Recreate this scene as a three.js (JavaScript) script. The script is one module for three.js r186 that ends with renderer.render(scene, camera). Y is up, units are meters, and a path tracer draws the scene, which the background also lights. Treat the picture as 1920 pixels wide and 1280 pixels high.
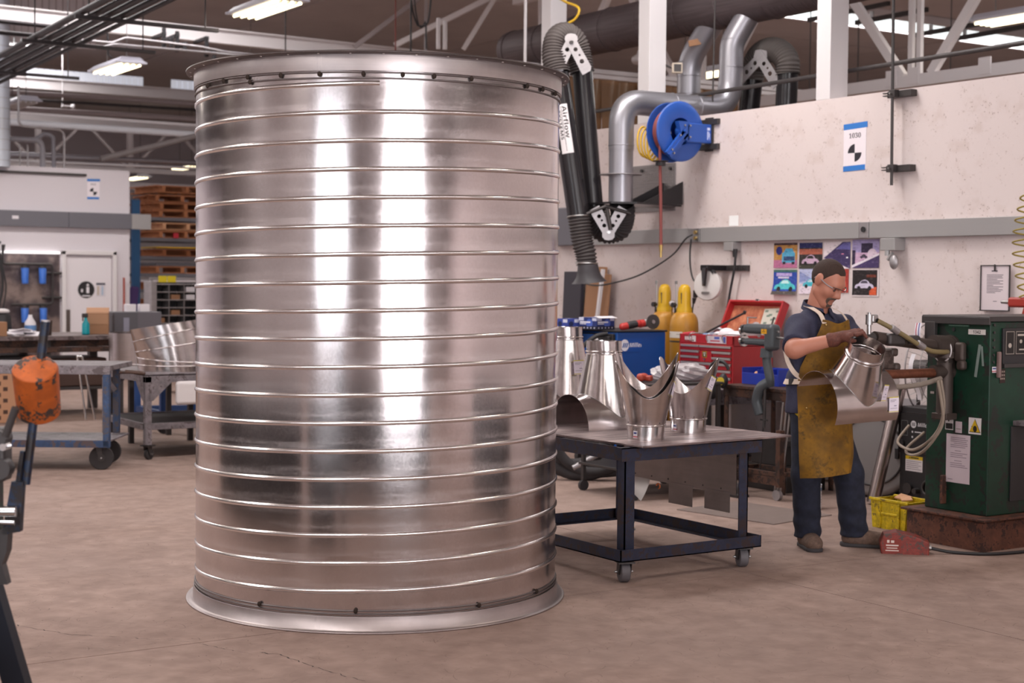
import * as THREE from 'three';
import { mergeGeometries, mergeVertices, toCreasedNormals } from 'three/addons/utils/BufferGeometryUtils.js';
import { RoundedBoxGeometry } from 'three/addons/geometries/RoundedBoxGeometry.js';
import { RectAreaLightUniformsLib } from 'three/addons/lights/RectAreaLightUniformsLib.js';
import { MarchingCubes } from 'three/addons/objects/MarchingCubes.js';

// ---------- camera, daylight, exposure ----------
const scene = new THREE.Scene();
const D2R = Math.PI / 180;
const camera = new THREE.PerspectiveCamera(2 * Math.atan(640 / 2886) / D2R, 1.5, 0.1, 200);
camera.position.set(0, 1.6, 0);
camera.rotation.order = 'YXZ';
camera.rotation.set(-2.25 * D2R, -33 * D2R, 0.5 * D2R);
camera.focus = 7.4;
camera.userData.fStop = 3.3;
const renderer = new THREE.WebGLRenderer({ antialias: true });
renderer.toneMapping = THREE.LinearToneMapping;
renderer.toneMappingExposure = 1.12;
renderer.shadowMap.enabled = true;
renderer.shadowMap.type = THREE.PCFSoftShadowMap;
RectAreaLightUniformsLib.init();
scene.background = new THREE.Color(0.86, 0.92, 1.0);
scene.backgroundIntensity = 5.0;

function areaLight(w, h, color, intensity, pos, target) {
  const l = new THREE.RectAreaLight(color, intensity, w, h);
  l.position.set(...pos); l.lookAt(...target);
  scene.add(l);
  return l;
}
// daylight that enters through the open roll-up door behind the photographer
areaLight(7.6, 4.1, new THREE.Color(1.0, 0.97, 0.99), 11.5, [-1.6, 2.1, 13.9], [-1.6, 2.1, 0]);
// daylight through the long side window
areaLight(7.6, 2.6, new THREE.Color(1.0, 0.98, 1.0), 1.8, [-13.9, 2.65, 5.5], [0, 2.65, 5.5]);
// daylight under the roof panels (rows of translucent sheets along x)
const SKYLIGHTS = [[-6, -3, 12], [4, 6, 12], [-6, -11, 12], [5.5, -9.6, 8], [21.5, -19, 12], [3, -30, 12], [3, -20.5, 12], [16, -8, 7]];
for (const [x, z, w] of SKYLIGHTS) areaLight(w, 0.95, new THREE.Color(1.0, 0.97, 0.97), 12, [x, 6.1, z], [x, 0, z]);
// ---------- helpers ----------
let seed = 7;
const rnd = () => { seed = (seed * 1664525 + 1013904223) >>> 0; return seed / 4294967296; };
const rr = (a, b) => a + (b - a) * rnd();
const V = (x, y, z) => new THREE.Vector3(x, y, z);
const C = (r, g, b) => new THREE.Color().setRGB(r, g, b);
const taken = {};
function numbered(n) { const k = taken[n] = (taken[n] ?? -1) + 1; return k ? n + '_' + String(k).padStart(3, '0') : n; }
function tag(o, label, category, group) { o.userData.label = label; o.userData.category = category; if (group) o.userData.group = group; return o; }
function thing(name, label, category, p = [0, 0, 0], turn = 0, group) {
  const o = new THREE.Group(); o.name = numbered(name); scene.add(o);
  o.position.set(...p); o.rotation.y = turn; tag(o, label, category, group);
  return o;
}
function fixUV(g) {           // box-mapped uv in metres
  const p = g.attributes.position, n = g.attributes.normal, uv = new Float32Array(p.count * 2);
  for (let i = 0; i < p.count; i++) {
    const ax = Math.abs(n.getX(i)), ay = Math.abs(n.getY(i)), az = Math.abs(n.getZ(i));
    if (ay >= ax && ay >= az) { uv[2 * i] = p.getX(i); uv[2 * i + 1] = p.getZ(i); }
    else if (ax >= az) { uv[2 * i] = p.getZ(i); uv[2 * i + 1] = p.getY(i); }
    else { uv[2 * i] = p.getX(i); uv[2 * i + 1] = p.getY(i); }
  }
  g.setAttribute('uv', new THREE.BufferAttribute(uv, 2));
  return g;
}
function merge(gs) {
  gs = (Array.isArray(gs) ? gs : [gs]).map((g) => {
    const h = g.index ? g.toNonIndexed() : g;
    if (!h.attributes.normal) h.computeVertexNormals();
    if (!h.attributes.uv) h.setAttribute('uv', new THREE.BufferAttribute(new Float32Array(h.attributes.position.count * 2), 2));
    for (const k of Object.keys(h.attributes)) if (!['position', 'normal', 'uv'].includes(k)) h.deleteAttribute(k);
    return h;
  });
  return gs.length === 1 ? gs[0] : mergeGeometries(gs);
}
function part(name, gs, m, parent = scene, keepUV = false) {
  let g = merge(gs);
  if (!keepUV) fixUV(g);
  const o = new THREE.Mesh(g, m);
  o.castShadow = o.receiveShadow = true;
  o.name = parent === scene ? numbered(name) : name;
  parent.add(o);
  return o;
}
function one(name, label, category, gs, m, group, keepUV) { return tag(part(name, gs, m, scene, keepUV), label, category, group); }
function struct(name, gs, m, parent = scene, label) {
  const o = part(name, gs, m, parent);
  if (parent === scene) { o.userData.kind = 'structure'; o.userData.label = label; o.userData.category = name.split('_')[0]; }
  return o;
}
const xf = (g, x = 0, y = 0, z = 0, rx = 0, ry = 0, rz = 0) => {
  if (rx || ry || rz) g.applyMatrix4(new THREE.Matrix4().makeRotationFromEuler(new THREE.Euler(rx, ry, rz, 'YXZ')));
  return g.translate(x, y, z);
};
const box = (w, h, d, x, y, z, rx, ry, rz) => xf(new THREE.BoxGeometry(w, h, d), x, y, z, rx, ry, rz);
const bb = (x0, x1, y0, y1, z0, z1) => box(Math.abs(x1 - x0), Math.abs(y1 - y0), Math.abs(z1 - z0), (x0 + x1) / 2, (y0 + y1) / 2, (z0 + z1) / 2);
const rbox = (w, h, d, x, y, z, r = 0.006, rx, ry, rz) => xf(new RoundedBoxGeometry(w, h, d, 2, Math.min(r, w / 2.01, h / 2.01, d / 2.01)), x, y, z, rx, ry, rz);
const rb = (x0, x1, y0, y1, z0, z1, r = 0.006) => rbox(Math.abs(x1 - x0), Math.abs(y1 - y0), Math.abs(z1 - z0), (x0 + x1) / 2, (y0 + y1) / 2, (z0 + z1) / 2, r);
const cyl = (r0, r1, h, x, y, z, rx, ry, rz, n = 24, open = false) => xf(new THREE.CylinderGeometry(r1, r0, h, n, 1, open), x, y, z, rx, ry, rz);   // r0 bottom, r1 top
const sph = (r, x, y, z, sx = 1, sy = 1, sz = 1, n = 20) => { const g = new THREE.SphereGeometry(r, n, Math.ceil(n * 0.7)); g.scale(sx, sy, sz); return g.translate(x, y, z); };
const tor = (R, r, x, y, z, rx, ry, rz, n = 32, m = 10, arc) => xf(new THREE.TorusGeometry(R, r, m, n, arc), x, y, z, rx, ry, rz);
const lathe = (pts, x = 0, y = 0, z = 0, rx, ry, rz, n = 40) => xf(new THREE.LatheGeometry(pts.map(([a, b]) => new THREE.Vector2(a, b)), n), x, y, z, rx, ry, rz);
const AX = (p) => (Array.isArray(p) ? V(...p) : p);
function rod(a, b, r, n = 12, r2 = r) {       // straight round bar between two points
  a = AX(a); b = AX(b); const d = b.clone().sub(a), L = d.length();
  const g = new THREE.CylinderGeometry(r2, r, L, n, 1); g.translate(0, L / 2, 0);
  g.applyQuaternion(new THREE.Quaternion().setFromUnitVectors(V(0, 1, 0), d.normalize()));
  return g.translate(a.x, a.y, a.z);
}
function beam(a, b, w, h, up = [0, 1, 0]) {   // rectangular bar between two points
  a = AX(a); b = AX(b); const d = b.clone().sub(a), L = d.length(); d.normalize();
  let u = AX(up); if (Math.abs(u.dot(d)) > 0.98) u = V(1, 0, 0);
  const s = d.clone().cross(u).normalize(), t = s.clone().cross(d).normalize();
  const g = new THREE.BoxGeometry(w, h, L);
  g.applyMatrix4(new THREE.Matrix4().makeBasis(s, t, d.clone().negate()));
  const c = a.clone().add(b).multiplyScalar(0.5);
  return g.translate(c.x, c.y, c.z);
}
function tube(pts, r, seg = 0, m = 8, closed = false, tension = 0.5) {
  const c = new THREE.CatmullRomCurve3(pts.map(AX), closed, 'catmullrom', tension);
  const g = new THREE.TubeGeometry(c, seg || pts.length * 8, r, m, closed);
  return g;
}
function bent(pts, R, r, m = 16) {           // pipe along straight runs with round elbows of radius R
  const P = pts.map(AX), path = new THREE.CurvePath();
  let from = P[0];
  for (let i = 1; i < P.length - 1; i++) {
    const a = P[i - 1].clone().sub(P[i]), b = P[i + 1].clone().sub(P[i]);
    const ang = a.angleTo(b), t = Math.min(R / Math.tan(ang / 2), a.length() * 0.49, b.length() * 0.49);
    const p = P[i].clone().addScaledVector(a.normalize(), t), q = P[i].clone().addScaledVector(b.normalize(), t);
    path.add(new THREE.LineCurve3(from, p)); path.add(new THREE.QuadraticBezierCurve3(p, P[i], q)); from = q;
  }
  path.add(new THREE.LineCurve3(from, P[P.length - 1]));
  return new THREE.TubeGeometry(path, 20 * P.length, r, m, false);
}
function ext(pts, depth, x = 0, y = 0, z = 0, rx, ry, rz, bevel = 0, holes = []) {   // outline in xy, thickness along z
  const s = new THREE.Shape(pts.map(([a, b]) => new THREE.Vector2(a, b)));
  for (const [hx, hy, hr] of holes) { const p = new THREE.Path(); p.absarc(hx, hy, hr, 0, Math.PI * 2, true); s.holes.push(p); }
  const g = new THREE.ExtrudeGeometry(s, { depth: depth - 2 * bevel, bevelEnabled: bevel > 0, bevelSize: bevel, bevelThickness: bevel, bevelSegments: 2, curveSegments: 16 });
  g.translate(0, 0, -depth / 2 + bevel);
  return xf(g, x, y, z, rx, ry, rz);
}
function grid(nu, nv, f, flip = false) {     // parametric sheet, f(u, v) -> [x, y, z]
  const pos = [], uv = [], idx = [];
  for (let j = 0; j <= nv; j++) for (let i = 0; i <= nu; i++) { pos.push(...f(i / nu, j / nv)); uv.push(i / nu, j / nv); }
  for (let j = 0; j < nv; j++) for (let i = 0; i < nu; i++) {
    const a = j * (nu + 1) + i, b = a + 1, c = a + nu + 1, d = c + 1;
    flip ? idx.push(a, c, b, b, c, d) : idx.push(a, b, c, b, d, c);
  }
  const g = new THREE.BufferGeometry();
  g.setAttribute('position', new THREE.Float32BufferAttribute(pos, 3)); g.setAttribute('uv', new THREE.Float32BufferAttribute(uv, 2));
  g.setIndex(idx); g.computeVertexNormals();
  return g;
}
function shell(nu, nv, f, t) {               // a sheet with thickness t (offset along its normals)
  const g = grid(nu, nv, f), p = g.attributes.position, n = g.attributes.normal, N = p.count, pos = [], idx = [...g.index.array], src = g.index.array;
  for (let i = 0; i < N; i++) pos.push(p.getX(i), p.getY(i), p.getZ(i));
  for (let i = 0; i < N; i++) pos.push(p.getX(i) - n.getX(i) * t, p.getY(i) - n.getY(i) * t, p.getZ(i) - n.getZ(i) * t);
  for (let i = 0; i < src.length; i += 3) idx.push(src[i] + N, src[i + 2] + N, src[i + 1] + N);
  const rim = [];
  for (let i = 0; i < nu; i++) { rim.push([i + 1, i]); rim.push([nv * (nu + 1) + i, nv * (nu + 1) + i + 1]); }
  for (let j = 0; j < nv; j++) { rim.push([j * (nu + 1), (j + 1) * (nu + 1)]); rim.push([(j + 1) * (nu + 1) + nu, j * (nu + 1) + nu]); }
  for (const [a, b] of rim) idx.push(a, b, a + N, b, b + N, a + N);
  const h = new THREE.BufferGeometry();
  h.setAttribute('position', new THREE.Float32BufferAttribute(pos, 3)); h.setIndex(idx);
  return toCreasedNormals(h, 0.7);
}
// ---------- textures ----------
function lattice(n, s) { let q = s >>> 0; const a = new Float32Array(n * n); for (let i = 0; i < n * n; i++) { q = (q * 1664525 + 1013904223) >>> 0; a[i] = q / 4294967296; } return a; }
function fbm(size, cells, oct, s, sx = 1, sy = 1) {   // tileable value noise, 0..1
  const out = new Float32Array(size * size); let amp = 1, tot = 0;
  for (let o = 0; o < oct; o++) {
    const cx = Math.max(2, Math.round(cells * sx * 2 ** o)), cy = Math.max(2, Math.round(cells * sy * 2 ** o)), n = Math.max(cx, cy), L = lattice(n, s + o * 977);
    for (let y = 0; y < size; y++) {
      const fy = y / size * cy, y0 = Math.floor(fy), ty = fy - y0, wy = ty * ty * (3 - 2 * ty), r0 = (y0 % cy) * n, r1 = ((y0 + 1) % cy) * n;
      for (let x = 0; x < size; x++) {
        const fx = x / size * cx, x0 = Math.floor(fx), tx = fx - x0, wx = tx * tx * (3 - 2 * tx), a = x0 % cx, b = (x0 + 1) % cx;
        out[y * size + x] += amp * ((L[r0 + a] * (1 - wx) + L[r0 + b] * wx) * (1 - wy) + (L[r1 + a] * (1 - wx) + L[r1 + b] * wx) * wy);
      }
    }
    tot += amp; amp *= 0.55;
  }
  for (let i = 0; i < out.length; i++) out[i] /= tot;
  return out;
}
function tex(size, f, metres, srgb = true) {          // f(i, x, y) -> [r, g, b] 0..255
  const d = new Uint8Array(size * size * 4);
  for (let y = 0; y < size; y++) for (let x = 0; x < size; x++) {
    const i = y * size + x, c = f(i, x, y);
    d[4 * i] = c[0]; d[4 * i + 1] = c[1]; d[4 * i + 2] = c[2]; d[4 * i + 3] = 255;
  }
  const t = new THREE.DataTexture(d, size, size);
  t.wrapS = t.wrapT = THREE.RepeatWrapping; t.magFilter = THREE.LinearFilter; t.minFilter = THREE.LinearMipmapLinearFilter; t.generateMipmaps = true;
  if (srgb) t.colorSpace = THREE.SRGBColorSpace;
  t.repeat.set(1 / metres, 1 / metres); t.needsUpdate = true;
  return t;
}
function canvasTex(w, h, draw) {
  const c = document.createElement('canvas'); c.width = w; c.height = h;
  draw(c.getContext('2d'), w, h);
  const t = new THREE.CanvasTexture(c); t.colorSpace = THREE.SRGBColorSpace; t.needsUpdate = true;
  return t;
}
const clamp = (v, a = 0, b = 1) => Math.min(b, Math.max(a, v));
const mix = (a, b, t) => a + (b - a) * t;
const sm = (a, b, v) => { const t = clamp((v - a) / (b - a)); return t * t * (3 - 2 * t); };
const N1 = fbm(512, 6, 6, 11), N2 = fbm(512, 14, 5, 29), N3 = fbm(512, 48, 3, 53), NS = fbm(512, 6, 4, 71, 0.5, 14);
const mix3 = (a, b, t) => [mix(a[0], b[0], t), mix(a[1], b[1], t), mix(a[2], b[2], t)];
function mat(color, rough = 0.6, metal = 0, more = {}) { return new THREE.MeshStandardMaterial({ color, roughness: rough, metalness: metal, ...more }); }
// painted steel with chips and grime: base and worn colours as sRGB triplets
function worn(base, under, amount, metres = 0.8, rough = 0.45, k = 1) {
  const t = tex(512, (i) => {
    const a = N1[i] * 0.5 + N2[i] * 0.3 + N3[i] * 0.2, chip = sm(0.60 - amount * 0.16, 0.63 - amount * 0.16, a), dirt = (N2[i] - 0.5) * 0.5 * k;
    const c = base.map((v) => clamp(v * (1 + dirt), 0, 255));
    return mix3(c, under, chip);
  }, metres);
  return mat(0xffffff, rough, 0.1, { map: t });
}
const roughTex = (lo, hi, src, metres) => tex(512, (i) => { const v = 255 * clamp(mix(lo, hi, src[i])); return [v, v, v]; }, metres, false);
// ---------- materials ----------
const zincRough = tex(512, (i) => { const v = 255 * clamp(0.25 + 0.10 * (NS[i] - 0.5) + 0.22 * (N1[i] - 0.5) + 0.08 * (N3[i] - 0.5)); return [v, v, v]; }, 1.4, false);
const zincTint = tex(512, (i) => { const v = clamp(0.90 + 0.06 * (NS[i] - 0.5) + 0.10 * (N2[i] - 0.5)); return [255 * v, 250 * v, 249 * v]; }, 1.1);
const M = {
  zinc: new THREE.MeshPhysicalMaterial({ color: C(0.80, 0.775, 0.77), metalness: 1, roughness: 1, roughnessMap: zincRough, map: zincTint, anisotropy: 0.35, anisotropyRotation: Math.PI / 2 }),
  zincIn: mat(C(0.62, 0.6, 0.6), 0.42, 1),
  galv: mat(C(0.74, 0.72, 0.72), 0.3, 1, { map: zincTint }),
  galvDull: mat(C(0.52, 0.51, 0.53), 0.5, 0.85, { map: zincTint }),
  flange: mat(C(0.26, 0.235, 0.235), 0.45, 0.85, { map: zincTint }),
  steel: mat(C(0.45, 0.44, 0.44), 0.35, 1),
  chrome: mat(C(0.75, 0.75, 0.75), 0.15, 1),
  darkSteel: mat(C(0.07, 0.062, 0.062), 0.5, 0.6),
  black: mat(C(0.018, 0.016, 0.018), 0.5),
  blackGloss: mat(C(0.016, 0.014, 0.016), 0.22),
  rubber: mat(C(0.035, 0.03, 0.032), 0.75),
  soot: mat(C(0.03, 0.018, 0.013), 0.9),
  rust: worn([96, 58, 44], [60, 38, 32], 0.6, 0.5, 0.75),
  brownSteel: worn([84, 56, 44], [50, 36, 32], 0.7, 0.5, 0.6),
  tableTop: mat(0xffffff, 0.42, 0.55, { map: tex(512, (i) => { const t = 0.5 * N1[i] + 0.5 * NS[i]; return mix3([92, 78, 78], [196, 178, 176], sm(0.3, 0.7, t)); }, 1.2) }),
  blueSteel: worn([38, 42, 62], [50, 38, 40], 0.55, 0.5, 0.5),
  blueBar: worn([14, 32, 58], [30, 20, 20], 0.8, 0.16, 0.45),
  greySteel: worn([124, 116, 120], [94, 84, 86], 0.4, 0.5, 0.55),
  orange: worn([168, 80, 24], [56, 44, 40], 0.45, 0.30, 0.6, 0.6),
  white: mat(C(0.68, 0.63, 0.63), 0.6),
  whitePaint: mat(C(0.72, 0.68, 0.69), 0.5),
  paper: mat(C(0.78, 0.74, 0.78), 0.8),
  blueTape: mat(C(0.03, 0.18, 0.55), 0.7),
  wallPaint: mat(0xffffff, 0.75, 0, { map: tex(512, (i) => {
    const spot = sm(0.70, 0.78, N3[i]) * sm(0.35, 0.65, N1[i]), dirt = sm(0.5, 0.8, N1[i]);
    const c = mix3([216, 202, 200], [208, 192, 188], dirt); return mix3(c, [150, 128, 122], spot * 0.6);
  }, 0.75) }),
  wallClean: mat(C(0.66, 0.61, 0.65), 0.7),
  roof: mat(0xffffff, 0.85, 0, { map: tex(512, (i) => mix3([180, 170, 168], [200, 190, 187], N1[i]), 4) }),
  raceway: mat(C(0.36, 0.345, 0.345), 0.45, 0.3),
  racewayDark: mat(C(0.17, 0.165, 0.19), 0.45, 0.3),
  red: mat(C(0.42, 0.022, 0.028), 0.3),
  redDark: mat(C(0.25, 0.015, 0.02), 0.4),
  blue: mat(C(0.008, 0.075, 0.26), 0.35),
  blueReel: mat(C(0.018, 0.08, 0.36), 0.38),
  blueBin: mat(C(0.02, 0.045, 0.38), 0.35),
  yellow: mat(C(0.62, 0.36, 0.01), 0.35),
  tankYellow: mat(0xffffff, 0.4, 0.05, { map: tex(512, (i) => mix3([186, 132, 46], [150, 104, 48], sm(0.45, 0.75, N1[i])), 0.9) }),
  yellowBin: worn([206, 178, 22], [128, 108, 40], 0.25, 0.3, 0.5),
  wood: mat(0xffffff, 0.8, 0, { map: tex(512, (i) => mix3([150, 92, 58], [196, 132, 92], clamp(0.6 * NS[i] + 0.5 * N3[i])), 0.6) }),
  woodPale: mat(0xffffff, 0.8, 0, { map: tex(512, (i) => mix3([196, 142, 104], [224, 176, 140], NS[i]), 0.6) }),
  card: mat(C(0.34, 0.175, 0.095), 0.85),
  green: worn([10, 50, 35], [30, 34, 30], 0.45, 0.9, 0.45, 0.8),
  brass: mat(C(0.6, 0.42, 0.16), 0.35, 1),
  redHose: mat(C(0.22, 0.05, 0.045), 0.6),
  hoseTan: mat(C(0.30, 0.24, 0.19), 0.55),
  yellowHose: mat(C(0.6, 0.36, 0.02), 0.45),
  ductGrey: mat(C(0.34, 0.33, 0.36), 0.38, 0.75),
  ductDark: mat(0xffffff, 0.6, 0.4, { map: tex(512, (i) => mix3([72, 62, 64], [104, 92, 94], NS[i]), 1.2) }),
  glow: new THREE.MeshStandardMaterial({ color: 0xffffff, emissive: C(1, 0.86, 0.55), emissiveIntensity: 3.2, roughness: 0.4 }),
  skyGlow: new THREE.MeshStandardMaterial({ color: 0xffffff, emissive: C(0.88, 0.97, 0.98), emissiveIntensity: 1.15, roughness: 0.5 }),
};
// ---------- the building ----------
const floor = new THREE.Group(); floor.name = 'floor'; floor.userData = { kind: 'structure', label: 'dusty grey brown concrete workshop floor with saw-cut joints', category: 'floor' }; scene.add(floor);
{
  const size = 2048, A = fbm(size, 4, 5, 301), B = fbm(size, 60, 4, 411), K = fbm(size, 3, 3, 517), W = new Float32Array(size * size);
  const stroke = (x, y, a, len, bend, v, wd) => { for (let s = 0; s < len; s++) { a += bend; x += Math.cos(a); y += Math.sin(a); for (let q = -wd; q <= wd; q++) { const X = ((Math.floor(x) % size) + size) % size, Y = ((Math.floor(y) + q) % size + size) % size, k = Math.sin(Math.PI * s / len); W[Y * size + X] += v * k * (q ? 0.5 : 1); } } };
  for (let i = 0; i < 3800; i++) stroke(rr(0, size), rr(0, size), rr(0, 6.3), rr(8, 60), rr(-0.06, 0.06), rr(0.04, 0.22), rnd() < 0.4 ? 1 : 0);
  for (let i = 0; i < 900; i++) stroke(rr(0, size), rr(0, size), rr(0, 6.3), rr(10, 50), rr(-0.05, 0.05), rr(-0.14, -0.03), 0);
  for (let i = 0; i < 1100; i++) stroke(rr(0, size), rr(0, size), rr(0, 6.3), rr(2, 6), 0, rr(0.2, 0.7), 1);
  const ft = tex(size, (i) => { const b = clamp(0.58 + 0.34 * (A[i] - 0.5) + 0.38 * (B[i] - 0.5) - 1.15 * clamp(W[i], -0.3, 0.6)); const c = mix3([98, 78, 70], [204, 178, 165], b); return mix3(c, [170, 150, 142], 0.25 * sm(0.45, 0.7, K[i])); }, 5.3);
  const fr = roughTex(0.72, 0.95, N1, 2.1);
  const fm = mat(C(0.78, 0.755, 0.755), 1, 0, { map: ft, roughnessMap: fr, bumpMap: ft, bumpScale: 0.0012 });
  const jx = [-14, -6.3, -0.3, 5.7, 11.7, 17.7, 23.7, 32], jz = [15, 5.63, -0.37, -6.37, -12.37, -18.37, -24.37, -30.37, -46], e = 0.0035;
  for (let i = 0; i + 1 < jx.length; i++) for (let j = 0; j + 1 < jz.length; j++) part('slab', bb(jx[i] + e, jx[i + 1] - e, -0.2, 0, jz[j + 1] + e, jz[j] - e), fm, floor);
  part('subgrade', bb(-14, 32, -0.3, -0.2, -46, 15), mat(C(0.03, 0.025, 0.022), 0.95), floor);
  const crackMat = mat(C(0.07, 0.052, 0.046), 0.95);
  const crack = (pts, w) => { // shallow open crack: ribbon a hair above the slab
    const P = []; for (let i = 0; i + 1 < pts.length; i++) { const n = Math.ceil(Math.hypot(pts[i + 1][0] - pts[i][0], pts[i + 1][1] - pts[i][1]) / 0.025); for (let k = 0; k < n; k++) P.push([mix(pts[i][0], pts[i + 1][0], k / n) + rr(-0.009, 0.009), mix(pts[i][1], pts[i + 1][1], k / n) + rr(-0.009, 0.009)]); }
    const ws = P.map(() => w * rr(0.4, 1.3));
    part('crack', grid(1, P.length - 1, (u, v) => { const k = Math.round(v * (P.length - 1)); return [P[k][0] + (u - 0.5) * ws[k], 0.0006, P[k][1] + (u - 0.5) * ws[k]]; }, true), crackMat, floor);
  };
  crack([[1.79, -7.45], [1.93, -7.1], [2.08, -6.8], [2.28, -6.62], [2.52, -6.35]], 0.006);
  crack([[2.50, -6.37], [2.58, -6.15], [2.72, -6.0], [2.76, -5.7], [2.83, -5.4]], 0.006);
  crack([[5.9, -6.95], [6.3, -7.1], [6.75, -7.05], [7.1, -7.2]], 0.004);
}
struct('wall_right', bb(9, 9.2, 0, 3.1, -13.05, 14), M.wallPaint, scene, 'off-white speckled concrete panel wall with a grey wire channel');
struct('wall_back', bb(-12, 8.49, 0, 3.34, -24.8, -24.6), M.wallClean, scene, 'white partition wall with the restroom door');
struct('wall_far', bb(-14.2, 32.2, 0, 6.4, -46.2, -46), M.wallClean, scene, 'pale end wall beyond the pallet racks');
struct('wall_left', [bb(-14.2, -14, 0, 1.3, -46, 15), bb(-14.2, -14, 4.0, 6.4, -46, 15), bb(-14.2, -14, 1.3, 4.0, -46, 1.5), bb(-14.2, -14, 1.3, 4.0, 9.5, 15)], mat(C(0.5, 0.46, 0.46), 0.8), scene, 'plain side wall of the workshop hall with a long window');
struct('wall_outer', bb(32, 32.2, 0, 6.4, -46, 15), mat(C(0.5, 0.46, 0.46), 0.8), scene, 'side wall of the neighbouring hall');
struct('wall_front', [bb(-14.2, -5.5, 0, 6.4, 15, 15.2), bb(2.3, 32.2, 0, 6.4, 15, 15.2), bb(-5.5, 2.3, 4.3, 6.4, 15, 15.2)], mat(C(0.52, 0.48, 0.48), 0.8), scene, 'wall with the open roll-up door behind the photographer');
{
  const c = new THREE.Group(); c.name = 'ceiling'; c.userData = { kind: 'structure', label: 'brown grey insulated roof underside made of long panels', category: 'ceiling' }; scene.add(c);
  part('deck', bb(-14.2, 32.2, 6.26, 6.5, -46.2, 15.2), mat(C(0.05, 0.045, 0.045), 0.9), c);
  for (let x = -14; x < 32; x += 2.3) for (let z = -46; z < 15; z += 6.1) part('roof_panel', bb(x + 0.015, x + 2.285, 6.2 + rr(0, 0.012), 6.26, z + 0.01, z + 6.09), M.roof, c);
}
for (const [x, z, w] of SKYLIGHTS) {
  const s = new THREE.Group(); s.name = numbered('window'); s.userData = { kind: 'structure', label: 'long translucent roof light strip', category: 'window' }; scene.add(s);
  for (let k = 0; k < w / 1.5; k++) part('pane', bb(x - w / 2 + k * 1.5 + 0.03, x - w / 2 + (k + 1) * 1.5 - 0.03, 6.12, 6.16, z - 0.45, z + 0.45), M.skyGlow, s);
  part('frame', [bb(x - w / 2 - 0.1, x + w / 2 + 0.1, 6.08, 6.2, z - 0.57, z - 0.45), bb(x - w / 2 - 0.1, x + w / 2 + 0.1, 6.08, 6.2, z + 0.45, z + 0.57)], M.white, s);
}
// posts standing on the partition wall
for (const [z, w] of [[-9.31, 0.16], [-11.7, 0.17], [-13.35, 0.17]])
  one('roof_post', { '-9.31': 'white steel post on the wall top above the 1030 marker', '-11.7': 'white steel post behind the grey elbow duct and blue hose reel', '-13.35': 'white steel post behind the ribbed top of the fume arm' }[z], 'post', rb(9.0, 9.2, z === -13.35 ? 0 : 3.1, 6.2, z, z + w, 0.004), M.whitePaint, 'white posts along the partition wall');
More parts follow.
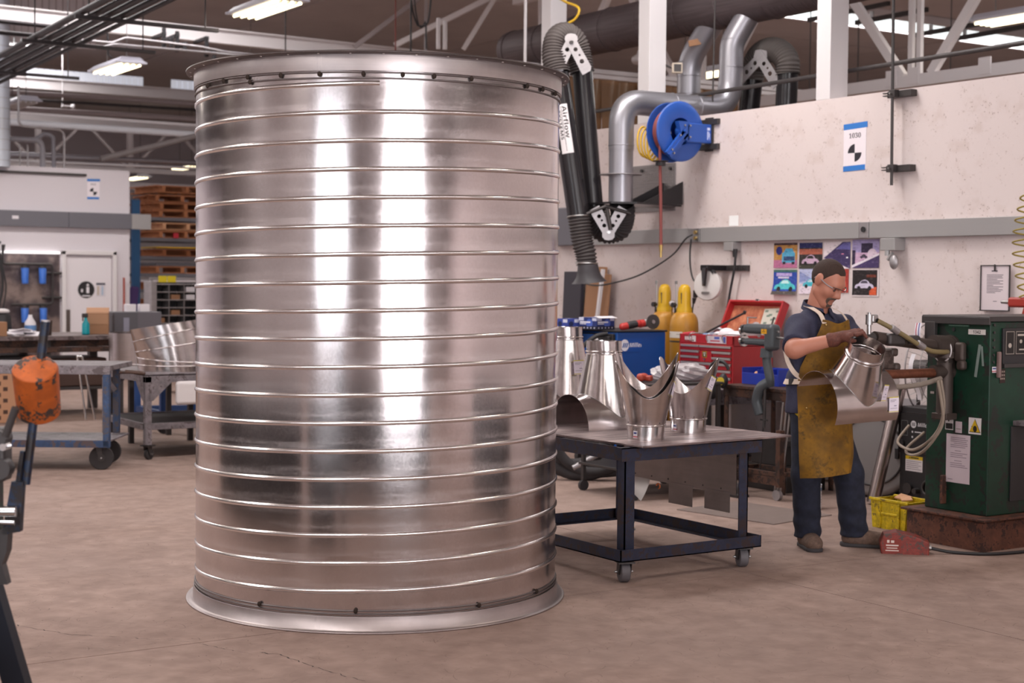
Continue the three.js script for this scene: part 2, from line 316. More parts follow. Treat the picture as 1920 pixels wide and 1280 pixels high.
// ---------- the big spiral duct ----------
{
  const R = 0.912, RF = 0.957, H = 2.62, PITCH = 0.1273, cx = 3.70, cz = -6.95;
  const duct = thing('spiral_duct', 'huge upright galvanised spiral duct with rolled ribs standing on the floor', 'duct', [cx, 0, cz]);
  const th0 = Math.atan2(-cz, -cx);                    // angle of the front line
  const NB = 360, NV = 240, wob = fbm(256, 5, 2, 881);
  const body = grid(NB, NV, (u, v) => {
    const a = u * Math.PI * 2, y = 0.03 + v * (H - 0.05), wb = (T) => { const fx = u * 256, fy = v * 254, x0 = Math.floor(fx), y0 = Math.floor(fy), a2 = fx - x0, b2 = fy - y0, X0 = x0 % 256, X1 = (x0 + 1) % 256; return mix(mix(T[y0 * 256 + X0], T[y0 * 256 + X1], a2), mix(T[(y0 + 1) * 256 + X0], T[(y0 + 1) * 256 + X1], a2), b2); };
    const turn = ((th0 - a) / (2 * Math.PI)), ph = ((y - 1.462 - turn * PITCH) / PITCH); const f = ph - Math.floor(ph);
    const r = R + 0.00012 * Math.sin(Math.PI * f) + 0.0012 * (wb(wob) - 0.5);
    return [r * Math.cos(a), y, r * Math.sin(a)];
  }, true);
  // uv follows the wound strip: u in metres along it, v counts turns, so that the rolled haze keeps to its place on the strip
  { const p = body.attributes.uv; for (let i = 0; i < p.count; i++) { const a = p.getX(i) * Math.PI * 2, y = 0.03 + p.getY(i) * (H - 0.05); p.setXY(i, p.getX(i) * 5.73, (y - 1.462 - (th0 - a) / (2 * Math.PI) * PITCH) / PITCH); } }
  const SZ = 1024, E1 = fbm(SZ, 8, 5, 2101, 1, 0.5), E2 = fbm(SZ, 30, 4, 2203, 1.4, 1), E3 = fbm(SZ, 120, 2, 2307, 2, 0.5), E4 = fbm(SZ, 5, 3, 2411, 1, 4);
  const haze = (i, y) => { const f = (y / SZ * 4) % 1, n = 0.10 * (E2[i] - 0.5) + 0.16 * (E1[i] - 0.5); const low = sm(0.0, 0.1, f + n * 0.4) * sm(0.55, 0.2, f + n * 1.6), high = sm(0.7, 0.98, f + n) * 0.5; return clamp((low * sm(0.25, 0.75, E4[i]) + high * sm(0.35, 0.75, E4[i])) * (0.75 + 0.5 * (E3[i] - 0.5))); };
  const strip = (t) => { t.repeat.set(1 / 1.43, 1 / 4); return t; };
  const shellRough = strip(tex(SZ, (i, x, y) => { const v = 255 * clamp(0.175 + 0.04 * (E1[i] - 0.5) + 0.03 * (E3[i] - 0.5) + 0.05 * haze(i, y)); return [v, v, v]; }, 1, false));
  const shellTint = strip(tex(SZ, (i, x, y) => { const v = clamp(0.88 + 0.05 * (E3[i] - 0.5) + 0.06 * (E1[i] - 0.5) + 0.07 * haze(i, y)); return [255 * v, 249 * v, 249 * v]; }, 1));
  const shellMetal = strip(tex(SZ, (i, x, y) => { const v = 255 * (1 - 0.2 * haze(i, y) - 0.04 * E1[i]); return [v, v, v]; }, 1, false));
  const shellMat = new THREE.MeshPhysicalMaterial({ color: C(0.80, 0.775, 0.775), metalness: 1, metalnessMap: shellMetal, roughness: 1, roughnessMap: shellRough, map: shellTint, anisotropy: 0.3, anisotropyRotation: Math.PI / 2 });
  part('shell', body, shellMat, duct, true);
  part('inner_wall', grid(96, 4, (u, v) => [(R - 0.004) * Math.cos(u * 2 * Math.PI), 0.02 + v * (H - 0.03), (R - 0.004) * Math.sin(u * 2 * Math.PI)]), M.zincIn, duct);
  // helical rib, rising to the viewer's right
  const prof = [[0.0005, -0.011], [0.003, -0.009], [0.0062, -0.005], [0.0075, 0], [0.0062, 0.005], [0.003, 0.009], [0.0005, 0.011]];
  const k0 = -10.6, k1 = 8.0, per = 150, n = Math.round((k1 - k0) * per);
  const rib = grid(prof.length - 1, n, (u, v) => {
    const [dr, dy] = prof[Math.round(u * (prof.length - 1))], k = k0 + v * (k1 - k0);
    const a = th0 - k * Math.PI * 2, y = 1.462 + k * PITCH + dy;
    return [(R + dr) * Math.cos(a), y, (R + dr) * Math.sin(a)];
  });
  { const p = rib.attributes.uv; for (let i = 0; i < p.count; i++) p.setXY(i, p.getY(i) * 100, p.getX(i) * 0.03); }
  const ribMat = new THREE.MeshPhysicalMaterial({ color: C(0.82, 0.79, 0.785), metalness: 1, roughness: 0.24 });
  part('spiral_rib', rib, ribMat, duct, true);
  // angle rings: a leg against the shell and a flat flange
  const tf = part('top_flange', lathe([[R + 0.002, H - 0.012], [R + 0.011, H - 0.013], [RF + 0.002, H - 0.009], [RF + 0.004, H], [R + 0.002, H], [R + 0.002, H - 0.012]], 0, 0, 0, 0, 0, 0, 180), M.flange, duct);
  part('flange_leg', lathe([[R + 0.002, H - 0.085], [R + 0.010, H - 0.085], [R + 0.011, H - 0.013], [R + 0.002, H - 0.012], [R + 0.002, H - 0.085]], 0, 0, 0, 0, 0, 0, 180), mat(C(0.56, 0.52, 0.52), 0.4, 0.85, { map: zincTint }), tf);
  part('bottom_flange', [lathe([[R + 0.002, 0], [RF, 0], [RF + 0.003, 0.004], [RF, 0.009], [R + 0.014, 0.011], [R + 0.011, 0.07], [R + 0.002, 0.074], [R + 0.002, 0]], 0, 0, 0, 0, 0, 0, 180)], mat(C(0.62, 0.57, 0.57), 0.42, 0.9, { map: zincTint }), duct);
  for (const [y, nm] of [[H - 0.092, 'hoop'], [H - 0.118, 'hoop'], [0.083, 'hoop'], [0.098, 'hoop']]) part(nm, tor(R + 0.003, 0.0045, 0, y, 0, Math.PI / 2, 0, 0, 200, 6), M.flange, duct);
  // burnt tack welds, angle from the front line in degrees (positive to the viewer's right)
  for (const [deg, y] of [[-62, H - 0.108], [-52, H - 0.1], [-41, H - 0.096], [-40, H - 0.12], [-29, H - 0.1], [-17, H - 0.1], [-4.5, H - 0.1], [6.5, H - 0.1], [15.5, H - 0.1], [27, H - 0.1], [49, H - 0.1], [58, H - 0.1], [69, H - 0.1], [-36, 0.1], [-6, 0.1], [31, 0.094], [57, 0.098]]) {
    const a = th0 - deg * D2R;
    part('tack_weld', sph(0.009, (R + 0.008) * Math.cos(a), y, (R + 0.008) * Math.sin(a), 1.1, 1.4, 1.1, 10), M.soot, duct);
  }
  for (let k = 0; k < 40; k++) { const a = k / 40 * Math.PI * 2; part('rivet', cyl(0.006, 0.005, 0.004, (RF - 0.018) * Math.cos(a), H - 0.012, (RF - 0.018) * Math.sin(a), Math.PI, 0, 0, 8), M.galv, duct); }
}
// ---------- casters, used by the carts ----------
function caster(parent, x, z, r, top, w, turn, wheelMat) {
  const c = new THREE.Group(); c.name = 'caster'; c.position.set(x, 0, z); c.rotation.y = turn; parent.add(c);
  const off = r * 0.35;
  part('wheel', lathe([[0, -w / 2], [r * 0.92, -w / 2], [r, -w / 2 + 0.006], [r, w / 2 - 0.006], [r * 0.92, w / 2], [0, w / 2]], off, r, 0, Math.PI / 2, 0, 0, 28), wheelMat, c);
  part('hub', cyl(r * 0.3, r * 0.3, w + 0.008, off, r, 0, Math.PI / 2, 0, 0, 16), M.darkSteel, c);
  for (const s of [-1, 1]) part('fork', ext([[-0.022, top - 0.012], [0.03, top - 0.012], [off + 0.018, r - 0.012], [off - 0.018, r - 0.012]], 0.005, 0, 0, s * (w / 2 + 0.008)), M.darkSteel, c);
  part('axle', cyl(0.007, 0.007, w + 0.05, off, r, 0, Math.PI / 2, 0, 0, 10), M.steel, c);
  part('mount_plate', box(0.1, 0.008, 0.09, 0.005, top - 0.006, 0), M.darkSteel, c);
  return c;
}
{
  const t = thing('welding_table', 'blue steel rolling table with bare steel top beside the big duct', 'table', [0, 0, 0]);
  const top = part('table_top', rbox(1.13, 0.012, 1.68, 0, 0, 0, 0.003), M.tableTop, t); top.position.set(5.53, 0.726, -7.31); top.rotation.y = 3.2 * D2R;
  const x0 = 4.93, x1 = 5.86, z0 = -7.72, z1 = -6.47;
  const ang = (a, b, h) => a;
  part('top_rail', [bb(x0, x1 + 0.06, 0.645, 0.718, z1 - 0.045, z1 - 0.039), bb(x0, x1 + 0.06, 0.712, 0.718, z1 - 0.09, z1 - 0.039)], M.blueSteel, t);
  part('top_rail', bb(x0, x1, 0.645, 0.718, z0 + 0.02, z0 + 0.026), M.blueSteel, t);
  part('top_rail', bb(x0 + 0.02, x0 + 0.026, 0.645, 0.718, z0, z1 - 0.04), M.blueSteel, t);
  part('top_rail', bb(x1 - 0.026, x1 - 0.02, 0.645, 0.718, z0, z1 - 0.04), M.blueSteel, t);
  for (const [x, z, sx, sz] of [[x0 + 0.03, z1 - 0.05, 1, -1], [x1 - 0.03, z1 - 0.05, -1, -1], [x0 + 0.03, z0 + 0.05, 1, 1], [x1 - 0.03, z0 + 0.05, -1, 1]])
    part('leg', [bb(x, x + sx * 0.065, 0.12, 0.712, z, z + sz * 0.007), bb(x, x + sx * 0.007, 0.12, 0.712, z, z + sz * 0.065)], M.blueSteel, t);
  part('bottom_rail', [bb(x0 - 0.03, x1 + 0.03, 0.115, 0.18, z1 - 0.006, z1), bb(x0 - 0.03, x1 + 0.03, 0.115, 0.121, z1 - 0.06, z1)], M.blueSteel, t);
  part('bottom_rail', [bb(x0 - 0.03, x1 + 0.03, 0.115, 0.18, z0, z0 + 0.006), bb(x0 - 0.03, x1 + 0.03, 0.115, 0.121, z0, z0 + 0.06)], M.blueSteel, t);
  part('bottom_rail', [bb(x0 - 0.03, x0 - 0.024, 0.115, 0.18, z0, z1), bb(x0 - 0.03, x0 + 0.03, 0.115, 0.121, z0 + 0.06, z1 - 0.06)], M.blueSteel, t);
  part('bottom_rail', [bb(x1 + 0.024, x1 + 0.03, 0.115, 0.18, z0, z1), bb(x1 - 0.03, x1 + 0.03, 0.115, 0.121, z0 + 0.06, z1 - 0.06)], M.blueSteel, t);
  const wm = mat(C(0.12, 0.11, 0.12), 0.6);
  for (const [x, z, a] of [[4.95, -6.5, 1.2], [5.8, -6.52, 1.15], [5.82, -7.62, 0.9], [4.97, -7.62, 0.7]]) caster(t, x, z, 0.056, 0.117, 0.05, a, wm);
}
// ---------- things on and above the partition wall ----------
const Q = -33 * D2R, WR = -Math.PI / 2;
const sheetGeo = (w, h, t = 0.0015) => new THREE.BoxGeometry(w, h, t);
const printed = (texture, rough = 0.7) => mat(0xffffff, rough, 0, { map: texture });
function place(o, p, ry = 0, rx = 0, rz = 0) { o.rotation.order = 'YXZ'; o.position.set(...p); o.rotation.set(rx, ry, rz); return o; }
function ribbed(pts, r, ribs, amp, seg, closedTension = 0.5, r2 = r, m = 24) {
  const c = new THREE.CatmullRomCurve3(pts.map(AX), false, 'catmullrom', closedTension), fr = c.computeFrenetFrames(seg, false);
  return grid(m, seg, (u, v) => {
    const k = Math.round(v * seg), p = c.getPointAt(v), a = u * Math.PI * 2, R = mix(r, r2, v) + amp * Math.cos(v * ribs * Math.PI * 2);
    const n = fr.normals[k], b = fr.binormals[k];
    return [p.x + R * (Math.cos(a) * n.x + Math.sin(a) * b.x), p.y + R * (Math.cos(a) * n.y + Math.sin(a) * b.y), p.z + R * (Math.cos(a) * n.z + Math.sin(a) * b.z)];
  }, true);
}
const deckle = (ctx, w, h, c) => { ctx.fillStyle = c; ctx.fillRect(0, 0, w, h); };
// wire channel on the speckled wall
{
  const t = thing('wire_channel', 'light grey metal wire channel running along the speckled wall', 'wire channel');
  for (const [a, b] of [[-12.55, -10.86], [-10.68, -8.74], [-8.63, -6.2], [-6.19, -3.8], [-3.79, 4]]) part('cover', rb(8.935, 9, 1.96, 2.09, a, b, 0.004), M.raceway, t);
  const o1 = part('outlet_plate', rb(8.93, 9, 1.965, 2.085, -10.855, -10.685, 0.003), M.steel, t);
  for (const dy of [-0.026, 0.026]) part('socket', cyl(0.017, 0.017, 0.012, 8.926, 2.025 + dy, -10.74, 0, 0, Math.PI / 2, 16), M.brass, o1);
  const o2 = part('outlet_plate', rb(8.932, 9, 1.962, 2.088, -8.735, -8.635, 0.003), M.galvDull, t);
  part('socket', cyl(0.022, 0.022, 0.012, 8.928, 2.03, -8.685, 0, 0, Math.PI / 2, 18), M.black, o2);
  one('junction_box', 'dark grey junction box at the end of the light grey wire channel', 'junction box', rb(8.86, 9, 1.96, 2.34, -12.98, -12.56, 0.01), M.racewayDark);
  const d = thing('outlet_box', 'small grey outlet box hanging below the wire channel with a black drop cord', 'outlet box');
  part('box', rb(8.9, 9, 1.88, 1.955, -10.32, -10.2, 0.005), M.raceway, d);
  part('plug', cyl(0.018, 0.024, 0.07, 8.93, 1.86, -10.2, 0, 0, 0), M.black, d);
  part('cord', tube([[8.93, 1.85, -10.19], [8.925, 1.72, -10.2], [8.92, 1.5, -10.25], [8.9, 1.3, -10.27], [8.88, 1.15, -10.27]], 0.011), M.black, d);
  one('channel_tag', 'small white tag with a blue stripe above the wire channel', 'tag', rb(8.996, 9, 2.10, 2.19, -10.36, -10.24, 0.001), printed(canvasTex(64, 48, (c, w, h) => { deckle(c, w, h, '#eee'); c.fillStyle = '#2a55a8'; c.fillRect(6, 6, 20, 14); c.fillRect(30, 8, 28, 6); c.fillStyle = '#555'; c.fillRect(8, 28, 46, 5); })), null, false);
  one('sagging_cord', 'long thin black cord sagging from the wire channel socket to the fume hood', 'cord', tube([[8.9, 2.03, -10.74], [8.85, 1.99, -10.78], [8.85, 1.84, -10.98], [8.84, 1.67, -11.42], [8.82, 1.585, -11.85], [8.8, 1.565, -12.1], [8.84, 1.6, -12.4]], 0.008, 60), M.black);
}
// cord reel
{
  const t = thing('cord_reel', 'white round cord reel on a black arm under the wire channel', 'cord reel');
  part('rail', [rb(8.965, 9, 1.705, 1.755, -10.62, -10.08, 0.003), ...[0, 1, 2, 3, 4].map((k) => rb(8.96, 8.967, 1.72, 1.74, -10.32 + k * 0.045, -10.29 + k * 0.045, 0.002))], M.darkSteel, t);
  const d = part('disc', lathe([[0, -0.03], [0.12, -0.03], [0.13, -0.02], [0.13, 0.02], [0.122, 0.03], [0.03, 0.034], [0, 0.034]], 0, 0, 0, 0, 0, Math.PI / 2, 40), mat(C(0.62, 0.58, 0.56), 0.5), t);
  place(d, [8.8, 1.575, -10.4], 0.42);
  part('arm', [ext([[-0.04, 0.14], [0.05, 0.14], [0.014, -0.02], [-0.016, -0.02]], 0.02, 8.745, 1.59, -10.39, 0, WR - Q * 0.6 - 0.6), rb(8.74, 8.98, 1.705, 1.755, -10.44, -10.35)], M.blackGloss, t);
  part('name_plate', place(new THREE.Mesh(), [0, 0, 0]) && box(0.004, 0.022, 0.085, 8.757, 1.51, -10.385, 0, 0.2, 0), M.steel, t);
  part('guard', tor(0.13, 0.02, 8.82, 1.575, -10.4, 0, Math.PI / 2 - 0.2, 0, 40, 8, 2.2).applyMatrix4(new THREE.Matrix4()), M.black, t);
  part('cord', tube([[8.9, 1.99, -10.76], [8.9, 1.86, -10.775], [8.89, 1.72, -10.75], [8.87, 1.62, -10.68], [8.83, 1.58, -10.54]], 0.008), M.black, t);
  part('handle', [cyl(0.02, 0.026, 0.06, 8.76, 1.5, -10.52, 0.2, 0, 0), cyl(0.012, 0.02, 0.05, 8.755, 1.44, -10.535, 0.2, 0, 0), tube([[8.755, 1.43, -10.54], [8.75, 1.3, -10.56], [8.74, 1.16, -10.58]], 0.007)], M.black, t);
}
// marker cards
function marker(name, label, num, w, h, p, turn) {
  const t = thing(name, label, 'marker sign', p, turn);
  const pap = part('card', sheetGeo(w, h), printed(canvasTex(256, 400, (c, W, H) => {
    deckle(c, W, H, '#e9e0e6'); c.fillStyle = '#26222a'; c.font = 'bold 62px serif'; c.textAlign = 'center'; if (num) c.fillText(num, W / 2, 118); else { c.fillStyle = '#8d8690'; for (let k = 0; k < 4; k++) c.fillRect(74 + k * 30, 76, 14, 40); c.fillStyle = '#26222a'; }
    c.beginPath(); c.moveTo(W / 2, 250); c.arc(W / 2, 250, 78, Math.PI, 1.5 * Math.PI); c.closePath(); c.fill();
    c.beginPath(); c.moveTo(W / 2, 250); c.arc(W / 2, 250, 78, 0, 0.5 * Math.PI); c.closePath(); c.fill();
  })), t, true);
  part('tape', xf(sheetGeo(w * 1.06, h * 0.13, 0.0025), 0.004, h * 0.47, 0, 0, 0, 0.03), M.blueTape, t);
  part('tape', xf(sheetGeo(w * 0.98, h * 0.12, 0.0025), -0.004, -h * 0.46, 0, 0, 0, 0.02), M.blueTape, t);
}
marker('marker_card', 'white 1030 marker card with blue tape on the speckled wall', '1030', 0.245, 0.36, [8.998, 2.69, -8.86], WR);
marker('marker_card', 'small white marker card with blue tape on the restroom wall', '', 0.2, 0.31, [7.89, 3.02, -24.598], 0);
// clamp rod
{
  const t = thing('wall_pipe', 'thin dark vertical pipe held off the wall by two strut clamps', 'pipe');
  part('pipe', rod([8.9, 2.36, -8.37], [8.9, 6.2, -8.41], 0.012), M.darkSteel, t);
  for (const y of [3.06, 2.49]) { const s = part('clamp', [rb(8.93, 9.0, y - 0.025, y + 0.025, -8.46, -8.22, 0.003), rb(8.885, 8.94, y - 0.03, y + 0.03, -8.405, -8.345, 0.004), rb(8.9, 8.93, y - 0.014, y - 0.006, -8.48, -8.4, 0.002), rb(8.9, 8.93, y + 0.006, y + 0.014, -8.48, -8.4, 0.002)], M.darkSteel, t); part('bolt', cyl(0.008, 0.008, 0.03, 8.88, y, -8.375, 0, 0, Math.PI / 2, 8), M.steel, s); }
  one('overhead_pipe', 'dark horizontal pipe running above the speckled wall top', 'pipe', rod([9.28, 3.33, -13.0], [9.28, 3.4, -3], 0.019), M.darkSteel);
  one('hanger_rod', 'thin dark hanger rod in front of the two grey branch ducts', 'rod', rod([9.33, 3.1, -11.0], [9.33, 6.2, -10.95], 0.008), M.darkSteel);
  one('white_conduit', 'thin white conduit rising past the big duct beside a steel post', 'conduit', rod([8.8, 3.0, -13.35], [8.8, 6.2, -13.35], 0.016), M.whitePaint);
}
// steel diamond plate with the bracket of the fume arm
{
  const t = thing('mount_plate', 'bolted diamond tread steel plate behind the fume arm bracket', 'plate');
  part('plate', rb(8.985, 9, 2.26, 2.7, -11.79, -11.11, 0.003), mat(C(0.26, 0.235, 0.235), 0.45, 0.8), t);
  const tread = []; for (let i = 0; i < 22; i++) for (let j = 0; j < 14; j++) tread.push(rbox(0.003, 0.006, 0.02, 8.984, 2.285 + j * 0.03, -11.77 + i * 0.03, 0.001, ((i + j) % 2 ? 0.78 : -0.78)));
  part('tread', tread, mat(C(0.3, 0.275, 0.275), 0.4, 0.8), t).userData.kind = 'stuff';
  for (const [y, z] of [[2.31, -11.72], [2.31, -11.17], [2.65, -11.17], [2.65, -11.6]]) part('bolt', cyl(0.016, 0.016, 0.02, 8.978, y, z, 0, 0, Math.PI / 2, 6), M.darkSteel, t);
  const b = thing('extractor_bracket', 'black triangular wall bracket carrying the grey elbow duct', 'bracket');
  part('shelf', ext([[8.12, -11.28], [8.36, -11.42], [8.98, -11.3], [8.98, -11.0], [8.6, -10.92], [8.36, -10.86], [8.14, -10.95]], 0.018, 0, 2.30, 0, Math.PI / 2, 0, 0), M.blackGloss, b);
  for (const z of [-11.27, -10.99]) part('gusset', ext([[8.98, 2.31], [8.98, 2.52], [8.52, 2.31]], 0.012, 0, 0, z), M.black, b);
}
// grey elbow duct and the branch ducts into the dark main duct
{
  const t = thing('elbow_duct', 'grey round elbow duct rising from the bracket and bending over the wall', 'duct');
  part('riser', cyl(0.108, 0.108, 0.5, 8.35, 2.56, -11.09, 0, 0, 0, 40), M.ductGrey, t);
  part('run', bent([[8.35, 2.78, -11.09], [8.35, 3.215, -11.09], [9.62, 3.215, -11.09], [9.64, 3.85, -11.1], [9.8, 4.26, -10.92]], 0.3, 0.113, 32), M.ductGrey, t);
  part('collar', cyl(0.19, 0.19, 0.006, 8.35, 2.56, -11.09, 0, 0, 0, 40), M.galvDull, t);
  for (const [x, y, z, rz] of [[8.35, 2.82, -11.09, 0], [8.92, 3.215, -11.09, 1], [9.2, 3.215, -11.09, 1], [9.64, 3.62, -11.09, 0], [9.65, 3.88, -11.09, -0.05]]) part('seam_bead', tor(0.114, 0.004, x, y, z, rz === 1 ? 0 : Math.PI / 2, rz === 1 ? Math.PI / 2 : 0, 0, 40, 6), M.ductGrey, t);
  const b = thing('branch_duct', 'grey branch duct dropping from the dark main duct behind the white post', 'duct');
  part('run', bent([[9.72, 3.0, -11.82], [9.72, 3.78, -11.82], [9.8, 4.26, -11.42]], 0.4, 0.115, 32), M.ductGrey, b);
  for (const y of [3.45, 3.62, 3.76]) part('seam_bead', tor(0.116, 0.004, 9.72, y, -11.82, Math.PI / 2, 0, 0, 40, 6), M.ductGrey, b);
  part('tape', rbox(0.12, 0.06, 0.02, 9.63, 3.92, -11.63, 0.004, 0, -0.5, 0.2), M.card, b);
  const m = thing('main_duct', 'fat dark dusty main duct hung under the roof above the wall', 'duct');
  part('pipe', cyl(0.225, 0.225, 11, 9.78, 4.26, -9.6, Math.PI / 2, 0, 0, 48), M.ductDark, m);
  for (let z = -15; z < -4.2; z += 0.62) part('joint', tor(0.228, 0.006, 9.78, 4.26, z, 0, 0, 0, 48, 6), M.ductDark, m);
  part('tag', rbox(0.01, 0.12, 0.06, 9.553, 4.24, -12.2, 0.002, 0.5, 0, 0), M.card, m);
}
// fume extraction arms
function textLabel(w, h, draw) { return printed(canvasTex(Math.round(w), Math.round(h), draw), 0.5); }
{
  const t = thing('fume_extractor', 'black articulated fume extraction arm with ribbed hoses and a flared hood', 'fume arm');
  part('upper_tube', rod([8.19, 3.53, -11.48], [8.26, 2.26, -11.38], 0.092, 32), M.blackGloss, t);
  const lt = part('lower_tube', rod([7.885, 3.46, -11.43], [8.03, 2.17, -11.28], 0.1, 32), M.blackGloss, t);
  const ax = V(8.03 - 7.885, 2.17 - 3.46, -11.28 + 11.43).normalize();
  const lab = new THREE.CylinderGeometry(0.1015, 0.1015, 0.44, 16, 1, true, -0.55, 1.1);
  { const uv = lab.attributes.uv; for (let i = 0; i < uv.count; i++) { const a = uv.getX(i), b = uv.getY(i); uv.setXY(i, 1 - b, a); } }
  const lm = part('label', lab, printed(canvasTex(512, 200, (c, w, h) => {
    c.translate(0, 0); deckle(c, w, h, '#dcd6d8'); c.fillStyle = '#1a1416'; c.font = 'bold 96px sans-serif'; c.fillText('Airflow', 20, 92); c.font = 'bold 74px sans-serif'; c.fillText('SYSTEMS', 60, 176); c.fillRect(20, 104, 470, 8);
  }).clone(), 0.5), lt, true);
  lm.position.set(7.885 + 0.145 * 0.39, 3.46 - 1.29 * 0.39, -11.43 + 0.15 * 0.39);
  lm.quaternion.setFromUnitVectors(V(0, -1, 0), ax).multiply(new THREE.Quaternion().setFromAxisAngle(V(0, 1, 0), -0.75));
  part('elbow_hose', ribbed([[7.885, 3.46, -11.43], [7.875, 3.62, -11.47], [7.92, 3.77, -11.5], [8.03, 3.83, -11.52], [8.13, 3.77, -11.51], [8.175, 3.64, -11.5], [8.19, 3.5, -11.48]], 0.108, 34, 0.007, 272), mat(C(0.085, 0.07, 0.068), 0.7), t);
  for (const [a, x, z] of [[0.46, 7.83, -11.3], [-0.5, 7.95, -11.27]]) {
    const pl = part('hinge_plate', ext([[-0.045, 0.05], [-0.03, 0.075], [0, 0.085], [0.03, 0.075], [0.045, 0.05], [0.052, -0.27], [0.03, -0.3], [-0.05, -0.3], [-0.052, -0.27]], 0.008, 0, 0, 0, 0, 0, 0, 0, [[0.0, -0.07, 0.019], [0.008, -0.13, 0.01], [0.0, -0.19, 0.02]]), M.galvDull, t);
    place(pl, [7.955 + (a < 0 ? 0.004 : 0), 3.73, -11.33 + (a < 0 ? 0.012 : 0)], Q, 0, -a);
    part('pivot_bolt', cyl(0.015, 0.015, 0.03, 0, 0, 0.008, Math.PI / 2, 0, 0, 10), M.darkSteel, pl);
  }
  part('swivel_hose', ribbed([[8.26, 2.27, -11.38], [8.27, 2.15, -11.36], [8.33, 2.06, -11.3], [8.41, 2.08, -11.2], [8.4, 2.2, -11.12], [8.36, 2.29, -11.09]], 0.105, 26, 0.007, 208), M.rubber, t);
  for (const a of [0.52, -0.52]) {
    const pl = part('hinge_plate', ext([[-0.045, -0.04], [-0.03, -0.065], [0, -0.075], [0.03, -0.065], [0.045, -0.04], [0.052, 0.2], [0.045, 0.25], [-0.045, 0.25], [-0.052, 0.2]], 0.008, 0, 0, 0, 0, 0, 0, 0, [[0.0, 0.07, 0.018], [0.004, 0.12, 0.01], [0.0, 0.165, 0.018]]), M.galvDull, t);
    place(pl, [8.2, 2.04, -11.07 + (a > 0 ? 0 : 0.012)], Q, 0, a);
    part('pivot_bolt', cyl(0.014, 0.014, 0.03, 0, 0, 0.008, Math.PI / 2, 0, 0, 10), M.steel, pl);
  }
  part('spring_bar', [rod([8.2, 2.06, -11.03], [8.16, 2.28, -11.05], 0.018), rod([8.0, 2.2, -11.12], [8.15, 2.27, -11.04], 0.014), rod([8.15, 2.27, -11.04], [8.36, 2.21, -10.95], 0.016)], M.darkSteel, t);
  part('hood_hose', ribbed([[8.03, 2.18, -11.28], [8.04, 2.08, -11.27], [8.055, 1.95, -11.255], [8.075, 1.85, -11.235], [8.085, 1.75, -11.23]], 0.098, 15, 0.008, 150, 0.5, 0.09), mat(C(0.06, 0.05, 0.05), 0.65), t);
  part('clamp_ring', [tor(0.103, 0.007, 8.03, 2.18, -11.28, Math.PI / 2 - 0.1, 0, 0.1, 32, 8), tor(0.098, 0.007, 8.085, 1.765, -11.23, Math.PI / 2, 0, 0.1, 32, 8)], M.steel, t);
  part('hood', lathe([[0.082, 0.16], [0.09, 0.155], [0.1, 0.1], [0.115, 0.05], [0.145, 0.012], [0.16, 0], [0.156, 0], [0.14, 0.014], [0.11, 0.05], [0.09, 0.1]], 8.1, 1.595, -11.21, 0, 0, 0.12, 36), mat(C(0.035, 0.03, 0.035), 0.55), t);
}
{
  const t = thing('fume_extractor', 'second fume arm beyond the wall, only its ribbed top and grey hinge plates showing', 'fume arm');
  part('upper_tube', rod([10.0, 3.62, -11.2], [10.02, 2.6, -11.36], 0.1, 28), M.blackGloss, t);
  part('lower_tube', rod([10.0, 3.6, -10.72], [10.0, 2.6, -10.76], 0.1, 28), M.blackGloss, t);
  part('elbow_hose', ribbed([[10.0, 3.55, -11.21], [10, 3.68, -11.19], [10, 3.78, -11.08], [10, 3.8, -10.94], [10, 3.76, -10.82], [10, 3.66, -10.73], [10, 3.54, -10.72]], 0.112, 30, 0.007, 240), mat(C(0.1, 0.085, 0.08), 0.7), t);
  for (const a of [0.9, -0.62]) {
    const pl = part('hinge_plate', ext([[-0.05, 0.05], [0, 0.085], [0.05, 0.05], [0.058, -0.3], [0.03, -0.34], [-0.056, -0.34], [-0.058, -0.3]], 0.008, 0, 0, 0, 0, 0, 0, 0, [[0.0, -0.08, 0.02], [0.008, -0.14, 0.011], [0.0, -0.2, 0.022]]), M.galvDull, t);
    place(pl, [9.86 + (a > 0 ? 0.012 : 0), 3.72, -10.95], WR + 0.25, 0, -a);
  }
}
// yellow air hose behind the arm
one('yellow_air_hose', 'yellow air hose looping down behind the ribbed elbow of the fume arm', 'hose', tube([[8.3, 4.35, -12.2], [8.25, 4.2, -11.85], [8.23, 4.1, -11.6], [8.2, 4.0, -11.62], [8.12, 3.93, -11.75], [8.2, 3.9, -11.66], [8.32, 3.78, -11.6]], 0.012, 60), M.yellowHose);
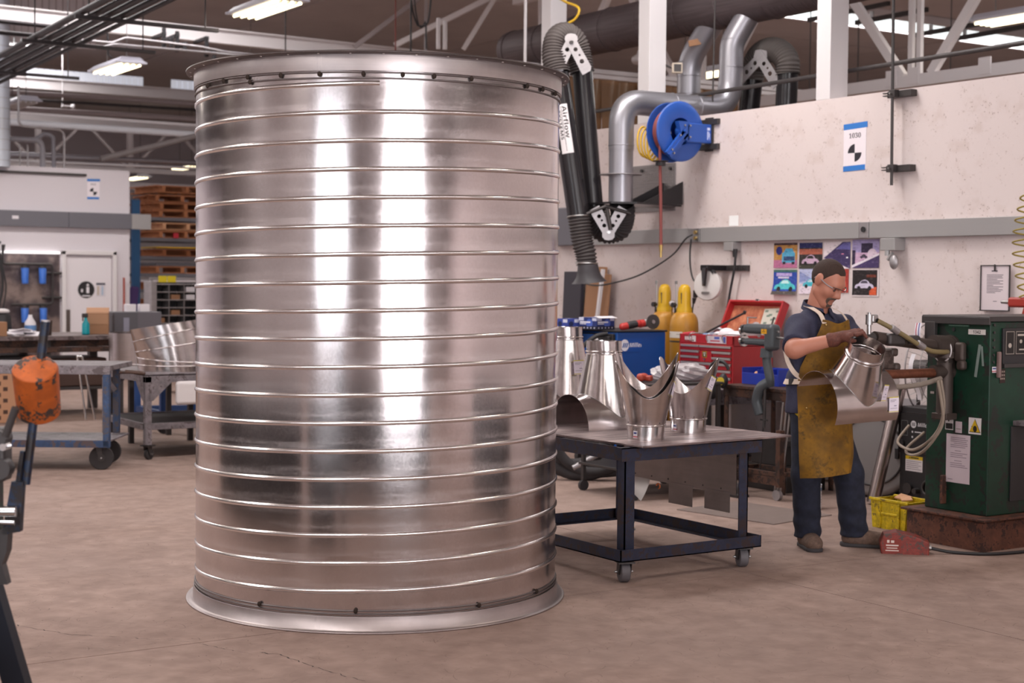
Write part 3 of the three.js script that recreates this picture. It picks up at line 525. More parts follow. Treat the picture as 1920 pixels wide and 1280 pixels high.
// blue hose reel
{
  const x = 8.66, y = 2.93, z = -10.7, t = thing('hose_reel', 'bright blue steel hose reel with red hose bolted to the wall', 'hose reel', [x, y, z]);
  const disc = (zz) => lathe([[0.12, 0], [0.2, 0.004], [0.245, 0.0], [0.262, -0.008], [0.266, 0], [0.25, 0.012], [0.2, 0.016], [0.12, 0.012], [0.12, 0]], 0, 0, zz, Math.PI / 2, 0, 0, 64);
  part('flange', disc(0.06), M.blueReel, t);
  part('flange', lathe([[0.02, 0], [0.2, -0.004], [0.245, 0.0], [0.262, 0.008], [0.266, 0], [0.25, -0.012], [0.2, -0.016], [0.02, -0.012], [0.02, 0]], 0, 0, -0.085, Math.PI / 2, 0, 0, 64), M.blueReel, t);
  part('drum', cyl(0.125, 0.125, 0.14, 0, 0, -0.015, Math.PI / 2, 0, 0, 40, true), M.blueReel, t);
  const coil = []; for (let k = 0; k < 5; k++) for (let q = 0; q < 3; q++) coil.push(tor(0.15 + q * 0.025, 0.0125, 0, 0, -0.06 + k * 0.025 + (q % 2) * 0.01, 0, 0, 0, 48, 8));
  part('hose_coil', coil, M.redHose, t);
  part('hub', [cyl(0.05, 0.05, 0.05, 0, 0, 0.07, Math.PI / 2, 0, 0), cyl(0.014, 0.014, 0.03, 0, 0, 0.13, Math.PI / 2, 0, 0, 10)], M.blueReel, t);
  const arm = part('support_arm', [rbox(0.28, 0.17, 0.05, 0.17, -0.01, 0.095, 0.01), ext([[-0.07, 0.085], [0.05, 0.085], [0.05, -0.085], [-0.02, -0.07]], 0.05, 0, 0, 0.095)], M.blueReel, t);
  part('guide_arm', [beam([0.02, -0.01, 0.105], [-0.17, -0.22, 0.105], 0.075, 0.03, [0, 0, 1]), beam([0.02, -0.01, 0.115], [-0.17, -0.22, 0.115], 0.02, 0.03, [0, 0, 1])], M.blueReel, t);
  for (const [bx, by] of [[0, 0.05], [0.06, 0.05], [0.06, -0.05], [-0.05, -0.04], [-0.14, -0.17], [-0.12, -0.2]]) part('bolt', cyl(0.009, 0.009, 0.012, bx, by, 0.126, Math.PI / 2, 0, 0, 6), M.steel, arm);
  part('decal', xf(sheetGeo(0.045, 0.12, 0.002), 0.275, -0.01, 0.121), printed(canvasTex(48, 128, (c, w, h) => { deckle(c, w, h, '#2b55b4'); c.fillStyle = '#c9d2ea'; c.fillRect(6, 6, 34, 26); c.fillRect(6, 40, 10, 80); c.fillRect(22, 44, 8, 60); c.fillRect(34, 60, 5, 60); })), arm, true);
  part('wall_bracket', [rbox(0.02, 0.3, 0.1, 0.325, -0.01, 0.07, 0.003), rbox(0.05, 0.05, 0.26, 0.33, 0.1, 0.07, 0.003), rbox(0.05, 0.05, 0.26, 0.33, -0.12, 0.07, 0.003)], M.darkSteel, t);
  part('hose_drop', tube([[-0.15, 0.03, 0.0], [-0.17, -0.1, 0.0], [-0.175, -0.25, 0], [-0.17, -0.6, 0.01], [-0.165, -1.0, 0.015]], 0.014, 40), M.redHose, t);
  part('hose_stop', [cyl(0.045, 0.045, 0.03, -0.172, -0.29, 0.005, 0, 0, 0), cyl(0.07, 0.07, 0.006, -0.172, -0.265, 0.005, 0, 0, 0)], M.black, t);
  part('hose_end', [cyl(0.014, 0.018, 0.06, -0.165, -1.03, 0.015, 0, 0, 0, 12), cyl(0.011, 0.011, 0.05, -0.165, -1.085, 0.015, 0, 0, 0, 10)], M.brass, t);
  one('yellow_coil_hose', 'bunch of yellow hose loops hanging behind the blue hose reel', 'hose', tube(Array.from({ length: 34 }, (_, k) => [8.5 + 0.07 * Math.cos(k * 0.8), 2.86 + 0.13 * Math.sin(k * 0.8) - k * 0.002, -10.98 + k * 0.006]), 0.009, 220), M.yellowHose);
}
// photo prints, a grey pilot light, a framed notice
{
  const car = (c, x, y, s, col, win = '#222') => { c.fillStyle = col; c.beginPath(); c.moveTo(x - 60 * s, y); c.quadraticCurveTo(x - 62 * s, y - 20 * s, x - 36 * s, y - 22 * s); c.quadraticCurveTo(x - 20 * s, y - 42 * s, x + 4 * s, y - 42 * s); c.quadraticCurveTo(x + 26 * s, y - 40 * s, x + 34 * s, y - 24 * s); c.quadraticCurveTo(x + 62 * s, y - 20 * s, x + 60 * s, y); c.closePath(); c.fill(); c.fillStyle = win; c.beginPath(); c.moveTo(x - 26 * s, y - 24 * s); c.lineTo(x - 14 * s, y - 37 * s); c.lineTo(x + 14 * s, y - 37 * s); c.lineTo(x + 24 * s, y - 24 * s); c.closePath(); c.fill(); c.fillStyle = '#15121a'; for (const k of [-34, 34]) { c.beginPath(); c.arc(x + k * s, y, 11 * s, 0, 7); c.fill(); } };
  const P = [
    ['photo print of a pale blue sedan nose-on before a tan hillside', -9.635, 1.835, 0.285, 0.21, (c, w, h) => { deckle(c, w, h, '#b98542'); c.fillStyle = '#3a2028'; c.fillRect(0, 0, w, 18); c.fillStyle = '#b46a8e'; c.fillRect(0, h * 0.68, w, h); c.fillStyle = '#1d2070'; c.beginPath(); c.arc(58, 62, 34, 0, 7); c.fill(); c.fillStyle = '#4fa3c8'; c.fillRect(90, 78, 140, 82); c.beginPath(); c.moveTo(105, 80); c.lineTo(130, 44); c.lineTo(200, 44); c.lineTo(222, 80); c.fill(); c.fillStyle = '#233d68'; c.fillRect(108, 108, 118, 34); c.fillStyle = '#1a1320'; c.fillRect(98, 150, 30, 22); c.fillRect(196, 150, 30, 22); }],
    ['photo print of a pale pink sedan under a dark blue and brown grandstand', -9.335, 1.83, 0.27, 0.215, (c, w, h) => { deckle(c, w, h, '#2a2422'); c.fillStyle = '#151c55'; c.fillRect(0, 0, w, 40); c.fillStyle = '#b0604a'; c.fillRect(0, 48, w, 42); car(c, 125, 160, 1.6, '#c9a9c2'); c.fillStyle = '#3b3a30'; c.fillRect(0, 172, w, 40); }],
    ['photo print of a dusky purple drag strip with a curled white edge', -9.035, 1.83, 0.3, 0.215, (c, w, h) => { deckle(c, w, h, '#e6d8dc'); c.fillStyle = '#3c2f5c'; c.beginPath(); c.moveTo(0, 120); c.lineTo(180, 0); c.lineTo(w, 0); c.lineTo(w, h); c.lineTo(40, 130); c.fill(); c.fillStyle = '#6a66a8'; c.beginPath(); c.moveTo(120, 52); c.lineTo(190, 6); c.lineTo(w, 4); c.lineTo(w, 60); c.fill(); c.fillStyle = '#d98aa8'; c.fillRect(170, 86, 24, 8); c.fillStyle = '#fff'; c.fillRect(216, 112, 18, 10); }],
    ['photo print of a race track with smoke and a dark tower', -8.72, 1.84, 0.29, 0.225, (c, w, h) => { deckle(c, w, h, '#a69ac8'); c.fillStyle = '#c9a5c2'; c.fillRect(0, 90, w, h); c.fillStyle = '#2c2140'; c.fillRect(86, 26, 108, 66); c.fillRect(0, 74, 30, 110); c.fillStyle = '#dcc8d8'; c.beginPath(); c.arc(190, 110, 46, 0, 7); c.fill(); c.fillStyle = '#41305e'; c.beginPath(); c.moveTo(0, h); c.lineTo(w, 110); c.lineTo(w, h); c.fill(); c.fillStyle = '#e6dce6'; c.beginPath(); c.moveTo(0, h - 20); c.lineTo(w, 96); c.lineTo(w, 110); c.lineTo(0, h); c.fill(); car(c, 110, 128, 0.6, '#3a3048'); }],
    ['photo print of a turquoise car before a blue banner with curled bottom edge', -9.635, 1.61, 0.285, 0.21, (c, w, h) => { deckle(c, w, h, '#2343a0'); c.fillStyle = '#3e6a60'; c.fillRect(0, 0, w, 20); c.fillStyle = '#b9a6dc'; c.fillRect(30, 26, 170, 26); c.fillStyle = '#d6cfe2'; c.fillRect(50, 56, 120, 14); c.fillStyle = '#6a2a2a'; for (let k = 0; k < 6; k++) c.fillRect(90 + k * 16, 78, 9, 24); car(c, 130, 156, 1.9, '#4fc3c8', '#c8ecec'); c.fillStyle = '#4c4540'; c.fillRect(0, 172, w, 40); }],
    ['photo print of a turquoise car on bright sky, half hidden by a head', -9.32, 1.62, 0.29, 0.21, (c, w, h) => { deckle(c, w, h, '#b9bfe0'); c.fillStyle = '#e6d6e2'; c.fillRect(0, 120, w, h); c.fillStyle = '#8b97c8'; c.beginPath(); c.moveTo(0, 20); c.lineTo(150, 90); c.lineTo(0, 110); c.fill(); car(c, 120, 140, 1.4, '#45b6c8', '#d6e6ee'); }],
    ['photo print of a red and orange scene behind the face of the person', -9.0, 1.63, 0.2, 0.2, (c, w, h) => { deckle(c, w, h, '#a8352c'); c.fillStyle = '#e8a070'; c.fillRect(40, 30, 120, 140); c.fillStyle = '#d6553a'; c.fillRect(120, 110, 100, 60); }],
    ['photo print of a white race car on a dark orange-lit night track', -8.72, 1.61, 0.29, 0.215, (c, w, h) => { deckle(c, w, h, '#e0d2d2'); c.fillStyle = '#1c1416'; c.fillRect(6, 6, w - 20, h - 14); c.fillStyle = '#d4562e'; c.fillRect(170, 130, 66, 60); c.fillStyle = '#6a2a1a'; c.fillRect(140, 40, 90, 20); car(c, 120, 140, 1.5, '#cfc6dc', '#4a4456'); }],
  ];
  for (const [label, z, y, w, h, draw] of P) {
    const o = thing('photo_print', label, 'photo', [8.997, y, z], WR, 'car photo prints on the speckled wall');
    const curl = label.includes('curled bottom') ? 0.035 : 0.004;
    const g = grid(8, 8, (u, v) => [(u - 0.5) * w, (v - 0.5) * h, 0.001 + curl * Math.pow(1 - v, 4) * (0.6 + 0.4 * (1 - u))]);
    part('print', g, printed(canvasTex(256, 200, (c, w, h_) => { draw(c, w, h_); for (let k = 0; k < 260; k++) { c.fillStyle = (rnd() < 0.5 ? 'rgba(20,12,30,' : 'rgba(240,225,235,') + rr(0.03, 0.16).toFixed(2) + ')'; c.fillRect(rr(0, w), rr(0, h_), rr(3, 26), rr(2, 14)); } }), 0.55), o, true);
    part('backing', grid(8, 8, (u, v) => [(u - 0.5) * w, (v - 0.5) * h, curl * Math.pow(1 - v, 4) * (0.6 + 0.4 * (1 - u))], true), M.paper, o);
  }
  const l = thing('pilot_lamp', 'small grey wall box with a drooping lamp under the wire channel', 'lamp box');
  part('box', rb(8.88, 9, 1.86, 1.955, -8.46, -8.31, 0.005), M.raceway, l);
  part('knuckle', [cyl(0.02, 0.02, 0.05, 8.9, 1.845, -8.4, 0, 0, 0), cyl(0.014, 0.014, 0.07, 8.9, 1.815, -8.37, 0.7, 0, 0)], M.raceway, l);
  part('lens', sph(0.045, 8.9, 1.77, -8.33, 0.6, 1.25, 0.9), M.galvDull, l);
  const f = thing('notice_frame', 'framed typed notice standing above the green machine', 'notice', [8.97, 1.58, -7.42], WR);
  part('sheet', sheetGeo(0.25, 0.32, 0.002), printed(canvasTex(256, 330, (c, w, h) => { deckle(c, w, h, '#d6c8cc'); c.fillStyle = '#6a6068'; c.font = '16px sans-serif'; c.textAlign = 'center'; c.fillRect(92, 34, 56, 10); for (let k = 0; k < 13; k++) c.fillRect(50, 66 + k * 11, [150, 140, 146, 96, 150, 120, 148, 60, 150, 110, 146, 130, 80][k], 5); c.fillRect(110, 262, 36, 5); })), f, true);
  part('frame', [box(0.26, 0.006, 0.012, 0, 0.162, 0.003), box(0.006, 0.33, 0.012, -0.128, 0, 0.003), box(0.006, 0.33, 0.012, 0.128, 0, 0.003), box(0.26, 0.008, 0.02, 0, -0.163, 0.006)], M.darkSteel, f);
  part('clip', box(0.01, 0.05, 0.008, 0, 0.145, 0.01), M.darkSteel, f);
}
// coiled yellow hose with a red air tool at the picture's edge
{
  const t = thing('coil_hose', 'springy yellow coiled air hose hanging with a red air tool', 'hose', [8.6, 0, -6.88]);
  part('coil', tube(Array.from({ length: 110 }, (_, k) => { const a = k * 0.55, y = 2.24 - k * 0.0066; const r = 0.055 * Math.sin(Math.PI * clamp(k / 109, 0.06, 0.94)) + 0.02; return [r * Math.cos(a), y, r * Math.sin(a)]; }), 0.006, 700, 6), mat(C(0.3, 0.22, 0.03), 0.45), t);
  part('lead', tube([[0, 6.1, 0], [0.01, 4, 0], [0, 2.3, 0.01], [0.02, 2.22, 0]], 0.006), M.yellowHose, t);
  const g = part('air_tool', [rbox(0.06, 0.07, 0.16, 0, 1.485, -0.03, 0.02), rbox(0.04, 0.12, 0.05, 0, 1.41, 0.03, 0.012, 0.3)], mat(C(0.34, 0.03, 0.02), 0.4), t);
  part('nozzle', cyl(0.01, 0.016, 0.08, 0, 1.485, -0.14, Math.PI / 2, 0, 0, 12), M.steel, g);
}
// amber strip curtain of the welding bay beyond the wall
{
  const t = thing('strip_curtain', 'brown translucent welding strip curtain on a white rail beyond the wall', 'curtain');
  part('rail', [rb(9.3, 14.5, 4.0, 4.05, -14.53, -14.45, 0.004), rb(9.3, 14.5, 3.94, 3.985, -14.5, -14.44, 0.004)], M.whitePaint, t);
  const sm_ = new THREE.MeshPhysicalMaterial({ color: C(0.30, 0.17, 0.09), transmission: 0.35, roughness: 0.25, thickness: 0, side: THREE.DoubleSide });
  for (let k = 0; k < 20; k++) part('strip', grid(6, 10, (u, v) => [9.32 + k * 0.26 + u * 0.28, 3.95 - v * 2.4, -14.5 + (k % 2) * 0.02 + 0.02 * Math.sin(u * 6 + k + v * 5)]), sm_, t);
}
// ---------- sheet metal fittings ----------
const galvFit = mat(C(0.80, 0.78, 0.78), 0.2, 1, { map: zincTint });
const tagTex = canvasTex(96, 128, (c, w, h) => { deckle(c, w, h, '#ddd3e0'); c.fillStyle = '#c8b93a'; c.fillRect(0, 0, w, 7); c.fillRect(0, h - 9, w, 6); c.fillStyle = '#8d8498'; c.fillRect(12, 24, 60, 5); c.fillRect(12, 36, 44, 4); c.fillRect(50, 70, 26, 8); c.fillRect(12, 92, 70, 4); });
const sealTex = canvasTex(64, 96, (c, w, h) => { deckle(c, w, h, '#d8d2d8'); c.fillStyle = '#2c3a78'; c.fillRect(8, 18, 48, 22); c.fillStyle = '#b0202c'; for (let k = 0; k < 3; k++) { c.beginPath(); c.moveTo(k * 22, 60); c.lineTo(k * 22 + 11, 78); c.lineTo(k * 22 + 22, 60); c.lineTo(k * 22 + 22, 84); c.lineTo(k * 22, 84); c.fill(); } });
const tagMat = printed(tagTex, 0.6), sealMat = printed(sealTex, 0.6);
// saddle tap: collar at the bottom, cone opening upward to a saddle-cut rim
function saddleTap(name, label, p, turn, seal, tagAng) {
  const t = thing(name, label, 'duct fitting', p, turn, 'saddle taps on the blue table');
  part('collar', shell(48, 2, (u, v) => { const a = -u * Math.PI * 2; return [0.103 * Math.sin(a), v * 0.082, 0.103 * Math.cos(a)]; }, -0.0015), galvFit, t);
  part('bead', tor(0.105, 0.006, 0, 0.078, 0, Math.PI / 2, 0, 0, 48, 10), galvFit, t);
  const rim = (a) => { const x = 0.166 * Math.abs(Math.sin(a)); return 0.23 + 1.6 * (0.172 - Math.sqrt(0.172 * 0.172 - x * x)); };
  const at = (a, v) => { const y = mix(0.082, rim(a), v), r = 0.106 + 0.070 * (y - 0.082) / 0.34; return [r * Math.sin(a), y, r * Math.cos(a)]; };
  part('cone', shell(72, 10, (u, v) => at(-u * Math.PI * 2, v), -0.0015), galvFit, t);
  for (let k = 0; k < 10; k++) { const a = k / 10 * Math.PI * 2; part('rivet', sph(0.0035, 0.108 * Math.sin(a), 0.094, 0.108 * Math.cos(a), 1, 1, 1, 8), M.darkSteel, t); }
  if (seal !== undefined) { const s = part('seal', xf(sheetGeo(0.026, 0.04, 0.001), 0, 0, 0), sealMat, t, true); s.position.set(0.1055 * Math.sin(seal), 0.03, 0.1055 * Math.cos(seal)); s.rotation.y = seal; }
  if (tagAng !== undefined) { const [x, y, z] = at(tagAng, 0.62), s = part('paper_tag', xf(sheetGeo(0.06, 0.085, 0.001), 0, 0, 0), tagMat, t, true); place(s, [x * 1.03, y, z * 1.03], tagAng, 0.18, -0.35); }
  return t;
}
const FV = Math.atan2(-5.3, 6.8);            // turn that faces the camera from the table
saddleTap('saddle_tap', 'nearest upright saddle tap on the blue table, a twin nested inside it', [5.27, 0.732, -6.74], FV + 0.12, -0.72, 1.25);
saddleTap('saddle_tap', 'galvanised saddle tap nested inside the nearest tap, its rim sticking out above', [5.272, 0.782, -6.745], FV - 0.22, undefined, undefined);
saddleTap('saddle_tap', 'single saddle tap with a tall point and paper tag, closest to the red tool chest', [5.745, 0.732, -6.95], FV - 0.35, -0.5, 1.35);
// tee: collar and cone standing on a half-round saddle
function teeFitting(name, label, p, o = {}) {
  const { R = 0.2, L = 0.5, H = 0.515, r0 = 0.105, r1 = 0.198, arc = Math.PI / 2, drop = 0.06 } = o;
  const t = thing(name, label, 'duct fitting', p, o.turn ?? 0, 'conical tees');
  const A = arc, base = o.base ?? 0;        // saddle axis along x at height base
  part('saddle', shell(14, 44, (u, v) => { const a = mix(-A, A, v); return [(u - 0.5) * L, base + R * Math.cos(a), R * Math.sin(a)]; }, -0.0018), galvFit, t);
  const yc = H - 0.075;
  const yb = base + R * 0.12, rad = (y) => mix(r1, r0 + 0.002, clamp((y - yb) / (yc - yb), -0.3, 1));
  const foot = (a) => { let y = base + R * 0.8; for (let k = 0; k < 30; k++) { const z = Math.min(rad(y) * Math.abs(Math.cos(a)), R * 0.999); y = mix(y, base + Math.sqrt(R * R - z * z), 0.5); } return y; };
  part('cone', shell(64, 12, (u, v) => { const a = u * Math.PI * 2, y = mix(foot(a) + 0.001, yc, v), r = rad(y); return [r * Math.sin(a), y, r * Math.cos(a)]; }, 0.0015), galvFit, t);
  part('collar', shell(48, 2, (u, v) => { const a = u * Math.PI * 2; return [r0 * Math.sin(a), yc + v * 0.075, r0 * Math.cos(a)]; }, 0.0015), galvFit, t);
  part('bead', [tor(r0 + 0.002, 0.006, 0, yc + 0.012, 0, Math.PI / 2, 0, 0, 48, 10), tor(r0 + 0.003, 0.003, 0, yc - 0.004, 0, Math.PI / 2, 0, 0, 48, 8)], galvFit, t);
  part('weld_line', tube(Array.from({ length: 41 }, (_, k) => { const a = k / 40 * Math.PI * 2; const y = foot(a), r = rad(y) * 1.005; return [r * Math.sin(a), y + 0.001, r * Math.cos(a)]; }), 0.0014, 120, 6), M.steel, t);
  if (o.tag) { const s = part('paper_tag', sheetGeo(0.065, 0.09, 0.001), tagMat, t, true); place(s, o.tag[0], o.tag[1], o.tag[2], o.tag[3]); }
  return t;
}
teeFitting('conical_tee', 'conical tee on its half-round saddle on the blue table, in front of the welder', [5.49, 0.732, -7.44]);
teeFitting('conical_tee', 'rearmost conical tee with a paper tag, half hidden by the big duct', [5.53, 0.732, -7.9], { H: 0.585, tag: [[-0.02, 0.34, 0.178], -0.5, -0.25, 0.05] });
// skirt sheet under the table
{
  const t = thing('sheet_offcut', 'grey sheet metal skirt with three tabs hanging under the blue table', 'sheet metal');
  const m = mat(C(0.32, 0.29, 0.28), 0.42, 0.8, { map: zincTint });
  part('panel', bb(5.786, 5.789, 0.4, 0.642, -7.62, -6.57), m, t);
  part('tab', grid(6, 8, (u, v) => [5.784 - 0.03 * v * v - 0.04 * v * u * u, 0.405 - v * (0.06 + 0.07 * u), -7.6 + u * 0.25]), mat(C(0.4, 0.36, 0.34), 0.4, 0.85, { side: THREE.DoubleSide }), t);
  part('tab', bb(5.782, 5.785, 0.285, 0.41, -7.17, -6.95), m, t);
  part('tab', bb(5.782, 5.785, 0.295, 0.41, -6.84, -6.62), m, t);
  for (let k = 0; k < 6; k++) part('rivet', sph(0.005, 5.785, 0.425, -7.5 + k * 0.16, 0.6, 1, 1, 8), M.darkSteel, t);
  part('hook', tor(0.016, 0.004, 5.79, 0.37, -7.28, 0, Math.PI / 2, 0, 16, 6, 4.5), mat(C(0.7, 0.16, 0.03), 0.4), t);
}
// ---------- welding power source and what lies on it ----------
{
  const t = thing('welder', 'large blue welding power source cabinet beside the gas cylinders', 'welder');
  const logo = canvasTex(512, 256, (c, w, h) => { deckle(c, w, h, '#0a4a9a'); c.fillStyle = '#e4e2ea'; c.beginPath(); c.ellipse(110, 128, 100, 116, 0, 0, 7); c.fill(); c.fillStyle = '#0a4a9a'; for (let k = 0; k < 3; k++) { c.beginPath(); c.moveTo(48 + k * 44, 176); c.lineTo(84 + k * 44, 84); c.lineTo(112 + k * 44, 84); c.lineTo(76 + k * 44, 176); c.fill(); } c.fillStyle = '#e4e2ea'; c.font = 'italic bold 112px sans-serif'; c.fillText('Miller', 214, 166); });
  const bm = mat(C(0.004, 0.068, 0.30), 0.4);
  const cab = part('cabinet', rb(7.81, 8.335, 0.14, 1.175, -11.08, -10.4, 0.012), bm, t);
  part('logo', xf(sheetGeo(0.225, 0.11, 0.001), 7.955, 1.065, -10.398), printed(logo, 0.4), cab, true);
  part('top_cover', rb(7.8, 8.345, 1.175, 1.19, -11.09, -10.39, 0.006), M.black, t);
  const fp = part('front_panel', [rb(7.775, 7.81, 0.16, 1.16, -11.06, -10.42, 0.008), rb(7.745, 7.78, 0.95, 1.14, -10.62, -10.44, 0.01), rb(7.745, 7.78, 0.95, 1.14, -11.04, -10.86, 0.01)], M.black, t);
  part('panel_insert', rb(7.768, 7.776, 0.98, 1.15, -10.84, -10.66, 0.003), bm, fp);
  for (const [y, z] of [[1.1, -10.6], [1.04, -10.64], [1.08, -10.55], [1.02, -10.94]]) part('knob', cyl(0.022, 0.026, 0.03, 7.735, y, z, 0, 0, Math.PI / 2, 16), M.white, fp);
  for (const z of [-10.5, -10.95]) part('handle', tube([[7.78, 1.16, z], [7.68, 1.14, z - 0.02], [7.6, 1.08, z - 0.05], [7.58, 1.05, z - 0.06]], 0.02, 20), M.black, t);
  for (const [x, z] of [[7.88, -10.5], [8.26, -10.5], [7.88, -10.98], [8.26, -10.98]]) part('wheel', cyl(0.07, 0.07, 0.05, x, 0.07, z, Math.PI / 2, 0, 0, 20), M.rubber, t);
  const d = thing('disc_box', 'blue and white printed cardboard box on top of the welder', 'box', [7.83, 1.19, -10.72], 0.25);
  part('carton', box(0.24, 0.105, 0.2, 0, 0.0525, 0), printed(canvasTex(256, 128, (c, w, h) => { deckle(c, w, h, '#20306e'); c.fillStyle = '#c9cbe0'; c.fillRect(0, 0, 70, 34); c.fillRect(190, 6, 60, 30); c.fillStyle = '#4a63b8'; c.beginPath(); c.arc(150, 62, 46, 0, 7); c.fill(); c.fillStyle = '#e0e0ea'; c.font = 'bold 30px sans-serif'; c.fillRect(14, 42, 150, 16); c.fillRect(14, 64, 90, 8); c.fillStyle = '#16182c'; c.fillRect(0, 92, w, 36); c.fillStyle = '#b8b8cc'; for (let k = 0; k < 5; k++) c.fillRect(20 + k * 48, 102, 18, 14); })), d, true);
  part('flap', box(0.24, 0.003, 0.06, 0, 0.107, 0.1, 0.25), M.paper, d);
  const d2 = thing('disc_box', 'smaller blue printed carton behind the first one on the welder', 'box', [7.66, 1.19, -10.9], 0.1);
  part('carton', box(0.14, 0.09, 0.14, 0, 0.045, 0), printed(canvasTex(128, 96, (c, w, h) => { deckle(c, w, h, '#39489a'); c.fillStyle = '#d6d6e6'; c.fillRect(70, 6, 54, 30); c.fillStyle = '#1b2450'; c.beginPath(); c.arc(36, 48, 24, 0, 7); c.fill(); })), d2, true);
  part('tray', box(0.34, 0.01, 0.24, 0.02, -0.005, 0), M.black, d2);
  const g = thing('angle_grinder', 'red and black angle grinder lying on the welder', 'grinder', [8.09, 1.225, -10.52], -0.15);
  part('body', [xf(new THREE.CapsuleGeometry(0.031, 0.15, 6, 18), -0.045, 0.005, 0, 0, 0, Math.PI / 2 + 0.16), cyl(0.036, 0.03, 0.06, 0.075, 0.02, 0, 0, 0, -Math.PI / 2 + 0.16)], mat(C(0.5, 0.035, 0.03), 0.35), g);
  part('grip', xf(new THREE.CapsuleGeometry(0.0325, 0.06, 6, 18), -0.03, 0.009, 0.004, 0, 0, Math.PI / 2 + 0.16), M.black, g);
  part('gear_head', [cyl(0.034, 0.034, 0.05, 0.125, 0.028, 0.015, Math.PI / 2, 0, 0, 20), cyl(0.036, 0.036, 0.02, 0.1, 0.024, 0, 0, 0, -Math.PI / 2 + 0.16)], M.galvDull, g);
  const ds = part('disc', cyl(0.064, 0.064, 0.006, 0.15, 0.035, 0.05, Math.PI / 2, 0, 0, 36), mat(C(0.05, 0.042, 0.04), 0.8), g);
  part('nut', cyl(0.016, 0.016, 0.012, 0.15, 0.035, 0.056, Math.PI / 2, 0, 0, 12), M.steel, ds);
}
// gas cylinders
for (const [x, z, lab, dia] of [[8.74, -10.93, 'tall tan yellow gas cylinder with a green diamond label next to the welder', true], [8.7, -10.6, 'tall tan yellow gas cylinder with a painted dark band next to the tool chest', false]]) {
  const t = thing('gas_cylinder', lab, 'gas cylinder', [x, 0, z], 0, 'yellow gas cylinders against the wall');
  part('tank', lathe([[0, 0.005], [0.11, 0.005], [0.125, 0.02], [0.127, 1.2], [0.125, 1.24], [0.116, 1.285], [0.1, 1.315], [0.08, 1.332], [0.06, 1.34], [0, 1.34]], 0, 0, 0, 0, 0, 0, 40), M.tankYellow, t);
  const cap = part('valve_cap', lathe([[0.07, 1.33], [0.07, 1.365], [0.06, 1.39], [0.058, 1.51], [0.05, 1.555], [0.03, 1.58], [0, 1.585]], 0, 0, 0, 0, 0, 0, 28), M.yellow, t);
  part('slot', rbox(0.012, 0.1, 0.03, -0.05, 1.46, 0.012, 0.004), M.darkSteel, cap);
  part('lever', [rod([-0.055, 1.36, -0.045], [-0.055, 1.6, -0.05], 0.006), rbox(0.012, 0.03, 0.03, -0.055, 1.6, -0.05, 0.003)], M.steel, t);
  part('regulator', [cyl(0.022, 0.022, 0.04, -0.07, 1.4, -0.06, 0, 0, Math.PI / 2, 14), rod([-0.06, 1.4, -0.05], [-0.06, 1.2, -0.06], 0.01)], M.black, t);
  const band = new THREE.CylinderGeometry(0.1275, 0.1275, 0.055, 24, 1, true, -2.3, 1.5);
  part('label_band', xf(band, 0, 1.14, 0), printed(canvasTex(256, 64, (c, w, h) => { deckle(c, w, h, '#d9cfc4'); if (dia) { c.fillStyle = '#2c9a74'; c.beginPath(); c.moveTo(120, 4); c.lineTo(156, 32); c.lineTo(120, 60); c.lineTo(84, 32); c.fill(); } c.fillStyle = '#8b8078'; c.fillRect(20, 20, 50, 6); c.fillRect(180, 24, 60, 6); })), t, true);
  if (!dia) part('painted_band', xf(new THREE.CylinderGeometry(0.1273, 0.1273, 0.014, 40, 1, true), 0, 1.08, 0), M.darkSteel, t);
  else { const gg = part('gauge', cyl(0.03, 0.03, 0.02, 0.0, 0, 0, Math.PI / 2, 0, 0, 24), M.steel, t); place(gg, [-0.03, 1.41, 0.15], -0.5); part('gauge_face', cyl(0.025, 0.025, 0.004, 0, 0, 0.011, Math.PI / 2, 0, 0, 24), M.paper, gg); part('stem', rod([0, 0, 0], [0, -0.1, -0.02], 0.007), M.brass, gg); }
}
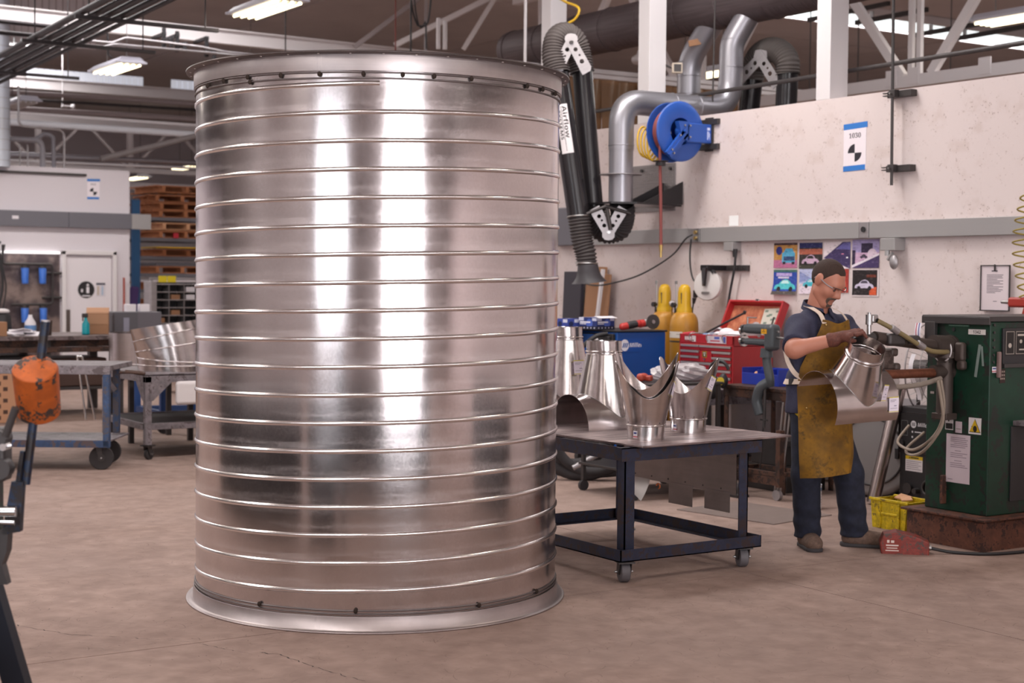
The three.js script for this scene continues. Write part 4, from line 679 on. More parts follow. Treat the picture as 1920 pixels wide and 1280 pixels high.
// bench with the red tool chest
{
  const b = thing('wall_bench', 'low dark grey bench carrying the red tool chest', 'bench');
  part('bench_top', rb(7.98, 8.95, 0.715, 0.745, -10.33, -9.42, 0.004), M.greySteel, b);
  part('front_rail', rb(8.0, 8.02, 0.62, 0.715, -10.32, -9.43, 0.003), M.greySteel, b);
  part('side_rail', rb(8.0, 8.94, 0.62, 0.715, -9.45, -9.43, 0.003), M.greySteel, b);
  for (const [x, z] of [[8.03, -10.28], [8.03, -9.48], [8.9, -10.28], [8.9, -9.48]]) part('leg', rb(x - 0.025, x + 0.025, 0, 0.715, z - 0.025, z + 0.025, 0.004), M.darkSteel, b);
  part('lower_shelf', rb(8.03, 8.92, 0.18, 0.2, -10.28, -9.47, 0.003), M.darkSteel, b);
}
{
  const y0 = 0.746, t = thing('tool_chest', 'red tool chest with silver drawer pulls and its lid open', 'tool chest', [8.36, y0, -9.9], WR);
  // local x runs along +z of the hall, local z toward the room
  const W = 0.69, H = 0.42, D = 0.44;
  part('body', [rbox(W, H - 0.05, 0.012, 0, (H - 0.05) / 2, -D + 0.006, 0.004), rbox(0.014, H, D, -W / 2 + 0.007, H / 2, -D / 2, 0.004), rbox(0.014, H, D, W / 2 - 0.007, H / 2, -D / 2, 0.004), rbox(W, 0.014, D, 0, 0.007, -D / 2, 0.004), rbox(W, 0.075, 0.014, 0, H - 0.0375, -0.007, 0.004), rbox(W, 0.012, D, 0, H - 0.085, -D / 2, 0.003), rbox(W - 0.03, H - 0.1, 0.01, 0, (H - 0.1) / 2 + 0.01, -0.03, 0.002)], M.red, t);
  const drawer = (x0, x1, ya, yb, name = 'drawer') => {
    const d = part(name, rbox(x1 - x0 - 0.006, yb - ya - 0.006, 0.02, (x0 + x1) / 2, (ya + yb) / 2, -0.012, 0.003), M.red, t);
    part('pull', [rbox(x1 - x0 - 0.01, 0.016, 0.012, (x0 + x1) / 2, yb - 0.012, 0.006, 0.003), rbox(x1 - x0 - 0.01, 0.005, 0.02, (x0 + x1) / 2, yb - 0.004, 0.002, 0.001)], mat(C(0.52, 0.46, 0.44), 0.35, 0.6), d);
  };
  const L = -W / 2 + 0.02, R = W / 2 - 0.02;
  for (let k = 0; k < 3; k++) drawer(L, -0.08, 0.19 + k * 0.048, 0.238 + k * 0.048);
  for (let k = 0; k < 2; k++) drawer(0.08, R, 0.19 + k * 0.048, 0.238 + k * 0.048);
  drawer(-0.08, R, 0.286, 0.334);
  for (let k = 0; k < 3; k++) drawer(L, R, 0.02 + k * 0.056, 0.076 + k * 0.056);
  const cp = part('centre_panel', rbox(0.15, 0.092, 0.02, 0, 0.238, -0.01, 0.003), M.red, t);
  part('badge', box(0.055, 0.05, 0.004, -0.01, 0.255, 0.002), printed(canvasTex(64, 64, (c, w, h) => { deckle(c, w, h, '#c89a2a'); c.fillStyle = '#1c1a16'; c.fillRect(5, 5, 54, 54); c.fillStyle = '#c9c4b8'; c.fillRect(12, 12, 40, 10); c.fillRect(22, 28, 20, 22); })), cp, true);
  part('lock', cyl(0.009, 0.009, 0.012, -0.01, 0.213, 0.004, Math.PI / 2, 0, 0, 14), M.steel, cp);
  part('sticker', box(0.15, 0.055, 0.002, -0.2, H - 0.037, 0.001), printed(canvasTex(160, 64, (c, w, h) => { deckle(c, w, h, '#8a3034'); c.fillStyle = '#d8cfd0'; c.font = 'bold 40px sans-serif'; for (let k = 0; k < 4; k++) c.fillRect(4 + k * 24, 14, 18, 34); c.fillRect(104, 4, 52, 58); c.fillStyle = '#554'; c.fillRect(110, 44, 20, 14); })), t, true);
  part('sticker', box(0.24, 0.06, 0.002, 0.14, H - 0.037, 0.001), printed(canvasTex(240, 64, (c, w, h) => { deckle(c, w, h, '#cfc4cc'); c.fillStyle = '#4a5aa8'; c.fillRect(90, 6, 66, 22); c.fillRect(200, 4, 32, 54); c.fillStyle = '#b8485a'; c.fillRect(40, 38, 120, 12); })), t, true);
  const lid = new THREE.Group(); lid.name = 'lid'; t.add(lid); lid.position.set(0, H - 0.03, -D + 0.02); lid.rotation.x = -0.42 + Math.PI / 2 - Math.PI / 2;
  part('lid_panel', rbox(W, 0.34, 0.01, 0, 0.17, -0.06, 0.003), M.red, lid);
  part('lid_rim', [rbox(W, 0.02, 0.075, 0, 0.335, -0.025, 0.006), rbox(0.02, 0.34, 0.075, -W / 2 + 0.01, 0.17, -0.025, 0.006), rbox(0.02, 0.34, 0.075, W / 2 - 0.01, 0.17, -0.025, 0.006)], M.red, lid);
  part('lid_liner', rbox(W - 0.045, 0.3, 0.003, 0, 0.165, -0.052, 0.001), mat(0xffffff, 0.5, 0.2, { map: tex(256, (i, x, y) => mix3([150, 70, 52], [226, 160, 120], N2[(y * 2) * 512 + x * 2]), 0.5) }), lid);
  part('lid_photo', box(0.2, 0.24, 0.004, 0.19, 0.175, -0.047, 0, 0, 0.06), printed(canvasTex(128, 150, (c, w, h) => { deckle(c, w, h, '#c8c4b8'); c.fillStyle = '#77877a'; for (let k = 0; k < 9; k++) c.fillRect(8 + (k * 37) % 100, 8 + (k * 23) % 110, 26, 12); c.fillStyle = '#7fc0b0'; c.fillRect(0, 128, w, 16); c.fillStyle = '#2a2624'; c.fillRect(84, 50, 14, 52); })), lid, true);
  part('latch', rbox(0.05, 0.02, 0.03, 0.02, 0.345, 0.0, 0.004), M.chrome, lid);
}
{ // loose tools in the open top of the chest (world coordinates)
  const yt = 1.09;
  one('pry_bar', 'long thin black pry bar sticking out of the open tool chest', 'pry bar', [rod([8.45, yt + 0.03, -10.16], [8.62, yt + 0.26, -9.72], 0.009), cyl(0.014, 0.014, 0.025, 8.622, yt + 0.265, -9.717, 0.5, 0, 0), rod([8.41, yt + 0.02, -10.22], [8.5, yt + 0.08, -10.06], 0.015)], M.black);
  one('tape_roll', 'roll of grey tape leaning in the open tool chest', 'tape roll', [tor(0.05, 0.016, 8.58, yt + 0.07, -10.0, 0, WR + 0.5, 0, 28, 10)], M.galvDull);
  one('rag', 'crumpled white rag in the tool chest near the bead roller', 'rag', [sph(0.09, 8.5, yt + 0.05, -9.68, 1.1, 0.7, 1.0), sph(0.07, 8.47, yt + 0.08, -9.76, 1, 0.8, 1.1), sph(0.05, 8.44, yt + 0.06, -9.83, 1, 0.9, 1.2)], M.paper);
  one('rag', 'crumpled grey cloth against the open lid of the tool chest', 'rag', [sph(0.07, 8.64, yt + 0.1, -9.62, 0.7, 1.1, 1.1), sph(0.05, 8.62, yt + 0.14, -9.57, 0.7, 1, 1)], mat(C(0.36, 0.31, 0.31), 0.9));
  one('blue_cup', 'blue and white plastic tub lying in the tool chest', 'tub', cyl(0.035, 0.045, 0.12, 8.43, yt + 0.05, -9.93, Math.PI / 2, 0.2, 0), mat(C(0.2, 0.3, 0.5), 0.4));
  one('screwdriver', 'red handled screwdriver on the edge of the tool chest', 'screwdriver', [rod([8.4, yt + 0.075, -10.2], [8.4, yt + 0.09, -10.1], 0.012), rod([8.4, yt + 0.07, -10.24], [8.4, yt + 0.075, -10.2], 0.014)], mat(C(0.6, 0.05, 0.08), 0.4));
  for (const [z, x] of [[-10.08, 8.35], [-9.86, 8.35], [-9.66, 8.35]]) one('hex_wrench', 'bent steel hex wrench ' + { '-10.08': 'hanging over the chest front above the left drawers', '-9.86': 'hanging over the middle of the chest front', '-9.66': 'hanging over the chest front beside the printed sticker' }[z], 'wrench', tube([[x + 0.12, 1.17, z + 0.08], [x - 0.01, 1.175, z + 0.03], [x - 0.02, 1.15, z], [x - 0.012, 1.11, z + 0.01]], 0.005, 24), M.steel, 'hex wrenches on the tool chest');
}
// brown steel bench, bead roller and blue bin
{
  const b = thing('steel_bench', 'narrow brown steel bench with the bead roller clamped to it', 'bench');
  part('bench_top', rb(8.02, 8.6, 0.775, 0.8, -9.3, -8.55, 0.004), M.brownSteel, b);
  part('front_rail', rb(8.03, 8.045, 0.71, 0.775, -9.29, -8.56, 0.003), M.brownSteel, b);
  for (const [x, z] of [[8.06, -9.26], [8.06, -8.6], [8.56, -9.26], [8.56, -8.6]]) part('leg', [rb(x - 0.025, x + 0.025, 0, 0.775, z - 0.025, z - 0.018, 0.002), rb(x - 0.025, x - 0.018, 0, 0.775, z - 0.025, z + 0.025, 0.002)], M.brownSteel, b);
  one('grey_board', 'plain grey sheet panel leaning against the wall under the brown bench', 'panel', rbox(0.012, 0.62, 1.2, 8.9, 0.42, -8.7, 0.003, 0, 0, -0.12), mat(C(0.3, 0.27, 0.28), 0.7));
  const r = thing('bead_roller', 'grey cast iron bead roller with two shiny dies on a curved stand', 'bead roller', [8.02, 0, -8.82], WR);
  const cast = mat(C(0.075, 0.085, 0.095), 0.4, 0.2);
  // local x to the viewer's right, z toward the room
  part('frame', [rbox(0.3, 0.075, 0.1, -0.02, 1.25, 0.02, 0.03), rbox(0.1, 0.2, 0.11, 0.12, 1.19, 0.02, 0.035), rbox(0.3, 0.05, 0.08, -0.02, 1.15, 0.02, 0.02)], cast, r);
  part('nameplate', box(0.06, 0.035, 0.003, 0.09, 1.235, 0.077), printed(canvasTex(96, 56, (c, w, h) => { deckle(c, w, h, '#d69a12'); c.fillStyle = '#4a3208'; c.font = 'bold 26px sans-serif'; c.fillRect(34, 8, 18, 12); c.fillRect(18, 28, 56, 7); })), r, true);
  for (const y of [1.235, 1.155]) { const d = part('die', [cyl(0.045, 0.045, 0.02, -0.2, y, 0.02, 0, 0, Math.PI / 2, 28), cyl(0.03, 0.03, 0.03, -0.215, y, 0.02, 0, 0, Math.PI / 2, 20)], M.chrome, r); part('shaft', cyl(0.016, 0.016, 0.3, -0.05, y, 0.02, 0, 0, Math.PI / 2, 14), M.steel, d); }
  part('crank', [rod([0.16, 1.19, 0.02], [0.3, 1.185, 0.02], 0.009), rod([0.16, 1.23, 0.02], [0.19, 1.235, 0.02], 0.008)], M.steel, r);
  part('stand', [cyl(0.05, 0.045, 0.07, 0.06, 1.07, 0.02, 0, 0, 0), tube([[0.06, 1.06, 0.02], [0.07, 0.98, 0.02], [0.1, 0.88, 0.02], [0.09, 0.82, 0.01]], 0.035, 24, 14), tube([[0.09, 0.85, 0.02], [0.03, 0.8, 0.05], [0.0, 0.7, 0.055], [0.03, 0.6, 0.05]], 0.04, 24, 14)], cast, r);
  part('clamp_screw', [rod([0.07, 0.83, 0.04], [0.07, 0.5, 0.045], 0.012), rod([0.07, 0.6, 0.045], [0.05, 0.16, 0.06], 0.006), rod([0.03, 0.56, 0.045], [0.11, 0.56, 0.045], 0.006)], M.darkSteel, r);
  part('top_screw', [rod([-0.16, 1.285, 0.02], [-0.16, 1.34, 0.02], 0.007), rod([-0.16, 1.335, 0.02], [-0.06, 1.335, 0.02], 0.005)], M.steel, r);
  const bin = thing('parts_bin', 'blue plastic parts bin behind the bead roller stand', 'bin', [8.3, 0.801, -9.05], WR);
  part('tub', [rbox(0.42, 0.006, 0.2, 0, 0.003, 0, 0.002), rbox(0.006, 0.13, 0.2, -0.21, 0.065, 0, 0.002), rbox(0.006, 0.13, 0.2, 0.21, 0.065, 0, 0.002), rbox(0.42, 0.13, 0.006, 0, 0.065, -0.1, 0.002), rbox(0.42, 0.09, 0.006, 0, 0.045, 0.1, 0.002), rbox(0.006, 0.12, 0.2, -0.03, 0.06, 0, 0.002)], M.blueBin, bin);
  one('small_parts', 'handful of small tan parts lying in the blue bin', 'parts', [sph(0.03, 8.28, 0.85, -9.15, 1, 0.7, 1.3), sph(0.025, 8.26, 0.86, -9.09, 1, 0.8, 1.2), sph(0.02, 8.3, 0.88, -9.2)], M.woodPale);
  const h = thing('ear_muffs', 'black ear muffs with a yellow badge hanging at the bench corner', 'ear muffs', [8.0, 0, -9.28], WR + 0.3);
  part('band', tor(0.085, 0.014, 0, 0.9, 0.03, 0, 0, 0.2, 28, 8, 3.6), M.black, h);
  part('cup', sph(0.055, 0.05, 0.83, 0.05, 0.7, 1.1, 0.7), M.black, h);
  part('cup', sph(0.06, -0.06, 0.78, 0.03, 0.9, 1.7, 0.7), M.black, h);
  part('badge', cyl(0.032, 0.032, 0.01, 0.05, 0.83, 0.09, Math.PI / 2, 0, 0, 20), mat(C(0.6, 0.45, 0.03), 0.5), h);
}
// rod cart and the rolling stand foot by the person's leg
{
  const t = thing('rod_cart', 'low brown steel cart holding thin metal rods under the bench', 'cart', [7.9, 0, -8.62], WR);
  part('frame', [beam([-0.28, 0.19, 0.1], [0.24, 0.19, 0.1], 0.03, 0.03), beam([-0.28, 0.19, -0.16], [0.24, 0.19, -0.16], 0.03, 0.03), beam([-0.28, 0.19, 0.1], [-0.28, 0.19, -0.16], 0.03, 0.03), beam([0.24, 0.19, 0.1], [0.24, 0.19, -0.16], 0.03, 0.03), beam([-0.28, 0.14, 0.11], [0.24, 0.14, 0.11], 0.02, 0.06)], M.brownSteel, t);
  part('post', beam([0.24, 0.1, 0.1], [0.24, 0.52, 0.1], 0.045, 0.045), M.brownSteel, t);
  for (const [k, x] of [0.08, 0.13, 0.18].entries()) part('rod', rod([x, 0.03, 0.02 * k], [x + 0.12, 0.72 + 0.05 * k, 0.04], 0.008), M.steel, t);
  for (const x of [-0.24, 0.22]) part('wheel', cyl(0.04, 0.04, 0.03, x, 0.04, 0.1, Math.PI / 2, 0, 0, 18), M.galvDull, t);
  part('foot', [rbox(0.2, 0.02, 0.12, -0.12, 0.01, 0.22, 0.004), rod([-0.1, 0.02, 0.2], [-0.06, 0.22, 0.16], 0.02)], M.darkSteel, t);
}
// tool cart behind the fittings with a red tool and plastic bags
{
  const c = thing('shop_cart', 'dark shop cart behind the fittings, mostly hidden by them', 'cart', [7.25, 0, -9.25]);
  part('top_tray', rb(-0.4, 0.45, 0.83, 0.85, -0.35, 0.35, 0.004), M.darkSteel, c);
  part('lower_tray', rb(-0.4, 0.45, 0.2, 0.22, -0.35, 0.35, 0.004), M.darkSteel, c);
  for (const [x, z] of [[-0.37, -0.32], [0.42, -0.32], [-0.37, 0.32], [0.42, 0.32]]) { part('leg', rb(x - 0.015, x + 0.015, 0.08, 0.84, z - 0.015, z + 0.015, 0.003), M.darkSteel, c); part('wheel', cyl(0.04, 0.04, 0.03, x, 0.04, z, Math.PI / 2, 0, 0, 18), M.rubber, c); }
  one('red_tool', 'small red power tool lying in front of the blue welder', 'tool', [rbox(0.12, 0.06, 0.06, 7.12, 0.885, -9.16, 0.025, 0, 0.5, 0), rbox(0.06, 0.045, 0.05, 7.16, 0.878, -9.13, 0.015, 0, 0.5, 0)], mat(C(0.42, 0.06, 0.035), 0.45));
  const pl = new THREE.MeshPhysicalMaterial({ color: C(0.78, 0.74, 0.76), roughness: 0.25, transmission: 0.45, thickness: 0, side: THREE.DoubleSide });
  const bag = (w, h, d, s) => toCreasedNormals(grid(22, 16, (u, v) => { const a = u * Math.PI * 2, b = v * Math.PI; const k = 1 + 0.25 * Math.sin(3 * a + s + 4 * v) + 0.25 * Math.sin(7 * a + 2 * s + 3 * b) * Math.sin(6 * b + s); return [w * k * Math.cos(a) * Math.sin(b), h * (1 + Math.cos(b)) * (0.8 + 0.2 * k), d * k * Math.sin(a) * Math.sin(b)]; }), 0.25);
  one('plastic_bag', 'crumpled clear plastic bag behind the rim of the nearest fitting', 'bag', bag(0.1, 0.06, 0.08, 1).translate(7.3, 0.852, -9.1), pl);
  one('plastic_bag', 'larger clear plastic bag of parts in front of the red tool chest', 'bag', bag(0.17, 0.065, 0.1, 2.3).translate(7.52, 0.852, -9.1), pl);
}
// black cable bundle on the floor behind the table
{
  const t = thing('cable_bundle', 'thick black welding cable looped on the floor behind the blue table', 'cable');
  for (const [r, dy, dz] of [[0.3, 0.34, 0], [0.26, 0.33, 0.06], [0.23, 0.36, -0.05]])
    part('loop', tube(Array.from({ length: 15 }, (_, k) => { const a = Math.PI * (0.93 + 1.14 * k / 14); const x = 1.15 * r * Math.cos(a), y = r * Math.sin(a); return [7.21 + 0.82 * x + dz, Math.max(0.045, dy + y), -10.05 + 0.55 * x + dz]; }), 0.045, 60, 10), M.rubber, t);
  part('gun_handle', rod([7.05, 0.12, -9.95], [7.3, 0.26, -9.85], 0.022), M.galvDull, t);
  part('rest', rbox(0.5, 0.12, 0.4, 7.45, 0.06, -10.3, 0.02), M.black, t);
}
// things leaning in the wall corner
one('cardboard_sheet', 'brown cardboard sheets leaning against the wall beside the fume hood', 'cardboard', [rbox(0.03, 1.75, 0.3, 8.9, 0.875, -12.28, 0.004, 0.03, 0, -0.06), rbox(0.02, 1.68, 0.22, 8.86, 0.84, -12.12, 0.004, 0.05, 0, -0.06)], M.card);
one('white_strip', 'thin white angle strip leaning in front of the brown cardboard', 'strip', beam([8.78, 0.0, -12.25], [8.82, 1.72, -11.98], 0.03, 0.03), M.whitePaint);
one('dark_board', 'dark upright panel leaning against the wall behind the fume hood', 'panel', rbox(0.04, 1.7, 0.3, 8.9, 0.85, -12.62, 0.004, 0, 0, -0.04), mat(C(0.035, 0.03, 0.042), 0.6));
one('floor_plate', 'thin steel cover plate lying flat on the floor behind the table', 'plate', ext([[6.85, 8.4], [6.99, 7.56], [7.63, 7.67], [7.5, 8.5]].map(([a, b]) => [a, -b]), 0.006, 0, 0.003, 0, Math.PI / 2, 0, 0).applyMatrix4(new THREE.Matrix4().makeScale(1, 1, 1)), mat(C(0.27, 0.215, 0.195), 0.6, 0.2, { map: zincTint }));
// ---------- green spot welding machine ----------
{
  const t = thing('spot_welder', 'tall dark green spot welding machine with two horizontal horns', 'spot welder');
  part('plinth', [bb(7.36, 8.6, 0, 0.185, -6.74, -6.14)], M.rust, t);
  part('plinth_plate', rb(7.33, 8.63, 0.185, 0.2, -6.77, -6.11, 0.004), M.rust, t);
  part('cabinet', [rb(7.46, 8.5, 0.2, 1.38, -6.69, -6.2, 0.008)], M.green, t);
  part('top_cap', [rb(7.43, 8.52, 1.38, 1.412, -6.71, -6.18, 0.005), rb(7.425, 7.44, 1.36, 1.405, -6.71, -6.18, 0.003)], M.darkSteel, t);
  const label = (name, w, h, p, ry, tx, parent = t) => place(part(name, sheetGeo(w, h, 0.002), printed(tx, 0.55), parent, true), p, ry);
  label('number_plate', 0.13, 0.032, [7.458, 1.315, -6.3], WR, canvasTex(160, 40, (c, w, h) => { deckle(c, w, h, '#cfc6c2'); c.fillStyle = '#2a2628'; c.font = 'bold 34px sans-serif'; c.textAlign = 'center'; c.fillText('1342', w / 2, 32); }));
  label('warning_label', 0.062, 0.105, [7.458, 0.756, -6.5], WR, canvasTex(80, 136, (c, w, h) => { deckle(c, w, h, '#d8d2d2'); c.fillStyle = '#8c3a3a'; c.fillRect(4, 4, 72, 24); c.fillStyle = '#ded8d8'; c.font = 'bold 15px sans-serif'; c.fillRect(10, 12, 60, 9); c.fillStyle = '#1a1616'; c.fillRect(28, 40, 14, 30); c.fillRect(40, 46, 20, 12); c.fillRect(4, 84, 72, 46); }));
  label('hazard_label', 0.095, 0.1, [7.457, 0.742, -6.3], WR, canvasTex(128, 128, (c, w, h) => { deckle(c, w, h, '#d6cfd0'); c.fillStyle = '#c9a414'; c.beginPath(); c.moveTo(64, 10); c.lineTo(120, 112); c.lineTo(8, 112); c.fill(); c.strokeStyle = '#201c14'; c.lineWidth = 5; c.stroke(); c.fillStyle = '#201c14'; c.beginPath(); c.ellipse(66, 86, 20, 24, 0, 0, 7); c.fill(); c.fillRect(28, 66, 12, 4); }));
  label('instruction_sheet', 0.185, 0.3, [7.456, 0.53, -6.425], WR, canvasTex(192, 312, (c, w, h) => { deckle(c, w, h, '#c6b6bc'); c.fillStyle = '#7a6c76'; const ln = [[20, 34, 120], [32, 34, 140], [44, 34, 130], [56, 60, 110], [68, 34, 138], [80, 34, 120], [104, 70, 50], [120, 34, 136], [132, 34, 100], [144, 34, 130], [168, 66, 60], [184, 34, 96], [196, 34, 120], [208, 34, 140], [290, 16, 40]]; for (const [y, x, l] of ln) c.fillRect(x, y, l, 4); }));
  label('note', 0.05, 0.07, [7.457, 0.725, -6.425], WR, canvasTex(48, 64, (c, w, h) => { deckle(c, w, h, '#c2b2b8'); c.fillStyle = '#776'; c.fillRect(6, 40, 36, 4); }));
  label('small_label', 0.03, 0.014, [7.457, 0.925, -6.64], WR, canvasTex(32, 16, (c, w, h) => deckle(c, w, h, '#a89c98')));
  label('text_line', 0.16, 0.012, [7.457, 1.35, -6.44], WR, canvasTex(256, 20, (c, w, h) => { deckle(c, w, h, '#23513f'); c.fillStyle = '#9aa89e'; c.font = '15px sans-serif'; for (let k = 0; k < 22; k++) c.fillRect(6 + k * 11, 7, 7 + (k % 3), 5); }));
  label('flag_sticker', 0.03, 0.02, [7.428, 1.393, -6.29], WR, canvasTex(48, 32, (c, w, h) => { deckle(c, w, h, '#d8d0d4'); c.fillStyle = '#a8323c'; c.fillRect(22, 0, 12, 32); c.fillStyle = '#2c3a7a'; c.fillRect(8, 4, 10, 24); }));
  label('yellow_sticker', 0.04, 0.022, [7.428, 1.388, -6.55], WR, canvasTex(48, 24, (c, w, h) => { deckle(c, w, h, '#c8aa18'); c.fillStyle = '#2a2412'; c.fillRect(6, 8, 34, 6); }));
  part('hole', cyl(0.012, 0.012, 0.006, 7.457, 1.325, -6.48, 0, 0, Math.PI / 2, 16), M.black, t);
  part('scuffed_tape', [box(0.002, 0.2, 0.02, 7.458, 1.14, -6.29, 0.15), box(0.002, 0.12, 0.014, 7.458, 1.17, -6.255, -0.1)], mat(C(0.16, 0.2, 0.18), 0.7), t);
  part('door_handle', rb(7.42, 7.47, 0.24, 0.42, -6.535, -6.515, 0.006), M.rust, t);
  part('corner_bolts', [0, 1, 2, 3, 4, 5].map((k) => cyl(0.008, 0.008, 0.008, 7.49, 1.36 - k * 0.045, -6.196, Math.PI / 2, 0, 0, 8)), M.darkSteel, t);
  // control side
  const ctl = part('control_panel', rb(7.56, 8.4, 1.12, 1.34, -6.2, -6.185, 0.003), M.black, t);
  place(part('panel_print', sheetGeo(0.8, 0.15, 0.001), printed(canvasTex(512, 100, (c, w, h) => { deckle(c, w, h, '#16110f'); c.strokeStyle = '#9a9088'; c.lineWidth = 3; c.strokeRect(4, 4, 46, 90); c.strokeRect(62, 4, 440, 90); c.fillStyle = '#b0a69c'; for (let k = 0; k < 5; k++) { c.beginPath(); c.arc(90 + k * 44, 44, 8, 0, 7); c.fill(); } c.fillRect(70, 14, 90, 8); c.fillRect(80, 74, 120, 6); c.beginPath(); c.arc(26, 60, 10, 0, 7); c.fill(); }), 0.5), ctl, true), [7.98, 1.25, -6.184]);
  part('panel_bar', rb(7.56, 8.4, 1.1, 1.125, -6.2, -6.17, 0.003), M.darkSteel, ctl);
  part('selector', [cyl(0.03, 0.03, 0.03, 7.84, 1.24, -6.17, Math.PI / 2, 0, 0, 16), rod([7.8, 1.27, -6.15], [7.85, 1.18, -6.15], 0.012)], M.galvDull, ctl);
  part('hose_grip', rbox(0.022, 0.16, 0.03, 7.525, 1.12, -6.185, 0.01), mat(C(0.2, 0.13, 0.12), 0.6), t);
  place(part('patch_label', sheetGeo(0.04, 0.035, 0.001), sealMat, t, true), [7.5, 1.09, -6.198]);
  place(part('switch_plate', sheetGeo(0.05, 0.085, 0.002), printed(canvasTex(48, 80, (c, w, h) => { deckle(c, w, h, '#2e1c18'); c.fillStyle = '#a8988c'; for (let k = 0; k < 9; k++) c.fillRect(6 + (k % 3) * 14, 10 + Math.floor(k / 3) * 20, 8, 10); })), t, true), [7.575, 1.05, -6.198]);
  part('foot_recess', rb(7.66, 8.51, 0.28, 0.74, -6.21, -6.19, 0.003), M.black, t);
  part('side_shelf', rb(7.68, 8.5, 0.745, 0.775, -6.2, -6.02, 0.004), M.greySteel, t);
  // horns
  const hm = mat(C(0.075, 0.055, 0.048), 0.55, 0.5), cu = mat(0xffffff, 0.5, 0.6, { map: tex(256, (i, x, y) => mix3([98, 58, 44], [150, 92, 68], N2[(y * 2) * 512 + x * 2]), 0.3) });
  const up = part('upper_horn', [rod([7.5, 1.215, -6.5], [7.3, 1.225, -6.5], 0.068, 24), rod([7.32, 1.225, -6.5], [6.79, 1.285, -6.5], 0.036, 20), cyl(0.075, 0.075, 0.03, 7.455, 1.217, -6.5, 0, 0, Math.PI / 2, 24)], hm, t);
  part('electrode', [cyl(0.021, 0.021, 0.06, 6.745, 1.39, -6.5, 0, 0, 0, 18), cyl(0.013, 0.013, 0.11, 6.745, 1.31, -6.5, 0, 0, 0, 16), cyl(0.01, 0.01, 0.015, 6.745, 1.425, -6.5, 0, 0, 0, 6), rbox(0.05, 0.05, 0.04, 6.78, 1.395, -6.5, 0.01)], M.steel, up);
  part('clamp_head', rod([6.78, 1.285, -6.5], [6.72, 1.27, -6.5], 0.03, 16), M.darkSteel, up); part('tape_lump', rbox(0.14, 0.075, 0.06, 6.93, 1.27, -6.47, 0.02), M.darkSteel, up); part('tape_lump', rbox(0.09, 0.06, 0.05, 7.08, 1.265, -6.46, 0.02), M.darkSteel, up);
  part('water_hose', [tube([[6.79, 1.385, -6.48], [6.88, 1.34, -6.45], [6.98, 1.29, -6.43], [7.08, 1.24, -6.42], [7.18, 1.2, -6.41], [7.3, 1.19, -6.42], [7.36, 1.19, -6.44]], 0.015, 40)], mat(C(0.2, 0.15, 0.07), 0.5), up);
  for (const [x, y, z] of [[6.9, 1.33, -6.445], [7.1, 1.235, -6.42]]) part('tape_wrap', xf(new THREE.CylinderGeometry(0.021, 0.021, 0.06, 14), x, y, z, 0, 0, 1.1), M.galvDull, up);
  const lo = part('lower_horn', [rod([7.42, 1.06, -6.5], [6.6, 1.06, -6.5], 0.028, 20)], cu, t);
  part('horn_clamp', [rod([7.46, 1.065, -6.5], [7.3, 1.062, -6.5], 0.045, 22), rbox(0.09, 0.17, 0.09, 7.42, 1.13, -6.5, 0.02)], hm, lo);
  part('post', [cyl(0.05, 0.05, 0.34, 7.41, 0.95, -6.5, 0, 0, 0, 24), cyl(0.07, 0.07, 0.04, 7.41, 1.17, -6.5, 0, 0, 0, 24), rbox(0.1, 0.04, 0.12, 7.41, 0.79, -6.5, 0.006)], hm, lo);
  part('gripper', [rbox(0.05, 0.12, 0.07, 7.43, 1.19, -6.4, 0.02), rbox(0.05, 0.06, 0.06, 7.42, 1.11, -6.38, 0.02)], hm, up);
  part('horn_block', [rbox(0.1, 0.12, 0.06, 6.95, 1.145, -6.56, 0.015), rbox(0.06, 0.05, 0.07, 7.0, 1.19, -6.56, 0.015), rbox(0.05, 0.05, 0.05, 7.03, 1.1, -6.55, 0.018), rod([6.98, 1.1, -6.55], [7.06, 1.1, -6.55], 0.012)], worn([86, 72, 66], [60, 46, 42], 0.5, 0.2, 0.5), lo);
  part('cable_tie', tor(0.072, 0.005, 7.38, 1.2, -6.5, 0, Math.PI / 2, 0.1, 28, 6), M.white, up);
  part('hose_loop', tube([[7.237, 1.025, -6.380], [7.270, 0.869, -6.380], [7.281, 0.735, -6.420], [7.292, 0.634, -6.520], [7.579, 0.533, -6.900], [7.903, 0.502, -7.300], [8.141, 0.512, -7.550], [8.3, 0.6, -7.6]], 0.0095, 80), M.hoseTan, t);
  part('hose_loop', tube([[7.175, 1.029, -6.350], [7.218, 0.921, -6.360], [7.263, 0.772, -6.380], [7.270, 0.661, -6.450], [7.326, 0.559, -6.600], [7.660, 0.487, -7.000], [8.065, 0.470, -7.400], [8.4, 0.55, -7.55]], 0.0095, 80), M.hoseTan, t);
  part('return_hose', tube([[6.75, 1.0, -6.42], [6.9, 0.99, -6.41], [7.1, 1.0, -6.41], [7.28, 1.03, -6.42]], 0.016, 30), mat(C(0.22, 0.18, 0.15), 0.5), t);
  // paper streamer and side bracket
  part('bracket', rb(7.42, 7.45, 1.24, 1.37, -6.68, -6.6, 0.003), M.darkSteel, t);
  part('streamer', grid(6, 12, (u, v) => [7.4 - 0.02 * Math.sin(v * 3), 1.36 - v * 0.15, -6.735 + u * 0.05 + 0.02 * v]), printed(canvasTex(48, 128, (c, w, h) => { deckle(c, w, h, '#d8d2da'); c.fillStyle = '#b03844'; c.fillRect(8, 0, 7, 128); c.fillStyle = '#38488c'; c.fillRect(28, 0, 7, 128); }), 0.6), t, true);
  part('paper_strip', grid(4, 10, (u, v) => [7.44 - 0.03 * Math.sin(v * 5), 1.16 - v * 0.29, -6.8 + u * 0.035 + 0.03 * v * v]), M.paper, t);
}
